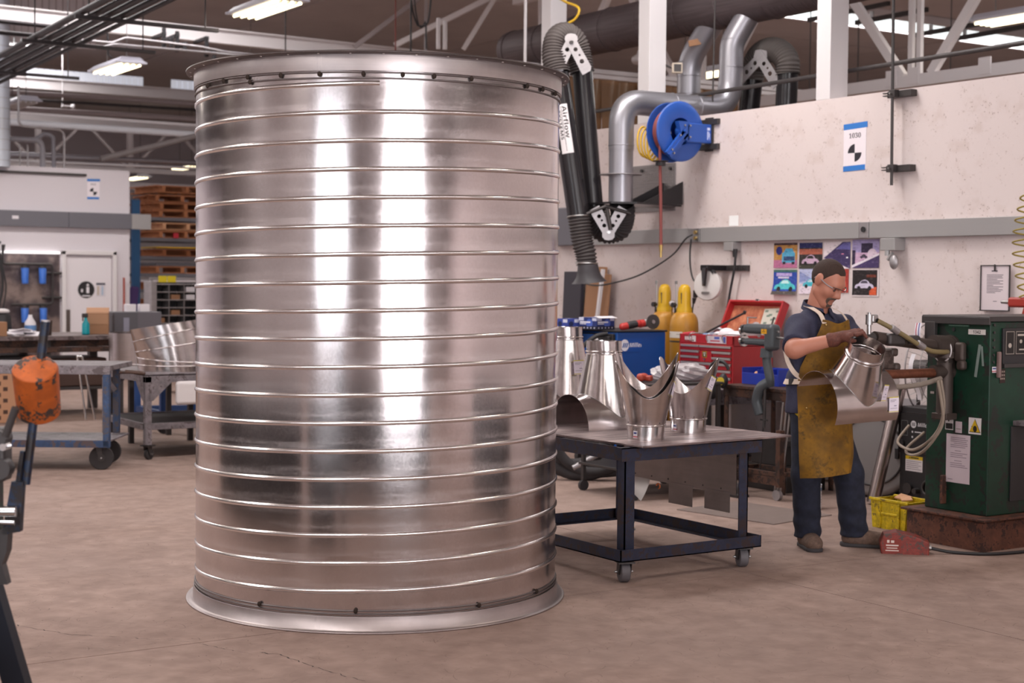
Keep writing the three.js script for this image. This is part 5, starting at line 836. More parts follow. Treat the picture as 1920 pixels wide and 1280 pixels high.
// foot pedal and its cable
{
  const t = thing('foot_pedal', 'red worn foot pedal lying by the shoe of the person', 'foot pedal', [6.95, 0, -6.38], -0.75);
  part('housing', [ext([[-0.13, 0], [0.13, 0], [0.13, 0.07], [0.06, 0.1], [-0.05, 0.125], [-0.12, 0.11], [-0.14, 0.06]], 0.13, 0, 0, 0, 0, 0, 0, 0.008)], worn([124, 44, 34], [70, 56, 52], 0.5, 0.14, 0.5), t);
  part('lettering', xf(sheetGeo(0.1, 0.085, 0.002), -0.075, 0.05, 0.066), printed(canvasTex(96, 80, (c, w, h) => { deckle(c, w, h, '#7c2c22'); c.fillStyle = '#cdbcb4'; c.font = 'bold 22px sans-serif'; c.fillRect(18, 8, 14, 16); c.fillRect(40, 10, 18, 14); c.fillRect(12, 34, 70, 8); c.fillRect(16, 50, 60, 6); c.fillRect(10, 64, 74, 6); })), t, true);
  part('cable_gland', cyl(0.016, 0.016, 0.03, 0.14, 0.035, 0, 0, 0, Math.PI / 2, 12), M.steel, t);
  one('pedal_cable', 'black cable running from the red foot pedal across the floor', 'cable', tube([[7.05, 0.035, -6.28], [7.16, 0.012, -6.2], [7.3, 0.01, -6.06], [7.55, 0.01, -6.0], [7.9, 0.01, -6.02], [8.4, 0.01, -6.0], [9, 0.01, -5.7]], 0.01, 60), M.black);
}
// yellow bin
{
  const t = thing('yellow_bin', 'dirty yellow plastic bin on the floor beside the machine plinth', 'bin', [7.62, 0, -7.03], WR);
  part('tub', [ext([[-0.15, 0], [0.13, 0], [0.15, 0.19], [-0.17, 0.19]], 0.012, 0, 0, 0.1), ext([[-0.15, 0], [0.13, 0], [0.15, 0.19], [-0.17, 0.19]], 0.012, 0, 0, -0.12), rbox(0.012, 0.19, 0.22, -0.155, 0.095, -0.01, 0.003, 0, 0, 0.08), rbox(0.012, 0.19, 0.22, 0.135, 0.095, -0.01, 0.003, 0, 0, -0.08), rbox(0.28, 0.01, 0.22, -0.01, 0.006, -0.01)], M.yellowBin, t);
  part('rim', [rbox(0.34, 0.018, 0.018, -0.01, 0.188, 0.105, 0.004), rbox(0.34, 0.018, 0.018, -0.01, 0.188, -0.125, 0.004)], M.yellowBin, t);
  part('rib', [rbox(0.02, 0.17, 0.016, -0.085, 0.09, 0.108, 0.004), rbox(0.02, 0.17, 0.016, 0.08, 0.09, 0.108, 0.004), rbox(0.14, 0.014, 0.014, 0, 0.1, 0.108, 0.004)], M.yellowBin, t);
  one('scrap_pieces', 'pink and tan scrap pieces heaped in the yellow bin', 'scrap', [rbox(0.12, 0.01, 0.08, 7.66, 0.2, -7.05, 0.003, 0.2, 0.4, 0.1), rbox(0.1, 0.01, 0.07, 7.6, 0.205, -6.97, 0.003, -0.1, 0.9, 0.1)], M.woodPale);
}
// small black power source
{
  const t = thing('power_supply', 'black wire feeder power source standing behind the green machine', 'power source', [8.45, 0, -7.64], WR);
  part('case', rbox(0.36, 0.68, 0.2, 0, 0.38, -0.1, 0.01), M.black, t);
  const f = part('face', rbox(0.38, 0.3, 0.01, 0, 0.53, 0.004, 0.003), M.blackGloss, t);
  part('face_print', xf(sheetGeo(0.34, 0.26, 0.001), 0, 0.54, 0.011), printed(canvasTex(256, 196, (c, w, h) => { deckle(c, w, h, '#171214'); c.strokeStyle = '#777'; c.lineWidth = 2; c.strokeRect(10, 40, 44, 80); c.fillStyle = '#c8c4c8'; c.beginPath(); c.arc(96, 56, 20, 0, 7); c.fill(); c.fillStyle = '#171214'; for (let k = 0; k < 3; k++) c.fillRect(84 + k * 9, 46, 5, 20); c.fillStyle = '#c8c4c8'; c.font = 'italic bold 28px sans-serif'; c.fillText('Miller', 122, 66); c.fillRect(84, 92, 10, 10); c.fillRect(104, 94, 50, 6); c.fillRect(84, 120, 10, 10); })), f, true);
  part('caution_label', xf(sheetGeo(0.16, 0.11, 0.001), -0.04, 0.31, 0.002), printed(canvasTex(128, 96, (c, w, h) => { deckle(c, w, h, '#cfc6c8'); c.fillStyle = '#c9a81a'; c.fillRect(0, 0, w, 22); c.fillStyle = '#2a2418'; c.font = 'bold 16px sans-serif'; c.fillRect(38, 7, 60, 8); c.beginPath(); c.moveTo(24, 16); c.lineTo(30, 5); c.lineTo(36, 16); c.fill(); c.fillStyle = '#8a8288'; for (let k = 0; k < 5; k++) c.fillRect(8, 32 + k * 12, 110 - (k % 2) * 20, 4); })), t, true);
  part('knob', [cyl(0.03, 0.03, 0.03, -0.15, 0.45, 0.016, Math.PI / 2, 0, 0, 18), cyl(0.03, 0.03, 0.03, 0.13, 0.45, 0.016, Math.PI / 2, 0, 0, 18)], M.black, t);
  part('socket', [cyl(0.035, 0.04, 0.03, -0.08, 0.13, 0.014, Math.PI / 2, 0, 0, 18), cyl(0.02, 0.02, 0.05, 0.0, 0.12, 0.02, Math.PI / 2, 0, 0, 14), tor(0.05, 0.01, 0.1, 0.15, 0.01, 0, 0, 0, 20, 8)], M.darkSteel, t);
  for (const x of [-0.15, 0.15]) part('foot', rbox(0.05, 0.04, 0.18, x, 0.02, -0.1, 0.005), M.rubber, t);
}
// cage fan by the wall
{
  const t = thing('pedestal_fan', 'white wire cage pedestal fan partly hidden behind the green machine', 'fan', [8.75, 0, -7.81], 0.17);
  const wires = []; for (let k = 0; k < 44; k++) { const a = k / 44 * Math.PI * 2; wires.push(tube([[0.05 * Math.cos(a), 0.98 + 0.05 * Math.sin(a), 0.09], [0.22 * Math.cos(a), 0.98 + 0.22 * Math.sin(a), 0.08], [0.34 * Math.cos(a), 0.98 + 0.34 * Math.sin(a), 0]], 0.0016, 8, 4)); }
  part('cage', [...wires, tor(0.34, 0.006, 0, 0.98, 0, 0, 0, 0, 48, 6), tor(0.26, 0.003, 0, 0.98, 0.07, 0, 0, 0, 48, 6), tor(0.16, 0.003, 0, 0.98, 0.088, 0, 0, 0, 40, 6), tor(0.06, 0.003, 0, 0.98, 0.09, 0, 0, 0, 24, 6)], M.galvDull, t);
  for (let k = 0; k < 4; k++) { const b = part('blade', grid(8, 8, (u, v) => { const r = 0.05 + 0.24 * u, a = (v - 0.5) * (0.5 + 0.5 * u); return [r * Math.cos(a), r * Math.sin(a), 0.05 * (v - 0.5) + 0.02]; }), mat(C(0.5, 0.46, 0.46), 0.4, 0.2, { side: THREE.DoubleSide }), t); b.position.y = 0.98; b.rotation.z = k * Math.PI / 2 + 0.4; }
  part('motor', cyl(0.06, 0.07, 0.14, 0, 0.98, -0.07, Math.PI / 2, 0, 0, 20), M.darkSteel, t);
  part('stand', [cyl(0.015, 0.015, 0.95, 0, 0.48, -0.1, 0, 0, 0, 12), cyl(0.14, 0.12, 0.03, 0, 0.015, -0.1, 0, 0, 0, 32)], M.darkSteel, t);
  const d = thing('drum_fan', 'round grey drum fan standing on the floor behind the leaning pipe', 'fan', [8.62, 0, -8.2], WR + 0.4);
  part('housing', lathe([[0.0, 0], [0.3, 0], [0.335, 0.02], [0.345, 0.05], [0.335, 0.22], [0.3, 0.24], [0, 0.24]], 0, 0.35, 0.12, -Math.PI / 2, 0, 0, 48), mat(C(0.3, 0.285, 0.285), 0.45, 0.4), d);
  part('face_ring', [tor(0.25, 0.008, 0, 0.35, 0.125, 0, 0, 0, 48, 8)], M.darkSteel, d);
  part('latch', rbox(0.03, 0.08, 0.02, 0.2, 0.35, 0.13, 0.005), M.black, d);
  part('feet', [rbox(0.3, 0.04, 0.05, 0, 0.02, 0.05, 0.008), rbox(0.3, 0.04, 0.05, 0, 0.02, -0.08, 0.008)], M.darkSteel, d);
}
one('leaning_pipe', 'slim shiny pipe leaning between the person and the black power source', 'pipe', rod([8.28, 0.012, -7.91], [8.46, 0.85, -7.84], 0.048, 28), mat(C(0.5, 0.42, 0.4), 0.28, 1));
one('leaning_sheet', 'pale narrow sheet strip leaning on the wall behind the leaning pipe', 'sheet', rbox(0.01, 0.95, 0.2, 8.84, 0.48, -8.46, 0.002, 0, 0, -0.2), mat(C(0.4, 0.38, 0.42), 0.5, 0.5));
one('paint_can', 'white labelled can on the floor between the legs of the person', 'can', [cyl(0.075, 0.075, 0.17, 7.75, 0.085, -8.0, 0, 0, 0, 28), tor(0.074, 0.004, 7.75, 0.17, -8.0, Math.PI / 2, 0, 0, 28, 6)], printed(canvasTex(128, 96, (c, w, h) => { deckle(c, w, h, '#cfc8c8'); c.fillStyle = '#6a7a94'; c.fillRect(0, 10, w, 14); c.fillStyle = '#8b8488'; for (let k = 0; k < 5; k++) c.fillRect(10, 34 + k * 11, 100 - 14 * (k % 2), 5); })), null, true);
one('tray_stack', 'stack of dark steel trays under the bench between the legs of the person', 'tray', [rb(8.12, 8.53, 0.36, 0.4, -9.1, -8.65), rb(8.12, 8.53, 0.2, 0.37, -9.05, -8.7), rb(8.12, 8.53, 0.0, 0.2, -9.1, -8.65)], M.darkSteel);
// ---------- implicit surfaces ----------
function nets(f, lo, hi, h) {                 // naive surface nets of the field f(x, y, z) < 0
  const n = [0, 1, 2].map((k) => Math.ceil((hi[k] - lo[k]) / h) + 1), [nx, ny, nz] = n, F = new Float32Array(nx * ny * nz);
  for (let k = 0, i = 0; k < nz; k++) for (let j = 0; j < ny; j++) for (let q = 0; q < nx; q++, i++) F[i] = f(lo[0] + q * h, lo[1] + j * h, lo[2] + k * h);
  const id = new Int32Array(nx * ny * nz).fill(-1), pos = [], idx = [], off = [0, 1, nx, nx + 1, nx * ny, nx * ny + 1, nx * ny + nx, nx * ny + nx + 1];
  const E = [[0, 1], [2, 3], [4, 5], [6, 7], [0, 2], [1, 3], [4, 6], [5, 7], [0, 4], [1, 5], [2, 6], [3, 7]];
  for (let k = 0; k + 1 < nz; k++) for (let j = 0; j + 1 < ny; j++) for (let q = 0; q + 1 < nx; q++) {
    const c = (k * ny + j) * nx + q; let m = 0;
    for (let v = 0; v < 8; v++) if (F[c + off[v]] < 0) m |= 1 << v;
    if (m === 0 || m === 255) continue;
    let x = 0, y = 0, z = 0, w = 0;
    for (const [a, b] of E) { const A = F[c + off[a]], Bv = F[c + off[b]]; if ((A < 0) === (Bv < 0)) continue; const t = A / (A - Bv); x += (a & 1) + t * ((b & 1) - (a & 1)); y += ((a >> 1) & 1) + t * (((b >> 1) & 1) - ((a >> 1) & 1)); z += (a >> 2) + t * ((b >> 2) - (a >> 2)); w++; }
    id[c] = pos.length / 3; pos.push(lo[0] + (q + x / w) * h, lo[1] + (j + y / w) * h, lo[2] + (k + z / w) * h);
  }
  const quad = (a, b, c, d, s) => { if (a < 0 || b < 0 || c < 0 || d < 0) return; s ? idx.push(a, b, c, a, c, d) : idx.push(a, c, b, a, d, c); };
  for (let k = 1; k + 1 < nz; k++) for (let j = 1; j + 1 < ny; j++) for (let q = 1; q + 1 < nx; q++) {
    const c = (k * ny + j) * nx + q, s = F[c] < 0;
    if (s !== F[c + 1] < 0) quad(id[c - nx - nx * ny], id[c - nx * ny], id[c], id[c - nx], s);
    if (s !== F[c + nx] < 0) quad(id[c - 1 - nx * ny], id[c - 1], id[c], id[c - nx * ny], s);
    if (s !== F[c + nx * ny] < 0) quad(id[c - 1 - nx], id[c - nx], id[c], id[c - 1], s);
  }
  const g = new THREE.BufferGeometry(); g.setAttribute('position', new THREE.Float32BufferAttribute(pos, 3)); g.setIndex(idx); g.computeVertexNormals();
  return g;
}
const cap = (a, b, ra, rb = ra) => { const dx = b[0] - a[0], dy = b[1] - a[1], dz = b[2] - a[2], L = dx * dx + dy * dy + dz * dz || 1e-9; return (x, y, z) => { const t = clamp(((x - a[0]) * dx + (y - a[1]) * dy + (z - a[2]) * dz) / L), X = x - a[0] - t * dx, Y = y - a[1] - t * dy, Z = z - a[2] - t * dz; return Math.sqrt(X * X + Y * Y + Z * Z) - mix(ra, rb, t); }; };
const ell = (c, r) => (x, y, z) => { const X = (x - c[0]) / r[0], Y = (y - c[1]) / r[1], Z = (z - c[2]) / r[2], k = Math.sqrt(X * X + Y * Y + Z * Z); return (k - 1) * Math.min(...r); };
const smin = (a, b, k) => { const h = Math.max(k - Math.abs(a - b), 0) / k; return Math.min(a, b) - h * h * k * 0.25; };
const blend = (fs, k) => (x, y, z) => { let d = 9; for (const f of fs) d = smin(d, f(x, y, z), k); return d; };
const cutBelow = (f, p, dir) => (x, y, z) => Math.max(f(x, y, z), (x - p[0]) * dir[0] + (y - p[1]) * dir[1] + (z - p[2]) * dir[2]);
function ribbon(pts, w, normalFrom, t = 0.003) {   // flat strap along a curve; its width is across normalFrom(p)
  const c = new THREE.CatmullRomCurve3(pts.map(AX)), N = 30;
  return shell(2, N, (u, v) => { const p = c.getPoint(v), T = c.getTangent(v), n = normalFrom(p).normalize(), s = T.clone().cross(n).normalize(); return [p.x + s.x * (u - 0.5) * w, p.y + s.y * (u - 0.5) * w, p.z + s.z * (u - 0.5) * w]; }, t);
}
{
  const man = thing('person', 'person in a navy polo shirt, safety glasses and yellow leather apron holding a duct fitting', 'person', [6.73, 0, -6.759], Q);
  // local frame: x to the viewer's right, z toward the camera; S points to the left shoulder, Fd is the facing direction
  const S = [0.82, 0, -0.57], Fd = [0.57, 0, 0.82], at = (x, y, z, s = 0, f = 0) => [x + S[0] * s + Fd[0] * f, y, z + S[2] * s + Fd[2] * f];
  const J = { neck0: [-0.12, 1.41, -0.01], neck1: [-0.1, 1.5, 0.05], rSh: [-0.255, 1.335, 0.11], lSh: [0.07, 1.335, -0.11], rEl: [-0.305, 1.215, 0.31], rWr: [-0.085, 1.277, 0.385], lEl: [0.175, 1.13, 0.06], lWr: [0.04, 1.195, 0.32], rHip: [-0.175, 0.82, 0.05], lHip: [-0.03, 0.82, -0.05], rKn: [-0.185, 0.45, 0.1], lKn: [0.085, 0.45, 0.04], rAn: [-0.155, 0.085, 0.03], lAn: [0.145, 0.085, -0.02] };
  const skin = mat(C(0.47, 0.19, 0.125), 0.5), navy = mat(0xffffff, 0.85, 0, { map: tex(256, (i, x, y) => mix3([42, 42, 62], [54, 54, 78], N3[(y * 2) * 512 + x * 2]), 0.2) });
  const denim = mat(0xffffff, 0.9, 0, { map: tex(256, (i, x, y) => mix3([16, 18, 30], [34, 38, 56], clamp(N2[(y * 2) * 512 + x * 2] * 1.1)), 0.4) });
  const leather = mat(0xffffff, 0.75, 0, { map: tex(512, (i) => { const c = mix3([92, 62, 4], [150, 104, 4], clamp(N1[i] * 1.8 - 0.4)); return mix3(c, [48, 34, 12], 0.7 * sm(0.5, 0.72, N3[i] * 0.2 + N2[i] * 0.3 + N1[i] * 0.5)); }, 0.55) });
  const glove = mat(0xffffff, 0.7, 0, { map: tex(256, (i, x, y) => mix3([78, 40, 32], [116, 66, 52], N2[(y * 2) * 512 + x * 2]), 0.12) });
  const hairM = mat(0xffffff, 0.85, 0, { map: tex(256, (i, x, y) => mix3([36, 24, 20], [72, 50, 40], N3[(y * 2) * 512 + x * 2]), 0.08) });
  // ---- head (own axes: y up, z out of the face, x to the person's left)
  const H = new THREE.Matrix4().makeRotationFromEuler(new THREE.Euler(36 * D2R, 47 * D2R, 0, 'YXZ')).scale(V(1.09, 1.09, 1.09)).setPosition(-0.066, 1.612, 0.06);
  const cran = ell([0, 0.028, -0.012], [0.076, 0.094, 0.096]);
  const face = blend([cran, ell([0, -0.04, 0.026], [0.06, 0.08, 0.062]), cap([-0.045, -0.062, 0.0], [-0.018, -0.102, 0.058], 0.024, 0.02), cap([0.045, -0.062, 0.0], [0.018, -0.102, 0.058], 0.024, 0.02), cap([-0.012, -0.104, 0.062], [0.012, -0.104, 0.062], 0.02), cap([-0.036, 0.022, 0.07], [0.036, 0.022, 0.07], 0.014), cap([-0.044, -0.028, 0.05], [-0.036, -0.022, 0.058], 0.024), cap([0.044, -0.028, 0.05], [0.036, -0.022, 0.058], 0.024)], 0.03);
  const nose = blend([cap([0, 0.012, 0.082], [0, -0.028, 0.105], 0.009, 0.0135), cap([-0.012, -0.036, 0.092], [0.012, -0.036, 0.092], 0.0095)], 0.012);
  const lips = blend([cap([-0.02, -0.066, 0.078], [0.02, -0.066, 0.078], 0.0075), cap([-0.016, -0.076, 0.077], [0.016, -0.076, 0.077], 0.0075)], 0.004);
  const ears = (s) => blend([ell([s * 0.077, 0.0, -0.012], [0.009, 0.03, 0.019]), ell([s * 0.082, 0.012, -0.02], [0.007, 0.02, 0.014])], 0.01);
  const eL = ears(-1), eR = ears(1), soc = [-0.03, 0.03].map((s) => ell([s, 0.0, 0.088], [0.017, 0.011, 0.014]));
  const headF = (x, y, z) => { let d = smin(face(x, y, z), nose(x, y, z), 0.014); d = smin(d, lips(x, y, z), 0.008); for (const q of soc) { const e = -q(x, y, z) - 0.0; d = -smin(-d, -e, 0.012); } d = smin(d, Math.min(eL(x, y, z), eR(x, y, z)), 0.008); return d; };
  const head = nets(headF, [-0.1, -0.14, -0.12], [0.1, 0.135, 0.13], 0.0036).applyMatrix4(H);
  const inH = (p) => { const v = V(...p).applyMatrix4(H); return [v.x, v.y, v.z]; };
  const headC = inH([0, -0.02, -0.02]);
  // ---- body
  const bodyF = blend([cap(J.neck0, headC, 0.068, 0.06), cap(at(-0.1, 1.33, 0, -0.13), at(-0.1, 1.33, 0, 0.13), 0.06), cap(at(-0.1, 1.22, 0, -0.09), at(-0.1, 1.22, 0, 0.09), 0.115), cap(at(-0.1, 1.0, 0.02, -0.06), at(-0.1, 1.0, 0.02, 0.06), 0.125), cap(at(-0.105, 0.86, 0, -0.06), at(-0.105, 0.86, 0, 0.06), 0.12),
    cap(J.rSh, J.rEl, 0.058, 0.05), cap(J.rEl, J.rWr, 0.051, 0.034), cap(J.lSh, J.lEl, 0.058, 0.05), cap(J.lEl, J.lWr, 0.05, 0.034), cap(J.rHip, J.rKn, 0.088, 0.06), cap(J.rKn, J.rAn, 0.058, 0.042), cap(J.lHip, J.lKn, 0.088, 0.06), cap(J.lKn, J.lAn, 0.058, 0.042)], 0.04);
  const body = nets(bodyF, [-0.45, 0.03, -0.3], [0.35, 1.62, 0.48], 0.0115);
  part('body', [body, head], skin, man);
  // ---- hair, beard, brows, eyes
  const hairF = (x, y, z) => Math.max(ell([0, 0.028, -0.013], [0.0785, 0.0965, 0.0985])(x, y, z) + 0.001 * Math.sin(400 * x) * Math.sin(370 * y + 300 * z), -0.004 + (0.026 + 0.022 * sm(0.02, 0.05, Math.abs(x))) * sm(0.0, 0.055, z) + 0.012 * sm(0.055, 0.075, Math.abs(x)) * sm(-0.01, 0.02, z) - (0.76 * y - 0.65 * z), -0.055 - y);
  part('hair', nets(hairF, [-0.1, -0.1, -0.13], [0.1, 0.14, 0.11], 0.0035).applyMatrix4(H), hairM, man);
  part('beard', nets(blend([cap([-0.014, -0.1, 0.07], [0.014, -0.1, 0.07], 0.0215), cap([-0.028, -0.055, 0.08], [-0.006, -0.049, 0.089], 0.0085), cap([0.028, -0.055, 0.08], [0.006, -0.049, 0.089], 0.0085), cap([-0.031, -0.058, 0.075], [-0.024, -0.096, 0.07], 0.011), cap([0.031, -0.058, 0.075], [0.024, -0.096, 0.07], 0.011)], 0.008), [-0.06, -0.14, 0.03], [0.06, -0.03, 0.11], 0.0032).applyMatrix4(H), mat(C(0.1, 0.065, 0.05), 0.9), man);
  part('eyebrow', nets(cap([-0.046, 0.022, 0.077], [-0.016, 0.02, 0.0865], 0.0055), [-0.06, 0, 0.06], [0, 0.04, 0.11], 0.003).applyMatrix4(H), hairM, man);
  part('eyebrow', nets(cap([0.046, 0.022, 0.077], [0.016, 0.02, 0.0865], 0.0055), [0, 0, 0.06], [0.06, 0.04, 0.11], 0.003).applyMatrix4(H), hairM, man);
  for (const s of [-1, 1]) part('eye', xf(new THREE.SphereGeometry(0.0115, 14, 10), s * 0.03, -0.002, 0.0725).applyMatrix4(H), mat(C(0.1, 0.055, 0.045), 0.4), man);
  // ---- safety glasses
  const gl = new THREE.Group(); gl.name = 'safety_glasses'; man.add(gl);
  const lensM = new THREE.MeshPhysicalMaterial({ color: 0xffffff, transmission: 1, thickness: 0, roughness: 0.05, side: THREE.DoubleSide });
  for (const s of [-1, 1]) {
    part('lens', grid(10, 6, (u, v) => { const a = s * (0.08 + 0.85 * u), R = 0.082; return [R * Math.sin(a), 0.02 - 0.042 * v, 0.03 + R * Math.cos(a) + (1 - u) * 0.006]; }).applyMatrix4(H), lensM, gl);
    part('temple', tube([[s * 0.066, 0.014, 0.082], [s * 0.081, 0.014, 0.045], [s * 0.083, 0.016, 0.0], [s * 0.08, 0.014, -0.03], [s * 0.078, -0.004, -0.042]].map(inH), 0.0032, 30, 6), s < 0 ? mat(C(0.3, 0.28, 0.3), 0.3) : M.black, gl);
  }
  part('brow_bar', tube([[-0.068, 0.021, 0.078], [-0.04, 0.023, 0.1], [0, 0.022, 0.118], [0.04, 0.023, 0.1], [0.068, 0.021, 0.078]].map(inH), 0.0022, 30, 6), M.darkSteel, gl);
  // ---- polo shirt
  const wr = (x, y, z) => 0.004 * Math.sin(26 * y + 9 * x + 14 * z) + 0.003 * Math.sin(38 * (x + z) - 19 * y);
  const cutAt = (a, b, t) => a.map((v, k) => mix(v, b[k], t)), dirOf = (a, b) => { const v = V(...b).sub(V(...a)).normalize(); return [v.x, v.y, v.z]; };
  const slR = cutBelow(cap(J.rSh, J.rEl, 0.077, 0.076), cutAt(J.rSh, J.rEl, 0.86), dirOf(J.rSh, J.rEl)), slL = cutBelow(cap(J.lSh, J.lEl, 0.077, 0.074), cutAt(J.lSh, J.lEl, 0.8), dirOf(J.lSh, J.lEl));
  const torso = blend([cap(at(-0.1, 1.345, 0, -0.14), at(-0.1, 1.345, 0, 0.14), 0.066), cap(at(-0.115, 1.385, -0.01, -0.05), at(-0.115, 1.385, -0.01, 0.05), 0.062), cap(at(-0.1, 1.22, 0, -0.1), at(-0.1, 1.22, 0, 0.1), 0.13), cap(at(-0.1, 1.02, 0.01, -0.075), at(-0.1, 1.02, 0.01, 0.075), 0.145), cap(at(-0.105, 0.86, 0, -0.075), at(-0.105, 0.86, 0, 0.075), 0.14)], 0.06);
  const shirtF = (x, y, z) => { let d = smin(torso(x, y, z), slR(x, y, z), 0.03); d = smin(d, slL(x, y, z), 0.03) + wr(x, y, z); d = Math.max(d, 0.812 + 0.01 * Math.sin(20 * x) - y); return d; };
  const shirt = part('polo_shirt', nets(shirtF, [-0.46, 0.79, -0.3], [0.34, 1.47, 0.45], 0.0095), navy, man);
  part('collar', shell(28, 3, (u, v) => { const a = mix(0.32, 2 * Math.PI - 0.32, u), r = mix(0.074, 0.088, v), y = mix(1.475, 1.43, v) + 0.028 * Math.cos(a) * -1; const f = Math.cos(a) * r * 1.05, s = Math.sin(a) * r; return [-0.116 + Fd[0] * f + S[0] * s, y, -0.002 + Fd[2] * f + S[2] * s]; }, 0.006), navy, shirt);
  for (const s of [-1, 1]) part('collar_point', ext([[0, 0], [0.05, 0.035], [0.03, -0.05]], 0.005, 0, 0, 0).applyMatrix4(new THREE.Matrix4().makeScale(s, 1, 1)).applyMatrix4(new THREE.Matrix4().makeRotationFromEuler(new THREE.Euler(-0.5, 35 * D2R + s * 0.35, 0, 'YXZ')).setPosition(...at(-0.118, 1.42, 0, s * 0.022, 0.092))), navy, shirt);
  part('chest_logo', xf(sheetGeo(0.06, 0.028, 0.002)).applyMatrix4(new THREE.Matrix4().makeRotationFromEuler(new THREE.Euler(-0.25, 35 * D2R + 0.5, 0.3, 'YXZ')).setPosition(...at(-0.1, 1.33, 0, 0.13, 0.115))), printed(canvasTex(96, 48, (c, w, h) => { deckle(c, w, h, '#33334c'); c.strokeStyle = '#d8dcec'; c.lineWidth = 6; c.beginPath(); c.moveTo(8, 30); c.lineTo(36, 10); c.lineTo(70, 26); c.moveTo(30, 36); c.lineTo(88, 38); c.stroke(); })), shirt, true);
  // ---- jeans and boots
  const jr = (x, y, z) => 0.005 * Math.sin(60 * y + 20 * x) * sm(0.35, 0.1, y);
  part('jeans', nets((x, y, z) => Math.max(blend([cap(at(-0.105, 0.86, 0, -0.06), at(-0.105, 0.86, 0, 0.06), 0.128), cap(J.rHip, J.rKn, 0.1, 0.086), cap(J.rKn, [-0.157, 0.06, 0.035], 0.086, 0.08), cap(J.lHip, J.lKn, 0.1, 0.088), cap(J.lKn, [0.14, 0.06, -0.02], 0.088, 0.082)], 0.03)(x, y, z) + jr(x, y, z), 0.062 - y, y - 0.9), [-0.4, 0.04, -0.22], [0.32, 0.93, 0.27], 0.01), denim, man);
  const boot = mat(0xffffff, 0.8, 0, { map: tex(256, (i, x, y) => mix3([74, 56, 48], [118, 94, 80], N2[(y * 2) * 512 + x * 2]), 0.2) });
  for (const [an, toe] of [[[-0.155, 0.09, 0.02], [-0.145, 0.045, 0.18]], [[0.14, 0.09, -0.02], [0.285, 0.042, 0.03]]]) {
    const heel = [an[0] - (toe[0] - an[0]) * 0.22, 0.05, an[2] - (toe[2] - an[2]) * 0.22];
    const b = part('boot', nets((x, y, z) => Math.max(blend([cap(an, [an[0], 0.05, an[2]], 0.05, 0.05), cap(heel, toe, 0.046, 0.045), cap([an[0], 0.06, an[2]], toe, 0.052, 0.044)], 0.03)(x, y, z), 0.02 - y), [Math.min(an[0], toe[0]) - 0.12, 0, Math.min(an[2], toe[2]) - 0.12], [Math.max(an[0], toe[0]) + 0.1, 0.16, Math.max(an[2], toe[2]) + 0.1], 0.007), boot, man);
    part('sole', nets((x, y, z) => Math.max(cap([heel[0], 0.02, heel[2]], [toe[0], 0.02, toe[2]], 0.054, 0.052)(x, 0.02, z), y - 0.024, 0.001 - y), [Math.min(an[0], toe[0]) - 0.14, -0.01, Math.min(an[2], toe[2]) - 0.14], [Math.max(an[0], toe[0]) + 0.12, 0.035, Math.max(an[2], toe[2]) + 0.12], 0.006), M.rubber, b);
  }
  // ---- gloves
  const finger = (pts, r) => blend([cap(pts[0], pts[1], r, r * 0.96), cap(pts[1], pts[2], r * 0.96, r * 0.9)], 0.004);
  const W = J.rWr, hr = [[-0.012, 1.318, 0.418], [0.004, 1.322, 0.436], [0.016, 1.318, 0.455], [0.022, 1.308, 0.474]];
  const rg = blend([cap([-0.105, 1.272, 0.378], W, 0.043, 0.041), cap(W, [-0.03, 1.3, 0.41], 0.036, 0.032), cap([-0.03, 1.302, 0.4], [-0.01, 1.296, 0.448], 0.027, 0.025), ...hr.map((k, i) => finger([k, [k[0] + 0.034, k[1] + 0.016 - i * 0.002, k[2] + 0.012], [k[0] + 0.05, k[1] - 0.014, k[2] + 0.02]], 0.0115)), finger([[-0.04, 1.285, 0.43], [-0.01, 1.268, 0.458], [0.012, 1.272, 0.472]], 0.0125)], 0.012);
  part('glove', nets((x, y, z) => rg(x, y, z) + 0.0018 * Math.sin(90 * x + 60 * y), [-0.17, 1.2, 0.32], [0.1, 1.38, 0.53], 0.0038), glove, man);
  const L = J.lWr, lg = blend([cap([0.06, 1.185, 0.28], L, 0.04, 0.038), cap(L, [0.012, 1.2, 0.37], 0.034, 0.03), ...[0, 1, 2, 3].map((i) => finger([[0.004 - 0.004 * i, 1.225 - i * 0.018, 0.385], [-0.022 - 0.002 * i, 1.228 - i * 0.018, 0.41], [-0.03, 1.226 - i * 0.018, 0.435]], 0.0115)), finger([[0.03, 1.23, 0.36], [0.01, 1.25, 0.39], [-0.006, 1.25, 0.415]], 0.012)], 0.012);
  part('glove', nets(lg, [-0.08, 1.1, 0.2], [0.13, 1.3, 0.47], 0.0042), glove, man);
  // ---- leather apron: bends round the front of the trunk, hangs straight below the waist
  const prof = [[1.375, 33, 0.158, 0.2], [1.32, 40, 0.165, 0.205], [1.22, 55, 0.17, 0.215], [1.1, 72, 0.175, 0.222], [0.98, 78, 0.182, 0.226], [0.84, 76, 0.19, 0.226], [0.7, 74, 0.2, 0.226], [0.56, 73, 0.21, 0.226], [0.455, 72, 0.218, 0.228]];
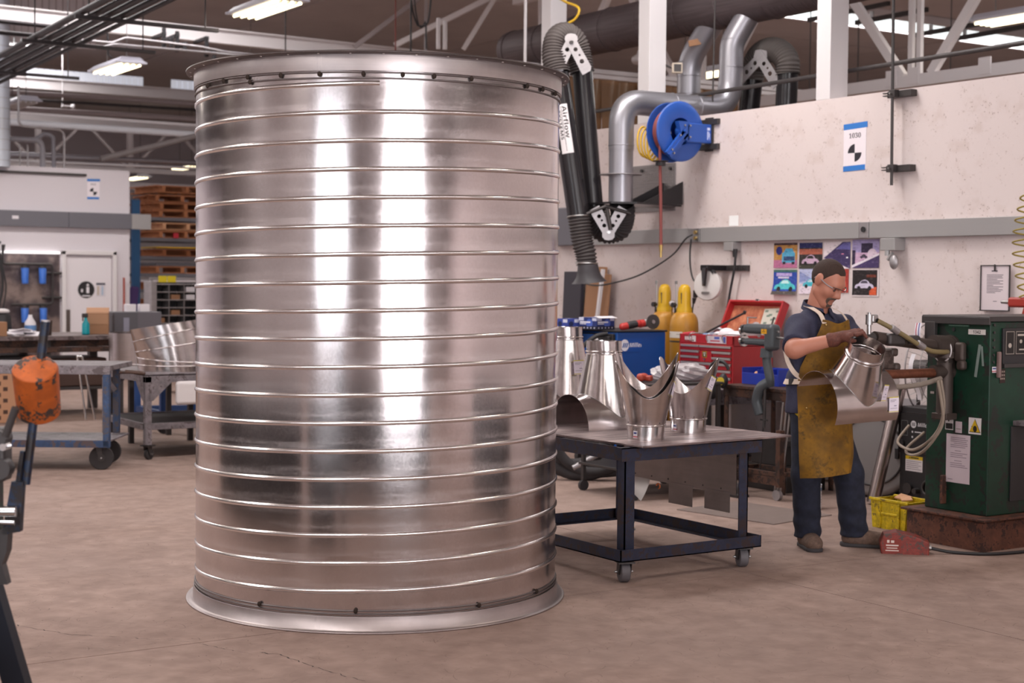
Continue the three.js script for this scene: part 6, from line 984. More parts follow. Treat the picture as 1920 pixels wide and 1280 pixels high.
  const apron = shell(36, 60, (u, v) => {
    const t = v * (prof.length - 1), i = Math.min(prof.length - 2, Math.floor(t)), k = t - i, q = prof[i].map((a, n) => mix(a, prof[i + 1][n], k));
    const ph = mix(-q[1], q[1], u) * D2R, fold = 0.006 * Math.sin(u * 17 + v * 4) * sm(0.3, 1, v) + 0.004 * Math.sin(u * 9 - v * 13);
    const f = (q[2] + fold) * Math.cos(ph), s = (q[3] + fold) * Math.sin(ph);
    return [-0.1 + Fd[0] * f + S[0] * s, q[0] + 0.05 * v * v * (u - 0.35) + (v < 0.05 ? 0.012 * Math.cos(u * 6.28) : 0), 0.005 + Fd[2] * f + S[2] * s];
  }, -0.003);
  const ap = part('apron', apron, leather, man);
  const cream = mat(C(0.62, 0.5, 0.42), 0.85), out = (p) => V(p.x + 0.1, 0.1, p.z);
  part('neck_strap', ribbon([at(-0.1, 1.365, 0.005, -0.105, 0.142), at(-0.1, 1.42, 0, -0.098, 0.1), at(-0.11, 1.452, 0, -0.088, 0.04), at(-0.116, 1.47, 0, -0.07, -0.03)], 0.026, (p) => V(p.x + 0.12, 0.25, p.z + 0.05)), cream, ap);
  part('neck_strap', ribbon([at(-0.1, 1.37, 0.005, 0.1, 0.142), at(-0.1, 1.42, 0, 0.094, 0.1), at(-0.11, 1.455, 0, 0.084, 0.04), at(-0.116, 1.47, 0, 0.07, -0.03)], 0.026, (p) => V(p.x + 0.12, 0.25, p.z + 0.05)), cream, ap);
  part('back_strap', ribbon([at(-0.1, 1.03, 0.005, -0.2, 0.08), at(-0.1, 1.06, 0.005, -0.226, 0.03), at(-0.1, 1.13, 0.0, -0.232, -0.03), at(-0.1, 1.2, 0.0, -0.222, -0.07)], 0.028, out), cream, ap);
  part('waist_strap', ribbon([at(-0.1, 1.02, 0.005, -0.2, 0.1), at(-0.1, 1.015, 0.005, -0.225, 0.03), at(-0.1, 1.01, 0.0, -0.228, -0.04), at(-0.1, 1.01, 0.0, -0.2, -0.09)], 0.034, out), cream, ap);
  part('buckle', rbox(0.03, 0.04, 0.014, ...at(-0.1, 1.012, 0.005, -0.232, 0.0), 0.004), M.black, ap);
  for (const [s, y, f] of [[-0.1, 1.355, 0.15], [-0.21, 1.0, 0.07], [-0.2, 0.86, 0.1], [0.02, 1.06, 0.18]]) part('rivet', sph(0.006, ...at(-0.1, y, 0.005, s, f), 1, 1, 1, 8), M.brass, ap);
  part('rag', nets(blend([cap([-0.235, 0.83, 0.12], [-0.2, 0.8, 0.15], 0.022), cap([-0.25, 0.835, 0.1], [-0.22, 0.815, 0.13], 0.018)], 0.02), [-0.3, 0.75, 0.05], [-0.15, 0.88, 0.2], 0.006), mat(C(0.6, 0.42, 0.02), 0.9), man);
}
// ---- the tee in the person's hands
{
  const t = teeFitting('conical_tee', 'conical tee with paper tags held by the person over the lower horn', [0, 0, 0], { H: 0.4, L: 0.44 });
  const X = V(0.989, 0.04, 0.13).normalize(), up = V(0, 1, 0).addScaledVector(X, -X.y).normalize(), Zf = X.clone().cross(up), th = 30 * D2R;
  const u = up.clone().multiplyScalar(Math.cos(th)).addScaledVector(Zf, Math.sin(th)), Z = X.clone().cross(u);
  const P = V(6.5, 1.251, -6.27), o = P.clone().addScaledVector(u, -0.4);
  t.quaternion.setFromRotationMatrix(new THREE.Matrix4().makeBasis(X, u, Z)); t.position.copy(o);
  place(part('paper_tag', sheetGeo(0.068, 0.098, 0.001), tagMat, t, true), [0.092, 0.175, 0.168], 0.5, -0.25, -0.35);
  place(part('paper_tag', sheetGeo(0.068, 0.09, 0.001), tagMat, t, true), [0.175, 0.098, 0.182], 0.0, -0.48, 0.0);
}
// ---------- restroom wall, filters, door ----------
{
  const c = thing('wire_channel', 'dark grey wire channel across the white restroom wall', 'wire channel');
  for (const [a, b] of [[3, 7.46], [7.465, 8.49], [8.495, 8.82]]) part('cover', rb(a, b, 2.39, 2.64, -24.6, -24.5, 0.006), b > 8.5 ? M.raceway : M.racewayDark, c);
  part('tag', box(0.1, 0.05, 0.004, 6.62, 2.53, -24.498), M.paper, c);
  one('coping_strip', 'dark thin rail along the top of the white restroom wall', 'rail', rb(3, 7.77, 3.22, 3.26, -24.6, -24.56, 0.004), M.darkSteel);
  const d = new THREE.Group(); d.name = 'door_1'; d.userData = { kind: 'structure', label: 'white restroom door with a round black sign', category: 'door' }; scene.add(d);
  part('door_frame', [rb(7.36, 7.42, 0, 2.02, -24.6, -24.52), rb(8.19, 8.25, 0, 2.02, -24.6, -24.52), rb(7.36, 8.25, 1.96, 2.03, -24.6, -24.52)], M.whitePaint, d);
  const leaf = part('door_leaf', rb(7.42, 8.17, 0.01, 1.93, -24.6, -24.575, 0.003), mat(C(0.74, 0.69, 0.72), 0.6), d);
  part('door_sign', [cyl(0.135, 0.135, 0.006, 7.76, 1.4, -24.57, Math.PI / 2, 0, 0, 40)], M.black, leaf);
  part('figure', [rbox(0.045, 0.1, 0.004, 7.785, 1.395, -24.565, 0.02), sph(0.02, 7.785, 1.475, -24.567, 1, 1, 0.3, 14), rbox(0.03, 0.05, 0.004, 7.69, 1.385, -24.565, 0.012), rbox(0.13, 0.018, 0.004, 7.76, 1.3, -24.565, 0.004)], M.paper, leaf);
  part('notice', box(0.15, 0.22, 0.003, 8.0, 1.4, -24.572), printed(canvasTex(64, 96, (q, w, h) => { deckle(q, w, h, '#cfc9cf'); q.fillStyle = '#3c3a48'; q.fillRect(0, 0, w, 14); q.fillStyle = '#b9a58c'; q.fillRect(8, 22, 10, 64); q.fillStyle = '#9db4cc'; q.fillRect(38, 22, 10, 64); })), leaf, true);
  part('push_plate', rb(7.42, 7.5, 0.72, 1.08, -24.572, -24.565, 0.002), mat(C(0.16, 0.13, 0.12), 0.4, 0.5), leaf);
  one('red_bar', 'thin red bar leaning on the white wall near the pallet rack', 'bar', rb(8.36, 8.385, 0, 1.6, -24.55, -24.52, 0.004), mat(C(0.4, 0.06, 0.03), 0.5));
  one('splash_panel', 'brushed steel panel behind the blue water filters', 'panel', rb(6.2, 7.34, 0.3, 1.96, -24.6, -24.585, 0.003), mat(0xffffff, 0.4, 0.7, { map: tex(512, (i) => mix3([92, 82, 86], [168, 150, 144], sm(0.3, 0.7, N1[i])), 1.6) }));
  const lt = thing('strip_lamp', 'slim white strip lamp above the water filter panel', 'lamp', [6.83, 1.985, -24.56]);
  part('diffuser', rbox(1.0, 0.03, 0.06, 0, 0, 0, 0.008), new THREE.MeshStandardMaterial({ color: 0xffffff, emissive: C(1, 0.98, 0.95), emissiveIntensity: 1.2 }), lt);
  areaLight(0.95, 0.05, new THREE.Color(1, 0.98, 0.95), 6, [6.83, 1.96, -24.5], [6.83, 0, -24.3]);
  const fl = mat(C(0.05, 0.17, 0.62), 0.3);
  for (const [x, y, h, lab] of [[6.755, 1.49, 0.25, 'slim blue water filter, upper row farther from the door'], [7.03, 1.49, 0.25, 'slim blue water filter, upper row nearer to the door'], [6.75, 0.88, 0.23, 'short blue water filter, lower row farther from the door'], [7.04, 0.88, 0.23, 'short blue water filter, lower row nearer to the door']]) {
    const f = thing('water_filter', lab, 'filter', [x, y, -24.46], 0, 'blue water filters');
    part('canister', lathe([[0, 0], [0.045, 0], [0.05, 0.01], [0.058, h], [0, h]], 0, 0, 0, 0, 0, 0, 24), fl, f);
    part('cap', cyl(0.062, 0.062, 0.04, 0, h + 0.02, 0, 0, 0, 0, 24), M.darkSteel, f);
  }
  one('filter_pipe', 'dark brown pipe loop feeding the blue water filters', 'pipe', [bent([[6.42, 2.1, -24.5], [6.42, 1.8, -24.5], [7.2, 1.8, -24.5], [7.2, 1.17, -24.5], [6.55, 1.16, -24.5]], 0.06, 0.018), rod([7.08, 1.66, -24.55], [7.36, 1.66, -24.55], 0.02), rod([7.05, 1.27, -24.55], [7.36, 1.27, -24.55], 0.02)], M.darkSteel);
  one('filter_hoses', 'pair of black hoses hanging beside the water filters', 'hose', [tube([[6.38, 2.12, -24.45], [6.34, 2.14, -24.45], [6.36, 1.9, -24.44], [6.4, 1.5, -24.42], [6.34, 1.15, -24.4]], 0.02, 40), tube([[6.44, 2.1, -24.45], [6.4, 1.8, -24.44], [6.45, 1.45, -24.42], [6.4, 1.1, -24.4]], 0.012, 40)], M.black);
}
// ---------- long bench in front of the restroom wall ----------
{
  const b = thing('long_bench', 'long dark steel workbench cluttered with boxes before the restroom door', 'workbench');
  part('bench_top', rb(2.8, 6.12, 0.88, 0.93, -18.7, -17.5, 0.006), worn([112, 98, 98], [70, 58, 58], 0.4, 1, 0.5), b);
  part('front_rail', [rb(2.8, 6.1, 0.74, 0.8, -17.62, -17.56), rb(2.8, 6.1, 0.8, 0.88, -17.66, -17.64)], M.brownSteel, b);
  for (const x of [3.4, 5.1, 5.95]) for (const z of [-17.65, -18.6]) part('leg', rb(x - 0.05, x + 0.05, 0, 0.88, z - 0.05, z + 0.05, 0.005), M.darkSteel, b);
  part('lower_shelf', rb(2.9, 6.0, 0.3, 0.33, -18.6, -17.65, 0.004), M.darkSteel, b);
  one('storage_bin', 'black storage bin on the lower shelf of the long bench', 'bin', rb(4.3, 5.0, 0.33, 0.7, -18.5, -17.75, 0.02), M.black);
  one('storage_bin', 'brown storage bin on the lower shelf of the long bench', 'bin', rb(5.2, 5.85, 0.33, 0.66, -18.5, -17.75, 0.02), mat(C(0.08, 0.04, 0.03), 0.6));
  const bx = thing('cardboard_box', 'brown cardboard box on the long bench next to the teal bottle', 'box', [5.82, 0.93, -18.0], -0.35);
  part('carton', rbox(0.26, 0.25, 0.3, 0.0, 0.126, 0, 0.004), M.card, bx); part('flap', box(0.26, 0.006, 0.1, 0, 0.28, -0.11, 0.6), mat(C(0.44, 0.24, 0.14), 0.85), bx); part('flap', box(0.26, 0.12, 0.004, 0, 0.18, 0.153), mat(C(0.44, 0.24, 0.14), 0.85), bx);
  const tb = thing('spray_bottle', 'teal spray bottle beside the cardboard box', 'bottle', [5.6, 0.93, -17.75]);
  part('bottle', lathe([[0, 0], [0.04, 0], [0.045, 0.02], [0.042, 0.13], [0.02, 0.17], [0.018, 0.2], [0, 0.2]]), mat(C(0.0, 0.3, 0.36), 0.35), tb); part('trigger', [rbox(0.07, 0.05, 0.03, -0.01, 0.225, 0, 0.008), rbox(0.012, 0.06, 0.02, -0.035, 0.19, 0, 0.004)], M.darkSteel, tb);
  const jg = thing('white_jug', 'white plastic jug with a blue label at the back of the long bench', 'jug', [5.03, 0.93, -18.0]);
  part('jug', lathe([[0, 0], [0.06, 0], [0.065, 0.02], [0.062, 0.14], [0.025, 0.2], [0.02, 0.23], [0, 0.23]]), M.paper, jg); part('label', cyl(0.0655, 0.0655, 0.06, 0, 0.08, 0, 0, 0, 0, 24, true), mat(C(0.12, 0.25, 0.5), 0.6), jg);
  const cu = thing('steel_cup', 'dark brown cup standing on the long bench', 'cup', [5.15, 0.93, -17.7]); part('cup', lathe([[0, 0], [0.035, 0], [0.045, 0.17], [0.042, 0.17], [0.033, 0.01], [0, 0.01]]), mat(C(0.05, 0.03, 0.025), 0.4), cu); part('contents', cyl(0.04, 0.04, 0.01, 0, 0.15, 0, 0, 0, 0), M.wood, cu);
  one('paper_heap', 'heap of crumpled white paper on the long bench', 'paper', Array.from({ length: 7 }, (_, k) => rbox(0.2, 0.012, 0.15, 4.72 + k * 0.045, 0.945 + 0.013 * (3 - Math.abs(3 - k)), -17.75 - 0.02 * (k % 3), 0.003, 0.15 * (k % 2), k * 0.7, 0.2 * ((k % 3) - 1))), M.paper);
  const p = thing('bench_pump', 'black pump with a white lid at the end of the long bench', 'pump', [4.72, 0.93, -18.05]);
  part('tank', lathe([[0, 0], [0.1, 0], [0.11, 0.05], [0.1, 0.22], [0.06, 0.26], [0, 0.26]]), M.black, p); part('lid', sph(0.08, 0, 0.27, 0, 1.1, 0.4, 1), M.white, p);
  one('small_carton', 'tan carton standing in front of the black pump', 'box', rb(4.45, 4.66, 0.93, 1.09, -17.75, -17.6, 0.004), M.card);
  const gb = thing('grey_case', 'grey metal case with a pale front strip behind the cardboard box', 'case', [6.15, 0.93, -18.15]);
  part('case', rbox(0.3, 0.26, 0.3, 0.02, 0.13, 0, 0.01), mat(C(0.1, 0.095, 0.11), 0.5), gb); part('strip', rbox(0.07, 0.18, 0.01, 0.02, 0.1, 0.155, 0.002), mat(C(0.26, 0.26, 0.33), 0.5), gb);
  for (const [x, y, z, lab] of [[6.42, 1.19, -18.1, 'small white carton on the grey case, nearest the blue rack post'], [6.25, 1.19, -18.1, 'small white carton on the grey case, nearest the red bar']]) one('white_carton', lab, 'box', rb(x - 0.06, x + 0.06, y, y + 0.09, z - 0.05, z + 0.05, 0.004), M.paper, 'white cartons on the grey case');
  part('case_extension', rbox(0.3, 0.26, 0.3, 0.31, 0.13, 0, 0.01), mat(C(0.13, 0.12, 0.14), 0.5), gb);
  one('stool_frame', 'pair of thin chrome legs of a folded stool under the long bench', 'stool', [rod([5.25, 0.72, -16.95], [5.33, 0.02, -16.9], 0.012), rod([5.29, 0.72, -16.9], [5.42, 0.02, -16.86], 0.012), rod([5.25, 0.72, -16.95], [5.29, 0.72, -16.9], 0.012)], M.chrome);
  one('shipping_crate', 'pale printed shipping carton on the floor under the long bench', 'box', rb(4.1, 4.62, 0.0, 0.62, -17.5, -17.1, 0.006), printed(canvasTex(128, 128, (c, w, h) => { deckle(c, w, h, '#b98a6a'); c.fillStyle = '#4a3228'; for (let k = 0; k < 9; k++) c.fillRect(76 + (k % 2) * 18, 8 + k * 13, 12, 9); for (let k = 0; k < 6; k++) c.fillRect(40, 30 + k * 14, 18, 5); })), null, true);
}
// ---------- carts on the left ----------
{
  const t = thing('blue_cart', 'long blue grey shop cart with big casters behind the orange weight', 'cart', [4.12, 0, -12.42], Q);
  part('top', rb(-1.7, 0, 0.83, 0.875, -0.75, 0, 0.006), M.greySteel, t);
  part('top_edge', rb(-1.7, 0.0, 0.8, 0.865, 0, 0.008, 0.003), M.greySteel, t);
  for (const [x, z] of [[-0.06, 0], [-1.66, 0], [-0.16, -0.7], [-1.66, -0.7]]) part('leg', [rb(x, x + 0.05, 0.2, 0.83, z - 0.006, z + 0.004, 0.002), rb(x + 0.045, x + 0.053, 0.2, 0.83, z - 0.05, z, 0.002)], worn([58, 78, 112], [84, 78, 84], 0.6, 0.5, 0.5), t);
  part('brace', [beam([-0.16, 0.83, -0.66], [-0.3, 0.83, -0.66], 0.01, 0.05), beam([-0.13, 0.62, -0.68], [-0.28, 0.82, -0.68], 0.02, 0.04)], M.greySteel, t);
  part('shelf', rb(-1.68, -0.02, 0.235, 0.25, -0.72, -0.01, 0.003), M.greySteel, t);
  part('shelf_edge', rb(-1.7, 0.0, 0.195, 0.255, -0.008, 0.004, 0.003), worn([52, 72, 106], [84, 70, 72], 0.6, 0.5, 0.5), t);
  for (const [x, z, a] of [[-0.14, -0.12, 0.2], [-1.5, -0.12, 0.3], [-1.5, -0.6, 0.2], [-0.2, -0.6, 0.1]]) caster(t, x, z, 0.1, 0.235, 0.05, a, M.rubber);
  part('handle', [tube([[0, 0.8, -0.3], [0.1, 0.8, -0.32], [0.17, 0.79, -0.34], [0.18, 0.785, -0.42], [0.15, 0.79, -0.48], [0, 0.8, -0.5]], 0.012, 40)], M.brownSteel, t);
}
{
  const t = thing('grey_cart', 'grey steel cart with gusset legs carrying a galvanised elbow', 'cart', [4.64, 0, -13.04]);
  part('top', rb(0, 1.5, 0.735, 0.76, -1.2, 0, 0.004), M.greySteel, t);
  part('rim', [rb(0, 1.5, 0.68, 0.75, -0.006, 0, 0.002), rb(0, 0.006, 0.68, 0.75, -1.2, 0, 0.002)], M.greySteel, t);
  for (const [x, z] of [[0.03, -0.03], [1.45, -0.03], [0.03, -1.15], [1.45, -1.15]]) {
    part('leg', rb(x - 0.03, x + 0.03, 0.13, 0.735, z - 0.03, z + 0.03, 0.004), M.greySteel, t);
    part('gusset', ext([[0, 0], [0.2, 0], [0.03, -0.16], [0, -0.16]], 0.006, x + 0.01, 0.68, z + 0.032), M.greySteel, t);
  }
  part('gusset', ext([[0, 0], [-0.2, 0], [-0.03, -0.16], [0, -0.16]], 0.006, -0.003, 0.68, -0.03, 0, -Math.PI / 2, 0), M.greySteel, t);
  part('shelf_rail', [rb(0.03, 1.45, 0.26, 0.32, -0.04, -0.03), rb(0.0, 0.03, 0.26, 0.32, -1.15, -0.03), rb(0.03, 1.45, 0.26, 0.32, -1.16, -1.15)], M.greySteel, t);
  part('shelf', rb(0.03, 1.45, 0.3, 0.31, -1.15, -0.04, 0.002), M.darkSteel, t);
  for (const [x, z, a] of [[0.03, -0.03, 0.5], [1.45, -0.03, 0.4], [0.03, -1.15, 0.5], [1.45, -1.15, 0.2]]) caster(t, x, z, 0.05, 0.13, 0.035, a, M.rubber);
  one('white_box', 'white plastic panel box hung under the grey cart top', 'box', rb(4.9, 5.3, 0.48, 0.69, -13.02, -12.96, 0.03), M.white);
  const b = thing('blue_trolley', 'low blue steel trolley on casters behind the grey cart', 'trolley', [5.6, 0, -15.2]);
  for (const [x, z] of [[0, 0], [0.55, 0.25], [0, -0.8], [0.6, -0.6]]) part('post', rb(x - 0.035, x + 0.035, 0.12, 0.62, z - 0.03, z + 0.03, 0.004), mat(C(0.02, 0.06, 0.2), 0.5), b);
  part('rail', [beam([0, 0.2, 0], [0.55, 0.2, 0.25], 0.05, 0.06), beam([0, 0.2, 0], [0, 0.2, -0.8], 0.05, 0.06), beam([0, 0.2, -0.8], [0.6, 0.2, -0.6], 0.05, 0.06), beam([0.55, 0.2, 0.25], [0.6, 0.2, -0.6], 0.05, 0.06), beam([0, 0.6, 0], [0.55, 0.6, 0.25], 0.05, 0.04)], mat(C(0.02, 0.05, 0.15), 0.5), b);
  for (const [x, z] of [[0, 0], [0.55, 0.25], [0, -0.8], [0.6, -0.6]]) part('wheel', cyl(0.06, 0.06, 0.04, x, 0.06, z, Math.PI / 2, 0, 0, 18), M.rubber, b);
  // gored elbow: rings tipped more and more
  const e = thing('duct_elbow', 'galvanised gored duct elbow with rolled beads on the grey cart', 'duct elbow', [5.06, 0.76, -13.42], Q);
  const R = 0.34, rings = [[0, 0, 0], [0.055, 0, 0], [0.10, -0.002, 0.06], [0.22, -0.02, -0.16], [0.33, -0.045, -0.22], [0.42, -0.07, -0.16]];
  const ringAt = (k, a) => { const [y, x, tl] = rings[k]; const px = R * Math.cos(a), pz = R * Math.sin(a); return [x + px * Math.cos(tl), y - px * Math.sin(tl), pz]; };
  for (let k = 0; k + 1 < rings.length; k++) part('gore', shell(56, 1, (u, v) => { const a = -u * Math.PI * 2, p = ringAt(k, a), q = ringAt(k + 1, a); return [mix(p[0], q[0], v), mix(p[1], q[1], v), mix(p[2], q[2], v)]; }, 0.0018), galvFit, e);
  for (let k = 1; k < 5; k++) part('bead', tube(Array.from({ length: 48 }, (_, i) => { const p = ringAt(k, i / 48 * Math.PI * 2); return [p[0] * 1.008, p[1], p[2] * 1.008]; }), 0.006, 96, 6, true), galvFit, e);
  one('duct_stub', 'short wide galvanised duct ring standing behind the elbow', 'duct', [shell(48, 1, (u, v) => { const a = -u * Math.PI * 2; return [5.3 + 0.4 * Math.cos(a), 0.66 + v * 0.4, -14.75 + 0.4 * Math.sin(a)]; }, 0.002), tor(0.402, 0.007, 5.3, 0.76, -14.75, Math.PI / 2, 0, 0, 48, 8)], galvFit);
  one('duct_stand', 'low dark stand under the wide galvanised duct ring', 'stand', [rb(4.95, 5.65, 0.62, 0.66, -15.1, -14.4), ...[[5, -14.45], [5.6, -14.45], [5, -15.05], [5.6, -15.05]].map(([x, z]) => rb(x - 0.025, x + 0.025, 0, 0.62, z - 0.025, z + 0.025))], M.darkSteel);
}
// ---------- foreground lever machine with the orange counterweight ----------
{
  const t = thing('lever_machine', 'dark blue lever machine at the picture edge with an orange counterweight on its bar', 'machine', [1.31, 0, -4.62], Q);
  // local: x to the viewer's right, z toward the camera; the lever leans to the right
  part('lever_bar', rod([-0.035, 0.98, 0], [0.026, 1.468, 0], 0.0135, 20), M.blueBar, t);
  part('bar_tip', xf(new THREE.CylinderGeometry(0.0138, 0.0138, 0.004, 20), 0.0263, 1.469, 0, 0, 0, -0.125), M.galvDull, t);
  part('counterweight', lathe([[0, -0.088], [0.055, -0.088], [0.064, -0.08], [0.067, 0.075], [0.06, 0.085], [0.012, 0.088], [0, 0.088]], 0, 0, 0, 0, 0, 0, 48), M.orange, t).position.set(0.0, 1.262, 0);
  t.children[t.children.length - 1].rotation.set(0.58, 0, -0.1);
  part('set_screw', rod([-0.075, 1.13, 0.06], [-0.04, 1.215, 0.075], 0.0115, 14), M.darkSteel, t);
  part('flat_lever', [beam([-0.042, 1.08, 0], [-0.075, 0.86, 0], 0.022, 0.012)], M.blueBar, t);
  part('pivot_block', [rbox(0.07, 0.16, 0.08, -0.12, 1.07, 0.0, 0.012), cyl(0.026, 0.026, 0.07, -0.1, 1.12, 0.03, Math.PI / 2, 0, 0, 20), cyl(0.03, 0.03, 0.05, -0.095, 1.03, 0.03, Math.PI / 2, 0, 0, 20)], M.darkSteel, t);
  part('pivot_bolt', cyl(0.011, 0.011, 0.05, -0.072, 1.1, 0.07, Math.PI / 2, 0, 0, 8), M.chrome, t);
  part('bracket', [ext([[-0.1, 0.83], [-0.045, 0.84], [-0.035, 0.99], [-0.07, 0.99]], 0.03, 0, 0, 0.01)], M.blueBar, t);
  part('clamp_roll', [rod([-0.22, 0.905, 0.05], [-0.048, 0.905, 0.05], 0.016, 16), rod([-0.22, 0.875, 0.05], [-0.052, 0.872, 0.05], 0.008, 12)], M.chrome, t);
  part('jaw', [ext([[-0.14, 0.82], [-0.08, 0.86], [-0.085, 0.78], [-0.1, 0.74]], 0.05, 0, 0, 0), ext([[-0.16, 0.68], [-0.085, 0.68], [-0.11, 0.78], [-0.13, 0.8]], 0.04, 0, 0, 0)], M.darkSteel, t);
  part('frame_leg', [ext([[-0.16, 0.62], [-0.115, 0.68], [0.08, 0.0], [0.0, 0.0]], 0.06, 0, 0, 0.0)], mat(C(0.005, 0.008, 0.018), 0.6), t);
  part('frame_leg', [ext([[-0.5, 0.0], [-0.42, 0.0], [-0.14, 0.66], [-0.2, 0.66]], 0.06, 0, 0, -0.02)], mat(C(0.01, 0.02, 0.05), 0.5), t);
  part('bed', rbox(1.0, 0.6, 0.5, -0.72, 0.56, -0.02, 0.02), M.darkSteel, t);
  part('bed_foot', rbox(0.8, 0.26, 0.4, -0.72, 0.13, -0.02, 0.01), M.black, t);
  part('column', [rbox(0.06, 0.3, 0.07, -0.15, 0.98, -0.03, 0.01)], worn([40, 60, 50], [50, 44, 44], 0.5, 0.2, 0.5), t);
}
// ---------- pallet rack ----------
{
  const r = thing('pallet_rack', 'blue pallet rack beyond the restroom wall', 'rack');
  for (const [x, z] of [[9.08, -26], [9.08, -27.2], [12.2, -26], [12.2, -27.2]]) part('upright', rb(x - 0.07, x + 0.07, 0, 2.95, z - 0.04, z + 0.04, 0.004), mat(C(0.02, 0.1, 0.24), 0.5), r);
  for (const y of [2.66, 2.3, 1.98, 1.68, 1.4, 1.1, 0.7]) { part('beam', rb(9.15, 12.2, y - 0.06, y, -26.03, -25.99, 0.003), M.racewayDark, r); part('beam', rb(9.15, 12.2, y - 0.06, y, -27.22, -27.18, 0.003), M.racewayDark, r); }
  const board = new THREE.BoxGeometry(1, 1, 1);
  function pallet(lab, x, y, z, turn, m = M.wood) {
    const t = thing('wooden_pallet', lab, 'pallet', [x, y, z], turn, 'wooden pallets in the rack');
    const add = (n, w, h, d, px, py, pz) => { const o = new THREE.Mesh(fixUV(new THREE.BoxGeometry(w, h, d)), m); o.name = n; o.position.set(px, py, pz); o.castShadow = o.receiveShadow = true; t.add(o); };
    for (const k of [-0.45, 0, 0.45]) add('stringer', 0.06, 0.09, 1.1, k, 0.06, 0);
    for (let k = 0; k < 6; k++) add('deck_board', 1.2, 0.018, 0.13, 0, 0.115, -0.47 + k * 0.19);
    for (const k of [-0.45, 0, 0.45]) add('bottom_board', 1.2, 0.016, 0.1, 0, 0.008, k);
  }
  const spots = [['topmost pallet lying crooked above the blue rack post', 9.95, 3.09, -26.5, 0.1], ['pallet just under the topmost one', 9.98, 2.93, -26.55, -0.08], ['pallet on the highest beam of the blue rack', 9.95, 2.79, -26.5, 0.05], ['second pallet on the highest beam of the blue rack', 10, 2.66, -26.52, -0.03], ['pallet with a red block on the next beam down', 10.0, 2.3, -26.5, -0.04], ['pale pallet level with the dark wire channel', 9.98, 2.44, -26.48, 0.06, M.woodPale], ['pallet with yellow strips on the third beam down', 10, 1.98, -26.5, 0.04], ['pallet resting on the fourth beam down', 9.95, 1.68, -26.5, -0.06], ['pallet on the fifth beam, above the yellow cards', 9.9, 1.4, -26.45, 0.07], ['lowest visible pallet, behind the yellow cards', 9.95, 1.1, -26.5, 0]];
  for (const s of spots) pallet(...s);
  for (const [lab, x, y, z, w, m] of [['yellow strips lying on the third rack level', 9.85, 2.12, -26.1, 0.02, M.yellow], ['grey sheet stack on the fourth rack level', 9.98, 1.81, -26.5, 0.06, M.racewayDark], ['white sheet stack on the fifth rack level', 9.8, 1.53, -26.4, 0.03, M.paper], ['black case on the lowest visible pallet', 10.1, 1.226, -26.3, 0.14, M.black]]) one('sheet_stack', lab, 'sheets', rb(x - 0.5, x + 0.5, y, y + w, z - 0.4, z + 0.4, 0.004), m);
  one('red_block', 'small red block on the pallet beside the wire channel end', 'block', rb(9.75, 9.84, 2.30, 2.39, -26.0, -25.94, 0.004), mat(C(0.5, 0.02, 0.04), 0.5));
  one('purple_roll', 'purple cloth hanging by the blue rack post', 'cloth', rbox(0.16, 0.42, 0.06, 9.02, 1.24, -25.93, 0.03, 0, 0, -0.1), mat(C(0.1, 0.06, 0.2), 0.9));
  // metal compartment rack
  const b = thing('bin_rack', 'grey compartment rack full of small parts near the big duct', 'rack', [7.42, 0, -20.5]);
  part('side_post', rb(-0.04, 0.04, 0, 1.55, -0.3, 0, 0.004), M.galvDull, b); part('side_post', rb(1.1, 1.14, 0, 1.55, -0.3, 0, 0.004), M.galvDull, b);
  for (let k = 0; k < 8; k++) part('shelf', rb(0, 1.12, 0.75 + k * 0.108, 0.762 + k * 0.108, -0.3, 0, 0.002), M.galvDull, b);
  part('back', rb(0, 1.12, 0.7, 1.54, -0.31, -0.3, 0.002), M.black, b);
  for (let k = 1; k < 5; k++) part('divider', rb(k * 0.22 - 0.004, k * 0.22 + 0.004, 0.75, 1.52, -0.29, -0.005, 0.001), M.galvDull, b);
  for (const [k, q, c] of [[1, 5, 0], [1, 3, 0], [2, 6, 1], [2, 5, 1], [0, 2, 0], [1, 1, 0], [3, 4, 0]]) one('rack_carton', 'small ' + (c ? 'white' : 'tan') + ' carton in the compartment rack, ' + ['lowest', 'second lowest', 'third lowest', 'middle', 'third highest', 'second highest', 'highest'][q] + ' row, ' + ['first', 'second', 'third', 'fourth'][k] + ' column', 'carton', rb(7.42 + k * 0.22 + 0.04, 7.42 + k * 0.22 + 0.17, 0.763 + q * 0.108, 0.83 + q * 0.108, -20.72, -20.54, 0.004), c ? M.paper : M.card, 'cartons in the compartment rack');
  for (const [x, l] of [[8.09, 'yellow card pinned on the rack, farther from the big duct'], [8.23, 'yellow card pinned on the rack, closer to the big duct']]) one('yellow_card', l, 'card', rb(x - 0.065, x + 0.065, 1.49, 1.63, -21.99, -21.985, 0.001), mat(C(0.62, 0.48, 0.01), 0.7), 'yellow cards on the rack');
  one('card_rail', 'thin grey rail carrying the two yellow cards', 'rail', [rb(7.9, 9.0, 1.57, 1.6, -22.03, -22.0), rb(7.92, 7.95, 0, 1.6, -22.03, -22.0), rb(8.9, 8.93, 0, 1.6, -22.03, -22.0)], M.galvDull);
}
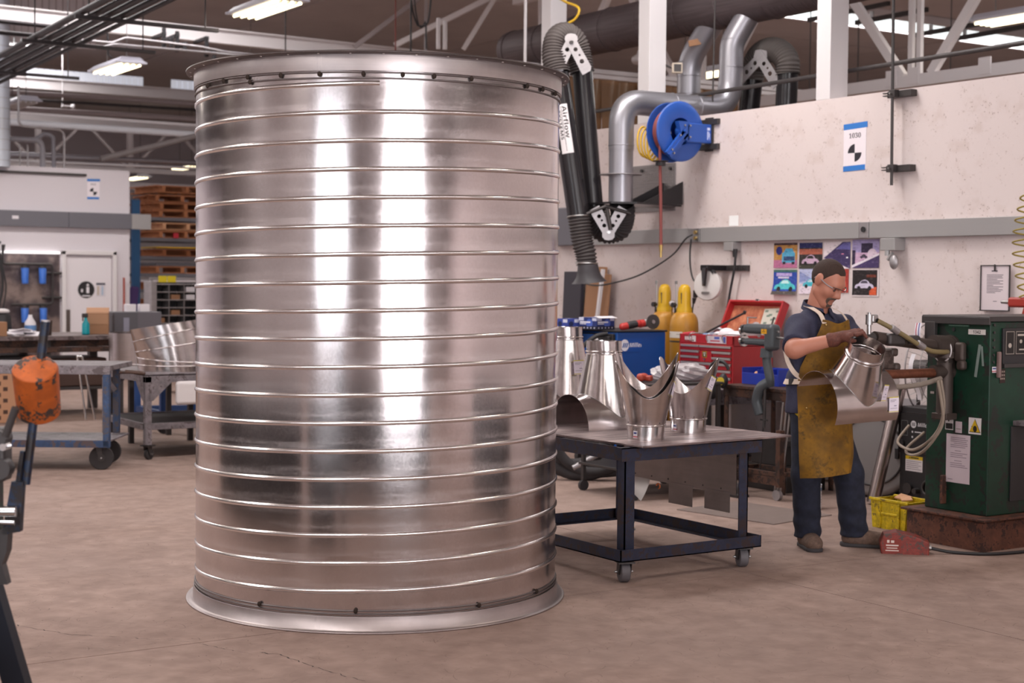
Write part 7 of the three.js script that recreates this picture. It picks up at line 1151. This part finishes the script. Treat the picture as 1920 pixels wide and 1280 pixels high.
// ---------- lamps under the roof ----------
function fixture(x, y, z, lab, lit = true, turn = 0) {
  const t = thing('ceiling_lamp', lab, 'lamp', [x, y, z], turn, 'fluorescent lamps under the roof');
  const L = 1.25, hood = [[-0.2, 0], [-0.2, 0.03], [-0.13, 0.09], [0.13, 0.09], [0.2, 0.03], [0.2, 0]];
  part('housing', [ext(hood, L, 0, 0, 0), rbox(0.44, 0.03, 0.06, 0, 0.012, L / 2, 0.006), rbox(0.44, 0.03, 0.06, 0, 0.012, -L / 2, 0.006)], mat(C(0.5, 0.49, 0.56), 0.4), t);
  for (let k = 0; k < 4; k++) part('tube', cyl(0.016, 0.016, L - 0.06, -0.135 + k * 0.09, -0.018, 0, Math.PI / 2, 0, 0, 12), lit ? M.glow : M.white, t);
  for (let k = 0; k < 3; k++) part('reflector', ext([[-0.012, 0], [0.012, 0], [0, -0.03]], L - 0.04, -0.09 + k * 0.09, 0, 0), mat(C(0.6, 0.55, 0.45), 0.3, 0.5), t);
  part('hanger', [rod([0, 0.09, L / 2 - 0.2], [0, 6.2 - y, L / 2 - 0.2], 0.006, 8), rod([0, 0.09, -L / 2 + 0.2], [0, 6.2 - y, -L / 2 + 0.2], 0.006, 8)], M.darkSteel, t);
  if (lit) areaLight(0.22, L * 0.8, new THREE.Color(1.0, 0.92, 0.82), 2.5, [x, y + 0.11, z], [x, 9, z]);   // light through the slots of the hood
  if (lit) areaLight(0.4, L, new THREE.Color(1.0, 0.92, 0.82), 22, [x, y - 0.05, z], [x, 0, z]);
  return t;
}
fixture(7.07, 4.6, -15.95, 'lit fluorescent lamp cut by the frame top above the big duct');
fixture(7.32, 4.6, -21.75, 'lit fluorescent lamp beside the bundle of dark conduits');
fixture(7.45, 4.6, -27.3, 'unlit fluorescent lamp above the restroom wall', false);
fixture(14.5, 4.6, -17.3, 'lit fluorescent lamp seen between the two grey branch ducts');
fixture(14.2, 4.6, -11.4, 'lit fluorescent lamp in the far upper corner beyond the skylight');
fixture(14.6, 4.45, -38, 'lit fluorescent lamp far behind the pallet rack beside the big duct');
fixture(13.95, 4.25, -40, 'small distant lit lamp just over the restroom wall end');
for (const [x, z, where] of [[0.3, -27.3, 'behind the restroom wall'], [0.3, -21.7, 'over the floor before the restroom wall'], [0.3, -15.9, 'over the aisle beside the long bench'], [0.3, -10.1, 'over the bending brake'], [0.3, -4.3, 'over the lever machine'], [0.3, 1.5, 'over the photographer'], [7.2, -4.3, 'over the bar rack'], [7.2, 1.5, 'behind the bar rack'], [7.2, -10.2, 'high over the person and the green machine'], [-6.7, -15.9, 'by the far end of the side wall'], [-6.7, -4.3, 'by the side wall window']]) fixture(x, 4.9, z, 'lit fluorescent lamp outside the picture, ' + where);
// ---------- roof steel and pipes ----------
{
  const G_ = 'white roof beams';
  const bm = (lab, a, b, h, w = 0.1, m = M.white) => { const t = thing('roof_beam', lab, 'beam', [0, 0, 0], 0, G_); part('web', beam(a, b, 0.02, h), m, t); const U = V(0, h / 2, 0); part('flange', beam(AX(a).clone().add(U), AX(b).clone().add(U), w, 0.02), m, t); part('flange', beam(AX(a).clone().sub(U), AX(b).clone().sub(U), w, 0.02), m, t); };
  bm('broad white roof beam passing behind the conduit bundle and over the big duct', [-2, 5.3, -22], [24, 5.16, -22], 0.2, 0.14);
  bm('white roof beam beneath the translucent strip beyond the second lamp', [0, 5.44, -31], [28, 5.44, -31], 0.2, 0.14);
  bm('white beam just above the pallet rack', [4, 3.36, -29], [20, 3.36, -29], 0.12, 0.1);
  const pp = (name, lab, pts, r, m, R = 0.12, hung = false) => one(name, lab, 'pipe', hung ? [bent(pts, R, r, 14), rod(pts[pts.length - 1], [pts[pts.length - 1][0], 6.2, pts[pts.length - 1][2]], 0.008)] : bent(pts, R, r, 14), m, 'pipes under the roof');
  pp('white_pipe', 'fat pale pipe running level above the restroom wall', [[5, 4.16, -26], [8, 4.15, -26], [16, 4.1, -26]], 0.058, mat(C(0.7, 0.7, 0.74), 0.4));
  pp('white_pipe', 'slim white pipe just above the fat pale pipe', [[5, 4.32, -26], [8, 4.31, -26], [16, 4.28, -26]], 0.026, M.whitePaint);
  pp('grey_pipe', 'blue grey pipe level with the top of the pallet rack', [[5, 3.69, -27], [8, 3.7, -27], [16, 3.76, -27]], 0.05, M.ductGrey);
  pp('grey_pipe', 'thin pale pipe under the blue grey one', [[5, 3.6, -27.1], [8, 3.61, -27.1], [16, 3.66, -27.1]], 0.022, M.whitePaint);
  pp('sloping_pipe', 'grey pipe sloping up from the restroom wall toward the big duct', [[8.3, 3.58, -25.5], [9.2, 3.84, -25.5], [11, 4.36, -25.5]], 0.05, mat(C(0.25, 0.22, 0.22), 0.5), 0.12, true);
  for (const [k, y] of [5.0, 4.88, 4.7].entries()) pp('dark_pipe', ['uppermost', 'middle', 'lowest'][k] + ' of three brownish pipes beyond the second lamp', [[5, y - 0.03, -29], [8, y, -29], [18, y + 0.1, -29]], [0.045, 0.03, 0.05][k], k === 1 ? M.darkSteel : mat(C(0.34, 0.28, 0.28), 0.6));
  pp('thin_conduit', 'upper silver conduit with a kink crossing before the broad white beam', [[6.4, 4.84, -21], [7.0, 4.84, -21], [7.2, 4.93, -21], [8.3, 4.9, -21], [8.7, 4.86, -21], [12, 4.84, -21]], 0.016, M.galvDull, 0.05, true);
  pp('thin_conduit', 'lower silver conduit running to the lip of the big duct', [[6.4, 4.78, -21.05], [6.9, 4.78, -21.05], [7.05, 4.83, -21.05], [12, 4.84, -21.05]], 0.02, M.galvDull, 0.05, true);
  for (const [k, x] of [7.95, 8.15, 8.6].entries()) one('strut_clamp', ['first', 'second', 'third'][k] + ' dark strut clamp under the broad white beam, counted from the lamps', 'clamp', [rbox(0.06, 0.05, 0.36, x, 5.02 - 0.06 * k, -21.4, 0.004), rbox(0.05, 0.3, 0.05, x, 5.06 - 0.03 * k, -21.55, 0.004), rbox(0.05, 0.05, 0.5, x, 5.12, -21.76, 0.004), rbox(0.05, 0.12, 0.05, x, 4.96 - 0.06 * k, -21.25, 0.004)], M.black, 'strut clamps');
  // conduit bundle
  const dk = mat(C(0.035, 0.028, 0.03), 0.5, 0.4);
  for (let k = 0; k < 9; k++) { const dx = (k - 6) * 0.07; one('conduit', 'dark conduit in the diagonal bundle, ' + ['first', 'second', 'third', 'fourth', 'fifth', 'sixth', 'seventh', 'eighth', 'ninth'][k] + ' from the upper edge', 'conduit', rod([5.85 + dx * 1.1, 4.4 + (k % 2) * 0.03, -24.2], [5.38 + dx, 4.4 + (k % 2) * 0.03, -13.0], k % 3 ? 0.027 : 0.034, 12), dk, 'dark conduits in a diagonal bundle'); }
  for (const [k, z] of [-21.2, -18.2, -16.2].entries()) one('conduit_strut', 'dark strut carrying the conduit bundle, ' + ['farthest', 'middle', 'nearest'][k] + ' one', 'strut', [rb(5.0, 6.6, 4.32, 4.36, z - 0.03, z + 0.03, 0.003), rod([5.15, 4.32, z], [5.15, 6.2, z], 0.008), rod([6.45, 4.32, z], [6.45, 6.2, z], 0.008)], dk, 'struts of the conduit bundle');
  pp('side_conduit', 'dark conduit bending away from the bundle at the frame edge', [[4.6, 4.75, -20.4], [5.9, 4.75, -20.4], [6.1, 4.7, -20.9], [5.4, 4.6, -22.6]], 0.03, dk);
  pp('side_conduit', 'dark conduit crossing the white corrugated panel', [[4, 5.0, -21], [6.6, 4.98, -21]], 0.03, dk);
  one('lamp_cable', 'black cable hanging from the conduit bundle to the second lamp', 'cable', tube([[7.0, 5.0, -21.2], [7.02, 4.85, -21.2], [7.03, 4.72, -21.25], [7.1, 4.68, -21.3]], 0.012, 30), M.black);
  // conduits dropping onto the restroom wall
  pp('drop_conduit', 'thin silver conduit bending down onto the restroom wall', [[6.73, 4.6, -24.7], [6.73, 3.97, -24.7], [7.45, 3.95, -24.7], [7.45, 3.3, -24.7]], 0.018, M.galvDull, 0.12);
  pp('drop_conduit', 'fat grey conduit elbow dropping onto the restroom wall', [[6.3, 3.76, -24.72], [7.11, 3.77, -24.72], [7.11, 3.3, -24.72]], 0.042, mat(C(0.25, 0.24, 0.27), 0.5), 0.14);
  pp('drop_conduit', 'dark hooked conduit ending in a pale sleeve on the restroom wall', [[6.95, 3.75, -24.75], [7.15, 3.88, -24.75], [7.29, 3.85, -24.75], [7.3, 3.3, -24.75]], 0.034, mat(C(0.2, 0.19, 0.22), 0.5), 0.1);
  for (const [k, x] of [6.75, 6.87].entries()) pp('drop_conduit', ['thin pale riser at the edge of the restroom wall, beside the round duct', 'second thin pale riser on the restroom wall'][k], [[x, 3.68, -24.7], [x, 3.5, -24.7], [x, 3.3, -24.7]], 0.012, M.galvDull, 0.02);
  const vd = thing('riser_duct', 'pale ribbed round duct rising at the frame edge above the restroom wall', 'duct', [6.36, 3.3, -24.5]);
  part('pipe', cyl(0.18, 0.18, 2.9, 0, 1.45, 0, 0, 0, 0, 36), mat(C(0.55, 0.58, 0.66), 0.4, 0.3), vd);
  for (let k = 0; k < 18; k++) part('seam', tor(0.181, 0.004, 0, 0.1 + k * 0.16, 0, Math.PI / 2, 0, 0, 36, 6), M.galvDull, vd);
  // vertical and diagonal truss members above the rack
  const tr = thing('roof_truss', 'white lattice truss far above the pallet rack', 'truss');
  part('chord', [beam([4, 4.95, -33], [30, 4.95, -33], 0.12, 0.12), beam([4, 3.95, -33], [30, 3.95, -33], 0.12, 0.1)], M.white, tr);
  for (let k = 0; k < 12; k++) { const x = 5.4 + k * 2; part('post', beam([x, 3.95, -33], [x, 4.95, -33], 0.11, 0.11), M.white, tr); part('diagonal', beam([x, 3.95, -33], [x + 1, 4.95, -33], 0.05, 0.05), M.white, tr); part('diagonal', beam([x + 1, 4.95, -33], [x + 2, 3.95, -33], 0.05, 0.05), M.white, tr); }
  one('heat_detector', 'white cone shaped sprinkler head above the restroom wall', 'sprinkler', [lathe([[0, 0], [0.07, 0], [0.05, 0.04], [0.02, 0.08], [0, 0.08]], 9.25, 4.92, -30, 0, 0, 1.5), rod([9.0, 4.92, -30], [9.2, 4.92, -30], 0.02), rod([9.02, 4.92, -30], [9.02, 6.2, -30], 0.012)], M.whitePaint);
  // roof light strips seen edge-on over the second beam
  for (const [a, b, k] of [[8.6, 11.0, 0], [11.6, 15, 1]]) one('ribbed_panel', ['longer', 'shorter'][k] + ' ribbed translucent wall panel above the far white beam', 'panel', Array.from({ length: Math.floor((b - a) / 0.12) }, (_, i) => rb(a + i * 0.12, a + i * 0.12 + 0.11, 5.552, 5.74, -31.03, -31.0, 0.004)), mat(C(0.75, 0.75, 0.8), 0.5, 0, { emissive: C(0.8, 0.84, 0.95), emissiveIntensity: 0.35 }), 'ribbed translucent panels');
  one('ribbed_wall', 'pale ribbed metal siding in the upper corner behind the conduits', 'siding', Array.from({ length: 44 }, (_, i) => rb(3.2 + i * 0.11, 3.2 + i * 0.11 + 0.095, 5.3, 6.2, -24.9, -24.86, 0.004)), mat(C(0.5, 0.44, 0.45), 0.6));
}
// truss and struts beyond the partition wall
{
  const t = thing('hall_truss', 'white lattice truss beyond the speckled wall', 'truss');
  part('bottom_chord', beam([13, 3.84, -20], [13, 3.84, -2], 0.12, 0.13), M.white, t);
  part('top_chord', beam([13, 5.9, -20], [13, 5.9, -2], 0.12, 0.13), M.white, t);
  for (let k = 0; k < 5; k++) { const z = -19.2 + k * 3.66; part('post', [beam([12.97, 3.84, z - 0.06], [12.97, 5.9, z - 0.06], 0.06, 0.05), beam([12.97, 3.84, z + 0.06], [12.97, 5.9, z + 0.06], 0.06, 0.05)], M.white, t); part('diagonal', beam([13, 3.9, z + 0.2], [13, 5.9, z + 1.83], 0.07, 0.1), M.white, t); part('diagonal', beam([13, 5.9, z + 1.83], [13, 3.9, z + 3.46], 0.07, 0.1), M.white, t); }
  for (const [k, z] of [-12.2, -11.88, -10.9].entries()) part('gusset', rb(12.93, 12.95, 3.8, 3.98, z - 0.08, z + 0.08, 0.003), M.white, t);
  const rods = [[[16.16, 5.5, -16.9], [16.1, 5.5, -15.25]], [[16.03, 5.3, -15.8], [16.03, 5.3, -14.49]], [[17.05, 5.2, -15.64], [17.03, 5.2, -13.9]], [[17.3, 5.1, -15.24], [17.2, 5.1, -13.5]]];
  for (const [k, [a, b]] of rods.entries()) { const s = thing('hung_strut', 'dark hung strut channel under the skylight, ' + ['first', 'second', 'third', 'fourth'][k] + ' from the white post', 'strut', [0, 0, 0], 0, 'strut channels beyond the wall'); part('channel', beam(a, b, 0.06, 0.06), M.darkSteel, s); part('hanger', rod([a[0], 3.3, a[2] + 0.05], [a[0], 6.2, a[2] + 0.05], 0.009), M.darkSteel, s); part('bolt', cyl(0.03, 0.03, 0.12, a[0], a[1] + 0.06, a[2] + 0.3, 0, 0, 0, 8), M.steel, s); }
  const cr = thing('roof_brace', 'white crossing roof braces seen above the big duct', 'brace');
  part('member', beam([11.59, 5.25, -21.28], [13.1, 6.15, -20.4], 0.08, 0.08), M.white, cr); part('member', beam([12.5, 5.2, -20.72], [13.0, 6.15, -20.44], 0.07, 0.07), M.white, cr); part('member', beam([11.0, 5.2, -21.5], [12.1, 6.15, -21.0], 0.07, 0.07), mat(C(0.3, 0.25, 0.25), 0.7), cr);
  one('white_stub', 'short white double post standing above the lip of the big duct', 'post', [beam([10.13, 4.6, -17.42], [10.13, 5.0, -17.42], 0.04, 0.04), beam([10.22, 4.6, -17.4], [10.22, 4.97, -17.4], 0.04, 0.04)], M.whitePaint);
  one('cable_loop', 'black cables looping down above the big duct', 'cable', [tube([[9.82, 6.2, -17.66], [9.84, 5.3, -17.64], [9.9, 4.95, -17.6], [9.96, 4.9, -17.56], [10.04, 5.05, -17.5], [10.1, 6.2, -17.45]], 0.012, 50), tube([[9.86, 6.2, -17.66], [9.88, 5.3, -17.62], [9.92, 4.93, -17.58], [9.97, 4.88, -17.55], [10.0, 4.95, -17.53], [10.0, 4.6, -17.5]], 0.01, 50), rod([9.84, 4.4, -17.63], [9.84, 6.2, -17.63], 0.012)], M.black);
  one('red_hanger', 'thin rust red hanger rod above the big duct', 'rod', rod([9.67, 4.4, -17.73], [9.66, 6.2, -17.73], 0.01), mat(C(0.2, 0.04, 0.03), 0.6));
  one('dark_hanger', 'thin dark hanger rod in front of the broad white beam', 'rod', rod([8.47, 4.5, -18.51], [8.47, 6.2, -18.51], 0.01), M.darkSteel);
  const hs = thing('horn_speaker', 'small tan horn speaker on the wall post beside the branch duct', 'speaker', [9.27, 3.62, -11.46], -0.5);
  part('bell', [rbox(0.1, 0.1, 0.05, 0, 0, 0.04, 0.01), rbox(0.06, 0.06, 0.08, 0, 0, -0.02, 0.01)], mat(C(0.5, 0.42, 0.34), 0.6), hs); part('mouth', rbox(0.07, 0.07, 0.01, 0, 0, 0.064, 0.004), M.darkSteel, hs); part('mount', rod([0, 0, -0.05], [-0.1, 0.05, -0.1], 0.01), M.darkSteel, hs);
  const hb = thing('bell_lamp', 'white bell shaped lamp hanging beyond the wall between two posts', 'lamp', [10.9, 4.15, -14.1]);
  part('shade', lathe([[0.0, 0.1], [0.05, 0.1], [0.06, 0.06], [0.12, 0.02], [0.12, -0.02], [0.1, -0.05], [0, -0.06]]), M.whitePaint, hb); part('stem', rod([0, 0.1, 0], [0, 2.05, 0], 0.02), M.whitePaint, hb);
}
// ---------- things behind the photographer that the metal mirrors ----------
{
  const d = thing('rollup_door', 'rolled-up door curtain above the open doorway behind the photographer', 'door');
  part('curtain_roll', cyl(0.25, 0.25, 8, -1.6, 4.6, 14.7, 0, 0, Math.PI / 2, 24), M.galvDull, d);
  struct('ground', bb(-20, 20, -0.3, -0.02, 15.2, 40), mat(C(0.5, 0.47, 0.45), 0.9), scene, 'concrete yard outside the open doorway');
  const wb2 = thing('layout_bench', 'low dark layout bench just below the picture in front of the photographer', 'bench', [1.417, 0, -2.18], Q);
  part('bench_top', rb(-2.8, 2.8, 0.72, 0.78, -0.3, 0.3, 0.01), M.black, wb2); part('bench_body', rb(-2.7, 2.7, 0, 0.72, -0.26, 0.26, 0.01), M.black, wb2);
  const pb = thing('bending_brake', 'long dark bending brake standing just outside the picture beside the big duct', 'machine', [0, 0, 0]);
  part('bed', rb(-0.9, 0.25, 0.12, 0.8, -10.2, -5.6, 0.02), M.black, pb); part('foot', rb(-0.8, 0.15, 0, 0.12, -10.1, -9.6, 0.01), M.black, pb); part('foot', rb(-0.8, 0.15, 0, 0.12, -6.2, -5.7, 0.01), M.black, pb); part('apron_bar', rb(0.25, 0.31, 0.5, 0.78, -10.1, -5.7, 0.01), M.black, pb);
  const mr = thing('bar_rack', 'dark steel bar rack outside the picture in front of the green machine', 'rack', [0, 0, 0]);
  part('body', rb(6.4, 7.2, 0.1, 0.8, -4.4, -1.8, 0.02), M.black, mr); for (const z of [-4.2, -2.0]) part('foot', rb(6.45, 7.15, 0, 0.1, z - 0.1, z + 0.1, 0.01), M.black, mr);
}
renderer.render(scene, camera);
